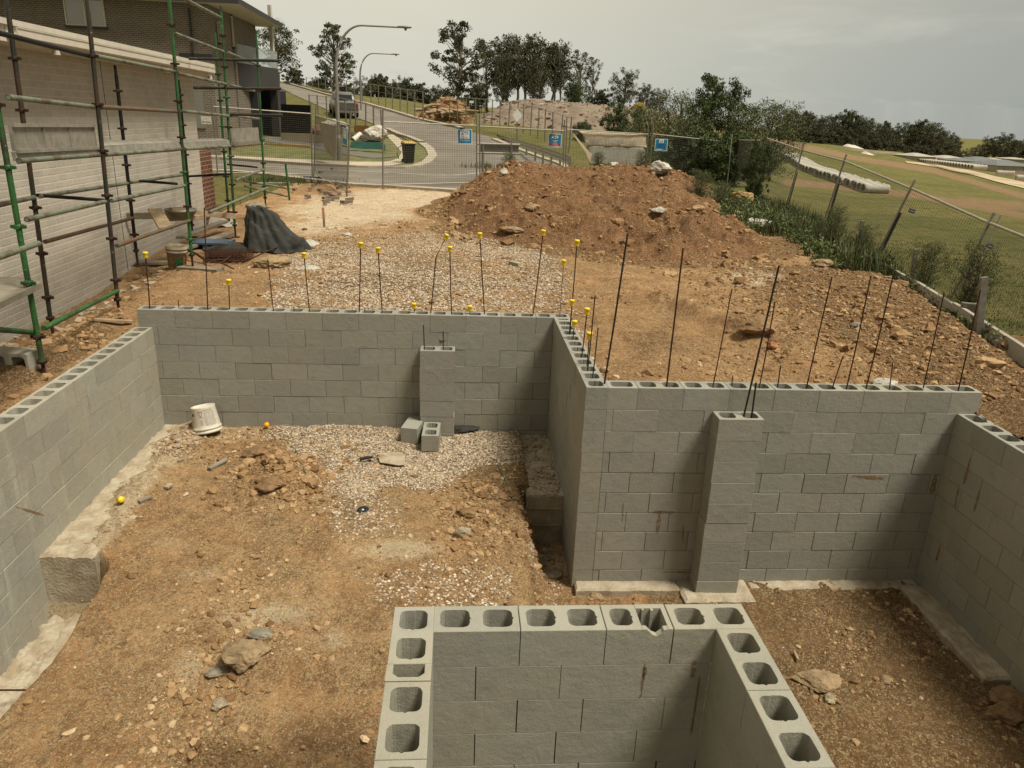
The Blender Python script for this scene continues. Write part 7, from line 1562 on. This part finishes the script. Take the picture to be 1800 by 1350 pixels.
for i, (lab, pts, mt, am) in enumerate([('long low white sand heap before the far trees', [(1474, 261, 262, 190), (1487, 253, 264, 190), (1500, 255, 266, 190), (1520, 263, 268, 190), (1540, 268, 270, 190)], 'wsand', .2), ('low brown spoil bank running below the far trees', [(1440, 259, 261, 176), (1500, 262, 270, 176), (1560, 267, 278, 176), (1640, 276, 286, 176)], 'rub2', .4), ('small white sand heap at the foot of the brown bank', [(1515, 270, 271, 165), (1520, 266, 272, 165), (1530, 270, 272, 165)], 'wsand', .1)]):
    heap('sand_heap', lab, 'heap', pts, mt, i, 60, am, 3.5)
# ================================================================== VEGETATION
def leafmat(name, a, b, c):
    m = Mt(name, .7, 0, .25); t = m.attr('tint'); k = m.mix(m.ramp(t, 0, .5), a, b); k = m.mix(m.ramp(t, .5, 1.), k, c); return m.col(k)
MT['leafd'] = leafmat('gum_leaves', (.036, .040, .018), (.066, .070, .030), (.125, .122, .058))
MT['leafg'] = leafmat('green_leaves', (.030, .045, .012), (.055, .080, .020), (.10, .125, .038))
MT['leafl'] = leafmat('feathery_leaves', (.060, .070, .026), (.105, .12, .045), (.17, .18, .075))
MT['bark'] = plain('pale_bark', (.26, .225, .165), .9, 0, .45, 1.2, .5); MT['barkd'] = plain('dark_bark', (.10, .08, .055), .9, 0, .4, 2, .5)
def leaves(C, R3, n, size, rg, up=.0, elong=2.2):
    """C centres (k,3), R3 radii (k,3); n leaves each -> verts, faces, tint"""
    k = len(C); d = rg.normal(0, 1, (k, n, 3)); d /= np.linalg.norm(d, axis=2, keepdims=True); r = rg.random((k, n, 1))**.45
    P = (C[:, None]+d*r*R3[:, None]).reshape(-1, 3); N_ = len(P)
    a = rg.normal(0, 1, (N_, 3)); a[:, 2] -= up; a /= np.linalg.norm(a, axis=1, keepdims=True); b = np.cross(a, rg.normal(0, 1, (N_, 3))); b /= np.linalg.norm(b, axis=1, keepdims=True)
    s = size*rg.uniform(.6, 1.4, (N_, 1)); V = np.stack([P-a*s*elong/2, P+b*s/2, P+a*s*elong/2, P-b*s/2], 1).reshape(-1, 3)
    tint = np.clip(rg.normal(.45, .22, N_)+np.repeat(rg.normal(0, .12, k), n), 0, 1); return V, np.arange(N_*4).reshape(-1, 4), tint
def tree_parts(seed, crown0=.32, spread=.30, nc=46, nl=85, rl=.075, size=.016, trunks=1, round_=False, drop=.0, lean=.0, flat=.7):
    rg = np.random.default_rng(seed); m = MB(); C = []; R3 = []
    for tk in range(trunks):
        bx = rg.normal(0, .05*(trunks > 1), 2); top = np.array([bx[0]*2+rg.normal(0, .03)+lean, bx[1]*2, .80]); n_ = 7
        pts = [np.array([bx[0], bx[1], -.02])+(top-np.array([bx[0], bx[1], 0]))*(i/(n_-1))+np.array([*(rg.normal(0, .012, 2)*(i > 0)), 0]) for i in range(n_)]; m.tube(pts, [.020*(1-.75*i/(n_-1))+.002 for i in range(n_)], 7)
        nb = nc//trunks
        for j in range(nb):
            h = crown0+(.93-crown0)*(j+.5)/nb; i0 = np.clip(h-.12-.10*rg.random(), crown0*.75, .78); s = i0/.80*(n_-1); k = min(int(s), n_-2); p = pts[k]+(pts[k+1]-pts[k])*(s-k); az = rg.uniform(0, 6.28)
            w_ = math.sin(math.pi*min(1, max(.08, (h-crown0+.08)/(1.06-crown0))))**(.6 if round_ else .8); rad = spread*w_*rg.uniform(.35, 1.05); q = np.array([p[0]+rad*math.cos(az), p[1]+rad*math.sin(az), h+rg.normal(0, .02)])
            mid = (p+q)/2+np.array([0, 0, -.02+.02*rg.random()]); m.tube([p, mid, q], [.0075, .005, .002], 4, cap=False)
            for _ in range(2): C.append(q+rg.normal(0, rl*.45, 3)); e = rl*rg.uniform(.55, 1.15); R3.append([e, e, e*flat])
    V, F, t = leaves(np.array(C), np.array(R3), nl//2, size, rg, drop); return m, V, F, t
PROTO = {}
def make_proto(key, leaf='leafd', bark='bark', **k):
    m, V, F, t = tree_parts(**k); tm = m.build('trunk', MT[bark], local=True); cm = link('crown', grid_mesh(V, F, 'crown', tint=t), MT[leaf]); PROTO[key] = (tm.data, cm.data); bpy.data.objects.remove(tm); bpy.data.objects.remove(cm)
make_proto('gumA', seed=101, crown0=.25, spread=.30, nc=60, nl=90, rl=.06, size=.013, drop=.5)
make_proto('gumB', seed=102, crown0=.38, spread=.34, nc=56, nl=84, rl=.078, size=.013)
make_proto('gumC', seed=103, crown0=.42, spread=.24, nc=48, nl=92, rl=.075, size=.013, trunks=2)
make_proto('gumD', seed=104, crown0=.30, spread=.42, nc=60, nl=100, rl=.09, size=.014, trunks=2, round_=True)
make_proto('gumE', seed=105, crown0=.15, spread=.30, nc=60, nl=60, rl=.06, size=.012, drop=.6)
make_proto('scrub', 'leafd', 'barkd', seed=106, crown0=.10, spread=.55, nc=60, nl=130, rl=.13, size=.028, trunks=3, round_=True)
make_proto('bush', 'leafg', 'barkd', seed=107, crown0=.06, spread=.50, nc=80, nl=130, rl=.13, size=.02, trunks=3, round_=True)
make_proto('wattle', 'leafg', 'barkd', seed=108, crown0=.12, spread=.40, nc=110, nl=170, rl=.085, size=.013, trunks=3, drop=1.2)
make_proto('feather', 'leafl', 'barkd', seed=109, crown0=.06, spread=.46, nc=110, nl=80, rl=.13, size=.012, trunks=4, drop=-1.0)
def tree(key, label, px, top, base, Y, wide=1., name='gum_tree', cat='tree', group=None, rz=None, z0=None):
    b = at(px, base, Y=Y); t = at(px, top, Y=Y); zb = b[2] if z0 is None else z0; H_ = (t[2]-zb)/.96
    r = bpy.data.objects.new(name, None); COL.objects.link(r); r.location = (b[0], Y, zb); r.rotation_euler[2] = JR.uniform(0, 6.28) if rz is None else rz; r.scale = (H_*wide, H_*wide, H_); r.empty_display_size = .1; tag(r, label, cat, group)
    for nm, me in zip(('trunk', 'crown'), PROTO[key]): o = bpy.data.objects.new(nm, me); COL.objects.link(o); o.parent = r
    return r
CB = CAM[1]
tree('gumB', 'gum tree rising behind the balcony of the two-storey house', 492, 38, 165, 84, .98)
tree('gumA', 'slender airy gum tree behind the two street lamps', 590, 42, 182, 96, .95)
tree('scrub', 'rounded dark tree low behind the two-storey house', 517, 120, 160, 100, .9)
tree('gumA', 'tall airy gum tree standing left of the dark grove', 806, 37, 196, 128, 1.0, rz=1.)
GG = 'gum trees of the dark grove'
for i, (k, x, tp, w_, y, lab) in enumerate([('gumC', 868, 72, 1.1, 150, 'first tall dark gum of the grove counted from the left'), ('gumB', 893, 64, .8, 156, 'second gum of the grove from the left, slightly taller'), ('gumC', 915, 66, 1., 148, 'third gum of the grove from the left'),
        ('gumB', 938, 62, .85, 154, 'fourth gum of the grove from the left, at its highest point'), ('gumC', 958, 72, 1., 150, 'fifth gum of the grove from the left'), ('gumD', 880, 100, .6, 146, 'lower dense gum filling the left of the grove'), ('gumD', 940, 104, .6, 144, 'lower dense gum filling the middle of the grove'), ('gumC', 978, 78, .8, 152, 'gum at the right end of the grove'), ('gumE', 1018, 88, .9, 140, 'thin paler gum just right of the grove'), ('gumE', 1040, 100, .6, 143, 'thin small gum second right of the grove')]): tree(k, lab, x, tp, 205, y, w_, group=GG)
tree('gumD', 'broad domed tree to the right of the thin pale gums', 1090, 124, 208, 120, .85); tree('gumD', 'second domed tree, lower, right of the first', 1128, 150, 212, 122, .8); tree('gumD', 'third low domed tree near the feathery shrubs', 1152, 158, 215, 124, .9)
tree('bush', 'bright green rounded bush before the grove', 1006, 146, 192, 88, .75, 'bush', 'bush')
for i, (x, tp, w_) in enumerate([(548, 148, .9), (562, 140, 1.), (612, 150, 1.1), (640, 138, .9), (662, 135, .9), (684, 140, 1.), (704, 137, .9), (722, 142, 1.), (744, 150, 1.2), (770, 152, 1.), (790, 158, 1.2), (828, 150, 1.1), (845, 140, .9), (1060, 160, 1.1), (580, 158, 1.3), (632, 158, 1.4), (672, 160, 1.4), (716, 160, 1.4), (756, 166, 1.4)]):
    tree('scrub' if i % 3 else 'gumD', '%s dark tree from the left in the low tree line behind the hill road' % ordn(i), x, tp, 205, 118+(i*7) % 17, w_*.75, 'tree', group='low tree line behind the hill road')
# far right tree line
xs = np.linspace(1375, 1672, 24); tops = np.interp(xs, [1375, 1400, 1450, 1480, 1510, 1560, 1600, 1640, 1672], [190, 196, 212, 198, 208, 222, 218, 224, 245])
for i, (x, tp) in enumerate(zip(xs, tops)):
    bs = np.interp(x, [1375, 1480, 1672], [245, 262, 290]); tree(['gumD', 'gumB', 'gumC', 'scrub', 'gumD'][i % 5], '%s dark gum from the left along the far edge of the right-hand field' % ordn(i), float(x)+JR.uniform(-3, 3), float(tp)+JR.uniform(-5, 7), float(bs)+3, CB+205+(i*13) % 25, [.9, 1.15, 1.35, .6, 1.0][i % 5], group='far tree line on the right')
for i in range(14):
    x = 1370+i*23; bs = np.interp(x, [1375, 1480, 1672], [245, 262, 290]); tree('scrub', '%s low dark thicket from the left under the far tree line' % ordn(i), x, bs-25, bs+4, CB+198, .95, 'thicket', 'thicket', 'low thickets under the far tree line')
for i, (x, tp, bs) in enumerate([(1700, 262, 288), (1716, 254, 288), (1736, 240, 290), (1752, 236, 290), (1772, 246, 292), (1792, 248, 292), (1812, 240, 294), (1684, 270, 288), (1725, 268, 292), (1765, 262, 294), (1800, 266, 296)]): tree(['gumD', 'gumB', 'gumC'][i % 3], '%s dark tree in the clump at the far right edge' % ordn(i), x, tp, bs+4, CB+250, 1.15, group='tree clump at the far right')
# shrubs beyond the plot corner
SH = 'shrubs beyond the plot corner'
for k, lab, x, tp, bs, Y, w_, nm in [('wattle', 'tall dark green wattle tree beyond the plot corner', 1242, 140, 305, 36, .80, 'wattle_tree'), ('feather', 'feathery olive shrub left of the dark wattle tree', 1180, 168, 300, 38, .95, 'shrub'), ('feather', 'pale feathery shrub behind the cream banner, right side', 1128, 190, 296, 43, .9, 'shrub'),
        ('wattle', 'dark leafy shrub behind the cream banner, left side', 1082, 186, 280, 50, .9, 'shrub'), ('bush', 'small dark bush in front of the rubble mound', 1026, 214, 262, 56, .8, 'bush'), ('feather', 'light green shrub right of the wattle tree', 1300, 188, 312, 35, 1.0, 'shrub'), ('feather', 'weeping grey-green shrub at the left end of the far tree line', 1345, 182, 305, 48, .9, 'shrub'),
        ('bush', 'dark shrub under the blue sign behind the fence', 1168, 232, 312, 30, 1.1, 'bush'), ('bush', 'dark shrub in the middle of the fenced shrubs', 1222, 238, 318, 30, 1.2, 'bush'), ('bush', 'dark shrub at the right of the fenced shrubs', 1272, 236, 325, 29, 1.1, 'bush'), ('wattle', 'leafy shrub growing round the corner post of the fence', 1322, 252, 352, 18.5, .55, 'shrub'),
        ('feather', 'olive shrub low between the wattle and the fence', 1205, 205, 300, 33, 1.1, 'shrub')]: tree(k, lab, x, tp, bs, Y, w_, nm, 'shrub' if 'tree' not in nm else 'tree', SH)
for k, lab, x, tp, bs, Y, w_ in [('feather', 'wiry bush against the boundary wall left of the double post', 1622, 428, 512, 5.9, .75), ('feather', 'largest wiry bush at the boundary wall below the double post', 1692, 430, 552, 4.4, .62), ('feather', 'thin weedy plant standing above the long grass', 1462, 362, 425, 9.6, .7), ('feather', 'weed clump on the right shoulder of the soil mound', 1225, 300, 352, 16.2, .9), ('feather', 'weed clump between the mound and the corner shrubs', 1262, 320, 372, 14.5, .9), ('feather', 'twiggy weed at the left end of the mound crest', 893, 268, 302, 17.4, .9), ('feather', 'grey-green weed by the far end of the mound, under the banner', 1052, 268, 296, 19.4, 1.), ('feather', 'weed under the right end of the banner', 1128, 266, 298, 19.2, 1.)]:
    tree(k, lab, x, tp, bs, Y, w_, 'weed_bush', 'weed')
for k, lab, x, tp, bs, Y in [('feather', 'leafy weed beside the third leaning post', 1510, 395, 452, 8.3), ('feather', 'low weed at the foot of the second leaning post', 1440, 388, 416, 10.2)]: tree(k, lab, x, tp, bs, Y, .9, 'weed_bush', 'weed')
# grass blades
def blades(name, P, h, mat, seed, w_=.006, bend=.35):
    rg = np.random.default_rng(seed); n = len(P); a = rg.uniform(0, 6.28, n); h = np.asarray(h)*rg.uniform(.5, 1.25, n); dx = np.stack([np.cos(a), np.sin(a), 0*a], 1); px = np.stack([-np.sin(a), np.cos(a), 0*a], 1)*w_
    b = dx*(h*rg.uniform(.1, 1., n)*bend)[:, None]; up = np.array([0, 0, 1.]); V = np.stack([P-px, P+px, P+b*.35+up*(h*.6)[:, None]+px*.7, P+b*.35+up*(h*.6)[:, None]-px*.7, P+b+up*(h)[:, None]], 1).reshape(-1, 3)
    o = (np.arange(n)*5)[:, None]; F = np.concatenate([o+np.array([[0, 1, 2, 3]]), o+np.array([[3, 2, 4, 4]])]); F2 = np.concatenate([o+np.array([[0, 1, 2]]), o+np.array([[0, 2, 3]]), o+np.array([[3, 2, 4]])])
    t = np.clip(rg.normal(.5, .25, n), 0, 1); me = grid_mesh(V, F2, name, tint=np.tile(t, 3)); return tag(link(name, me, MT[mat]), kind='stuff')
MT['blade'] = leafmat('long_grass', (.035, .047, .013), (.070, .085, .026), (.17, .155, .07)); MT['bladed'] = leafmat('field_grass', (.07, .08, .022), (.115, .12, .037), (.22, .185, .08))
def strip(n_, y0, y1, o0, o1, seed, H=None):
    rg = np.random.default_rng(seed); y = rg.uniform(y0, y1, n_); x = wallx(y)+rg.uniform(o0, o1, n_); z = np.where(x < wallx(y), S(x, y), T(x, y)); return np.stack([x, y, z], -1)
P = strip(11000, 6.6, 17, -.95, .5, 51); P = P[np.random.default_rng(1).random(len(P)) < .25+.75*sstep(-.15, .1, fbm(P[:, 0], P[:, 1], 1.2, 3))]; blades('long_grass', P, .44*(.40+vnoise(P[:, 0]*3, P[:, 1]*3)), 'blade', 52, .006, .6)
P = strip(1500, 3.4, 6.6, .03, .4, 53); blades('long_grass', P, .26*np.ones(len(P)), 'blade', 54, .006)
P = strip(70000, .2, 16, .04, 8, 55); P = P[np.random.default_rng(4).random(len(P)) < np.clip(1.1-(P[:, 0]-wallx(P[:, 1]))/8, 0, 1)*np.clip(1.3-P[:, 1]/14, 0, 1)]; blades('field_grass', P, .045*np.ones(len(P)), 'bladed', 56, .006, .9)
P = strip(12000, 11.5, 21, -3.2, .3, 57); P = P[(Mh(P[:, 0], P[:, 1]) < .14)]; P[:, 2] = np.maximum(-.3, -.3+Mh(P[:, 0], P[:, 1])); blades('long_grass', P, .36*(.4+vnoise(P[:, 0]*2, P[:, 1]*2)), 'blade', 58, .009, .6)
rg = np.random.default_rng(59); x = rg.uniform(-.8, 7, 5000); y = rg.uniform(19.3, 21.6, 5000); k = fbm(x, y, 1., 3) > -.02; blades('long_grass', np.stack([x, y, -.3+np.maximum(0, Mh(x, y))], -1)[k], .36*np.ones(int(k.sum())), 'blade', 60, .012)
MT['wl'] = leafmat('low_weed_leaves', (.050, .070, .020), (.10, .13, .04), (.17, .19, .075))
def weedcover(name, P, hh, seed, n_=26, sz=.030):
    rg = np.random.default_rng(seed); r = rg.uniform(.05, .16, len(P)); C = P+np.stack([0*r, 0*r, hh*.5], -1); V, F, t = leaves(C, np.stack([r, r, hh*.6], -1), n_, sz, rg, -.6, 2.6); tag(link(name, grid_mesh(V, F, name, tint=t), MT['wl']), kind='stuff')
P = strip(950, 6.8, 20.5, -1.2, .4, 91); P = P[(Mh(P[:, 0], P[:, 1]) < .14)]; weedcover('low_weeds', P, np.random.default_rng(5).uniform(.10, .42, len(P)), 92)
P = strip(700, 12, 20.8, -3.4, -1, 93); P = P[(Mh(P[:, 0], P[:, 1]) < .3)]; P[:, 2] = -.3+np.maximum(0, Mh(P[:, 0], P[:, 1])); weedcover('low_weeds', P, np.random.default_rng(6).uniform(.12, .5, len(P)), 94, 24, .036)
P = strip(160, 2.2, 6.8, -.12, .4, 95); weedcover('low_weeds', P, np.random.default_rng(7).uniform(.08, .25, len(P)), 96, 30, .022)
for (x, y, n_, r, h) in ((505, 320, 900, .8, .16), (870, 297, 500, .8, .3), (660, 235, 10, .1, .1)):
    q = at(x, y, Z=-.3); rg = np.random.default_rng(int(x)); P = np.stack([q[0]+rg.normal(0, r, n_), q[1]+rg.normal(0, r*.6, n_), np.full(n_, -.3)], -1); blades('grass_tufts', P, h*np.ones(n_), 'blade', 61, .012)

# crumbs shed round the named rocks
Q = []; rg = np.random.default_rng(77)
for (p, r) in ROCKS:
    if p[1] > 13 or r > .32: continue
    n_ = 45; a = rg.uniform(0, 6.28, n_); d = r*(1.0+rg.exponential(.55, n_)); x = p[0]+d*np.cos(a); y = p[1]+d*np.sin(a)*.8; pit = (y < 2.33) & (x > LX) & (x < RX) & ~((x > .2) & (y > 0)) ; z = np.where(pit, G(x, y), S(x, y)); z = np.where((p[1] > 7.8) & (x > -1), np.maximum(z, -.3+Mh(x, y)), z); Q.append(np.stack([x, y, z], -1))
Q = np.concatenate(Q); stones('soil_crumbs', Q, rg.pareto(2.6, len(Q)).clip(0, 3)*.009+.006, 'clod', flat=.8, n8='ico', seed=78)
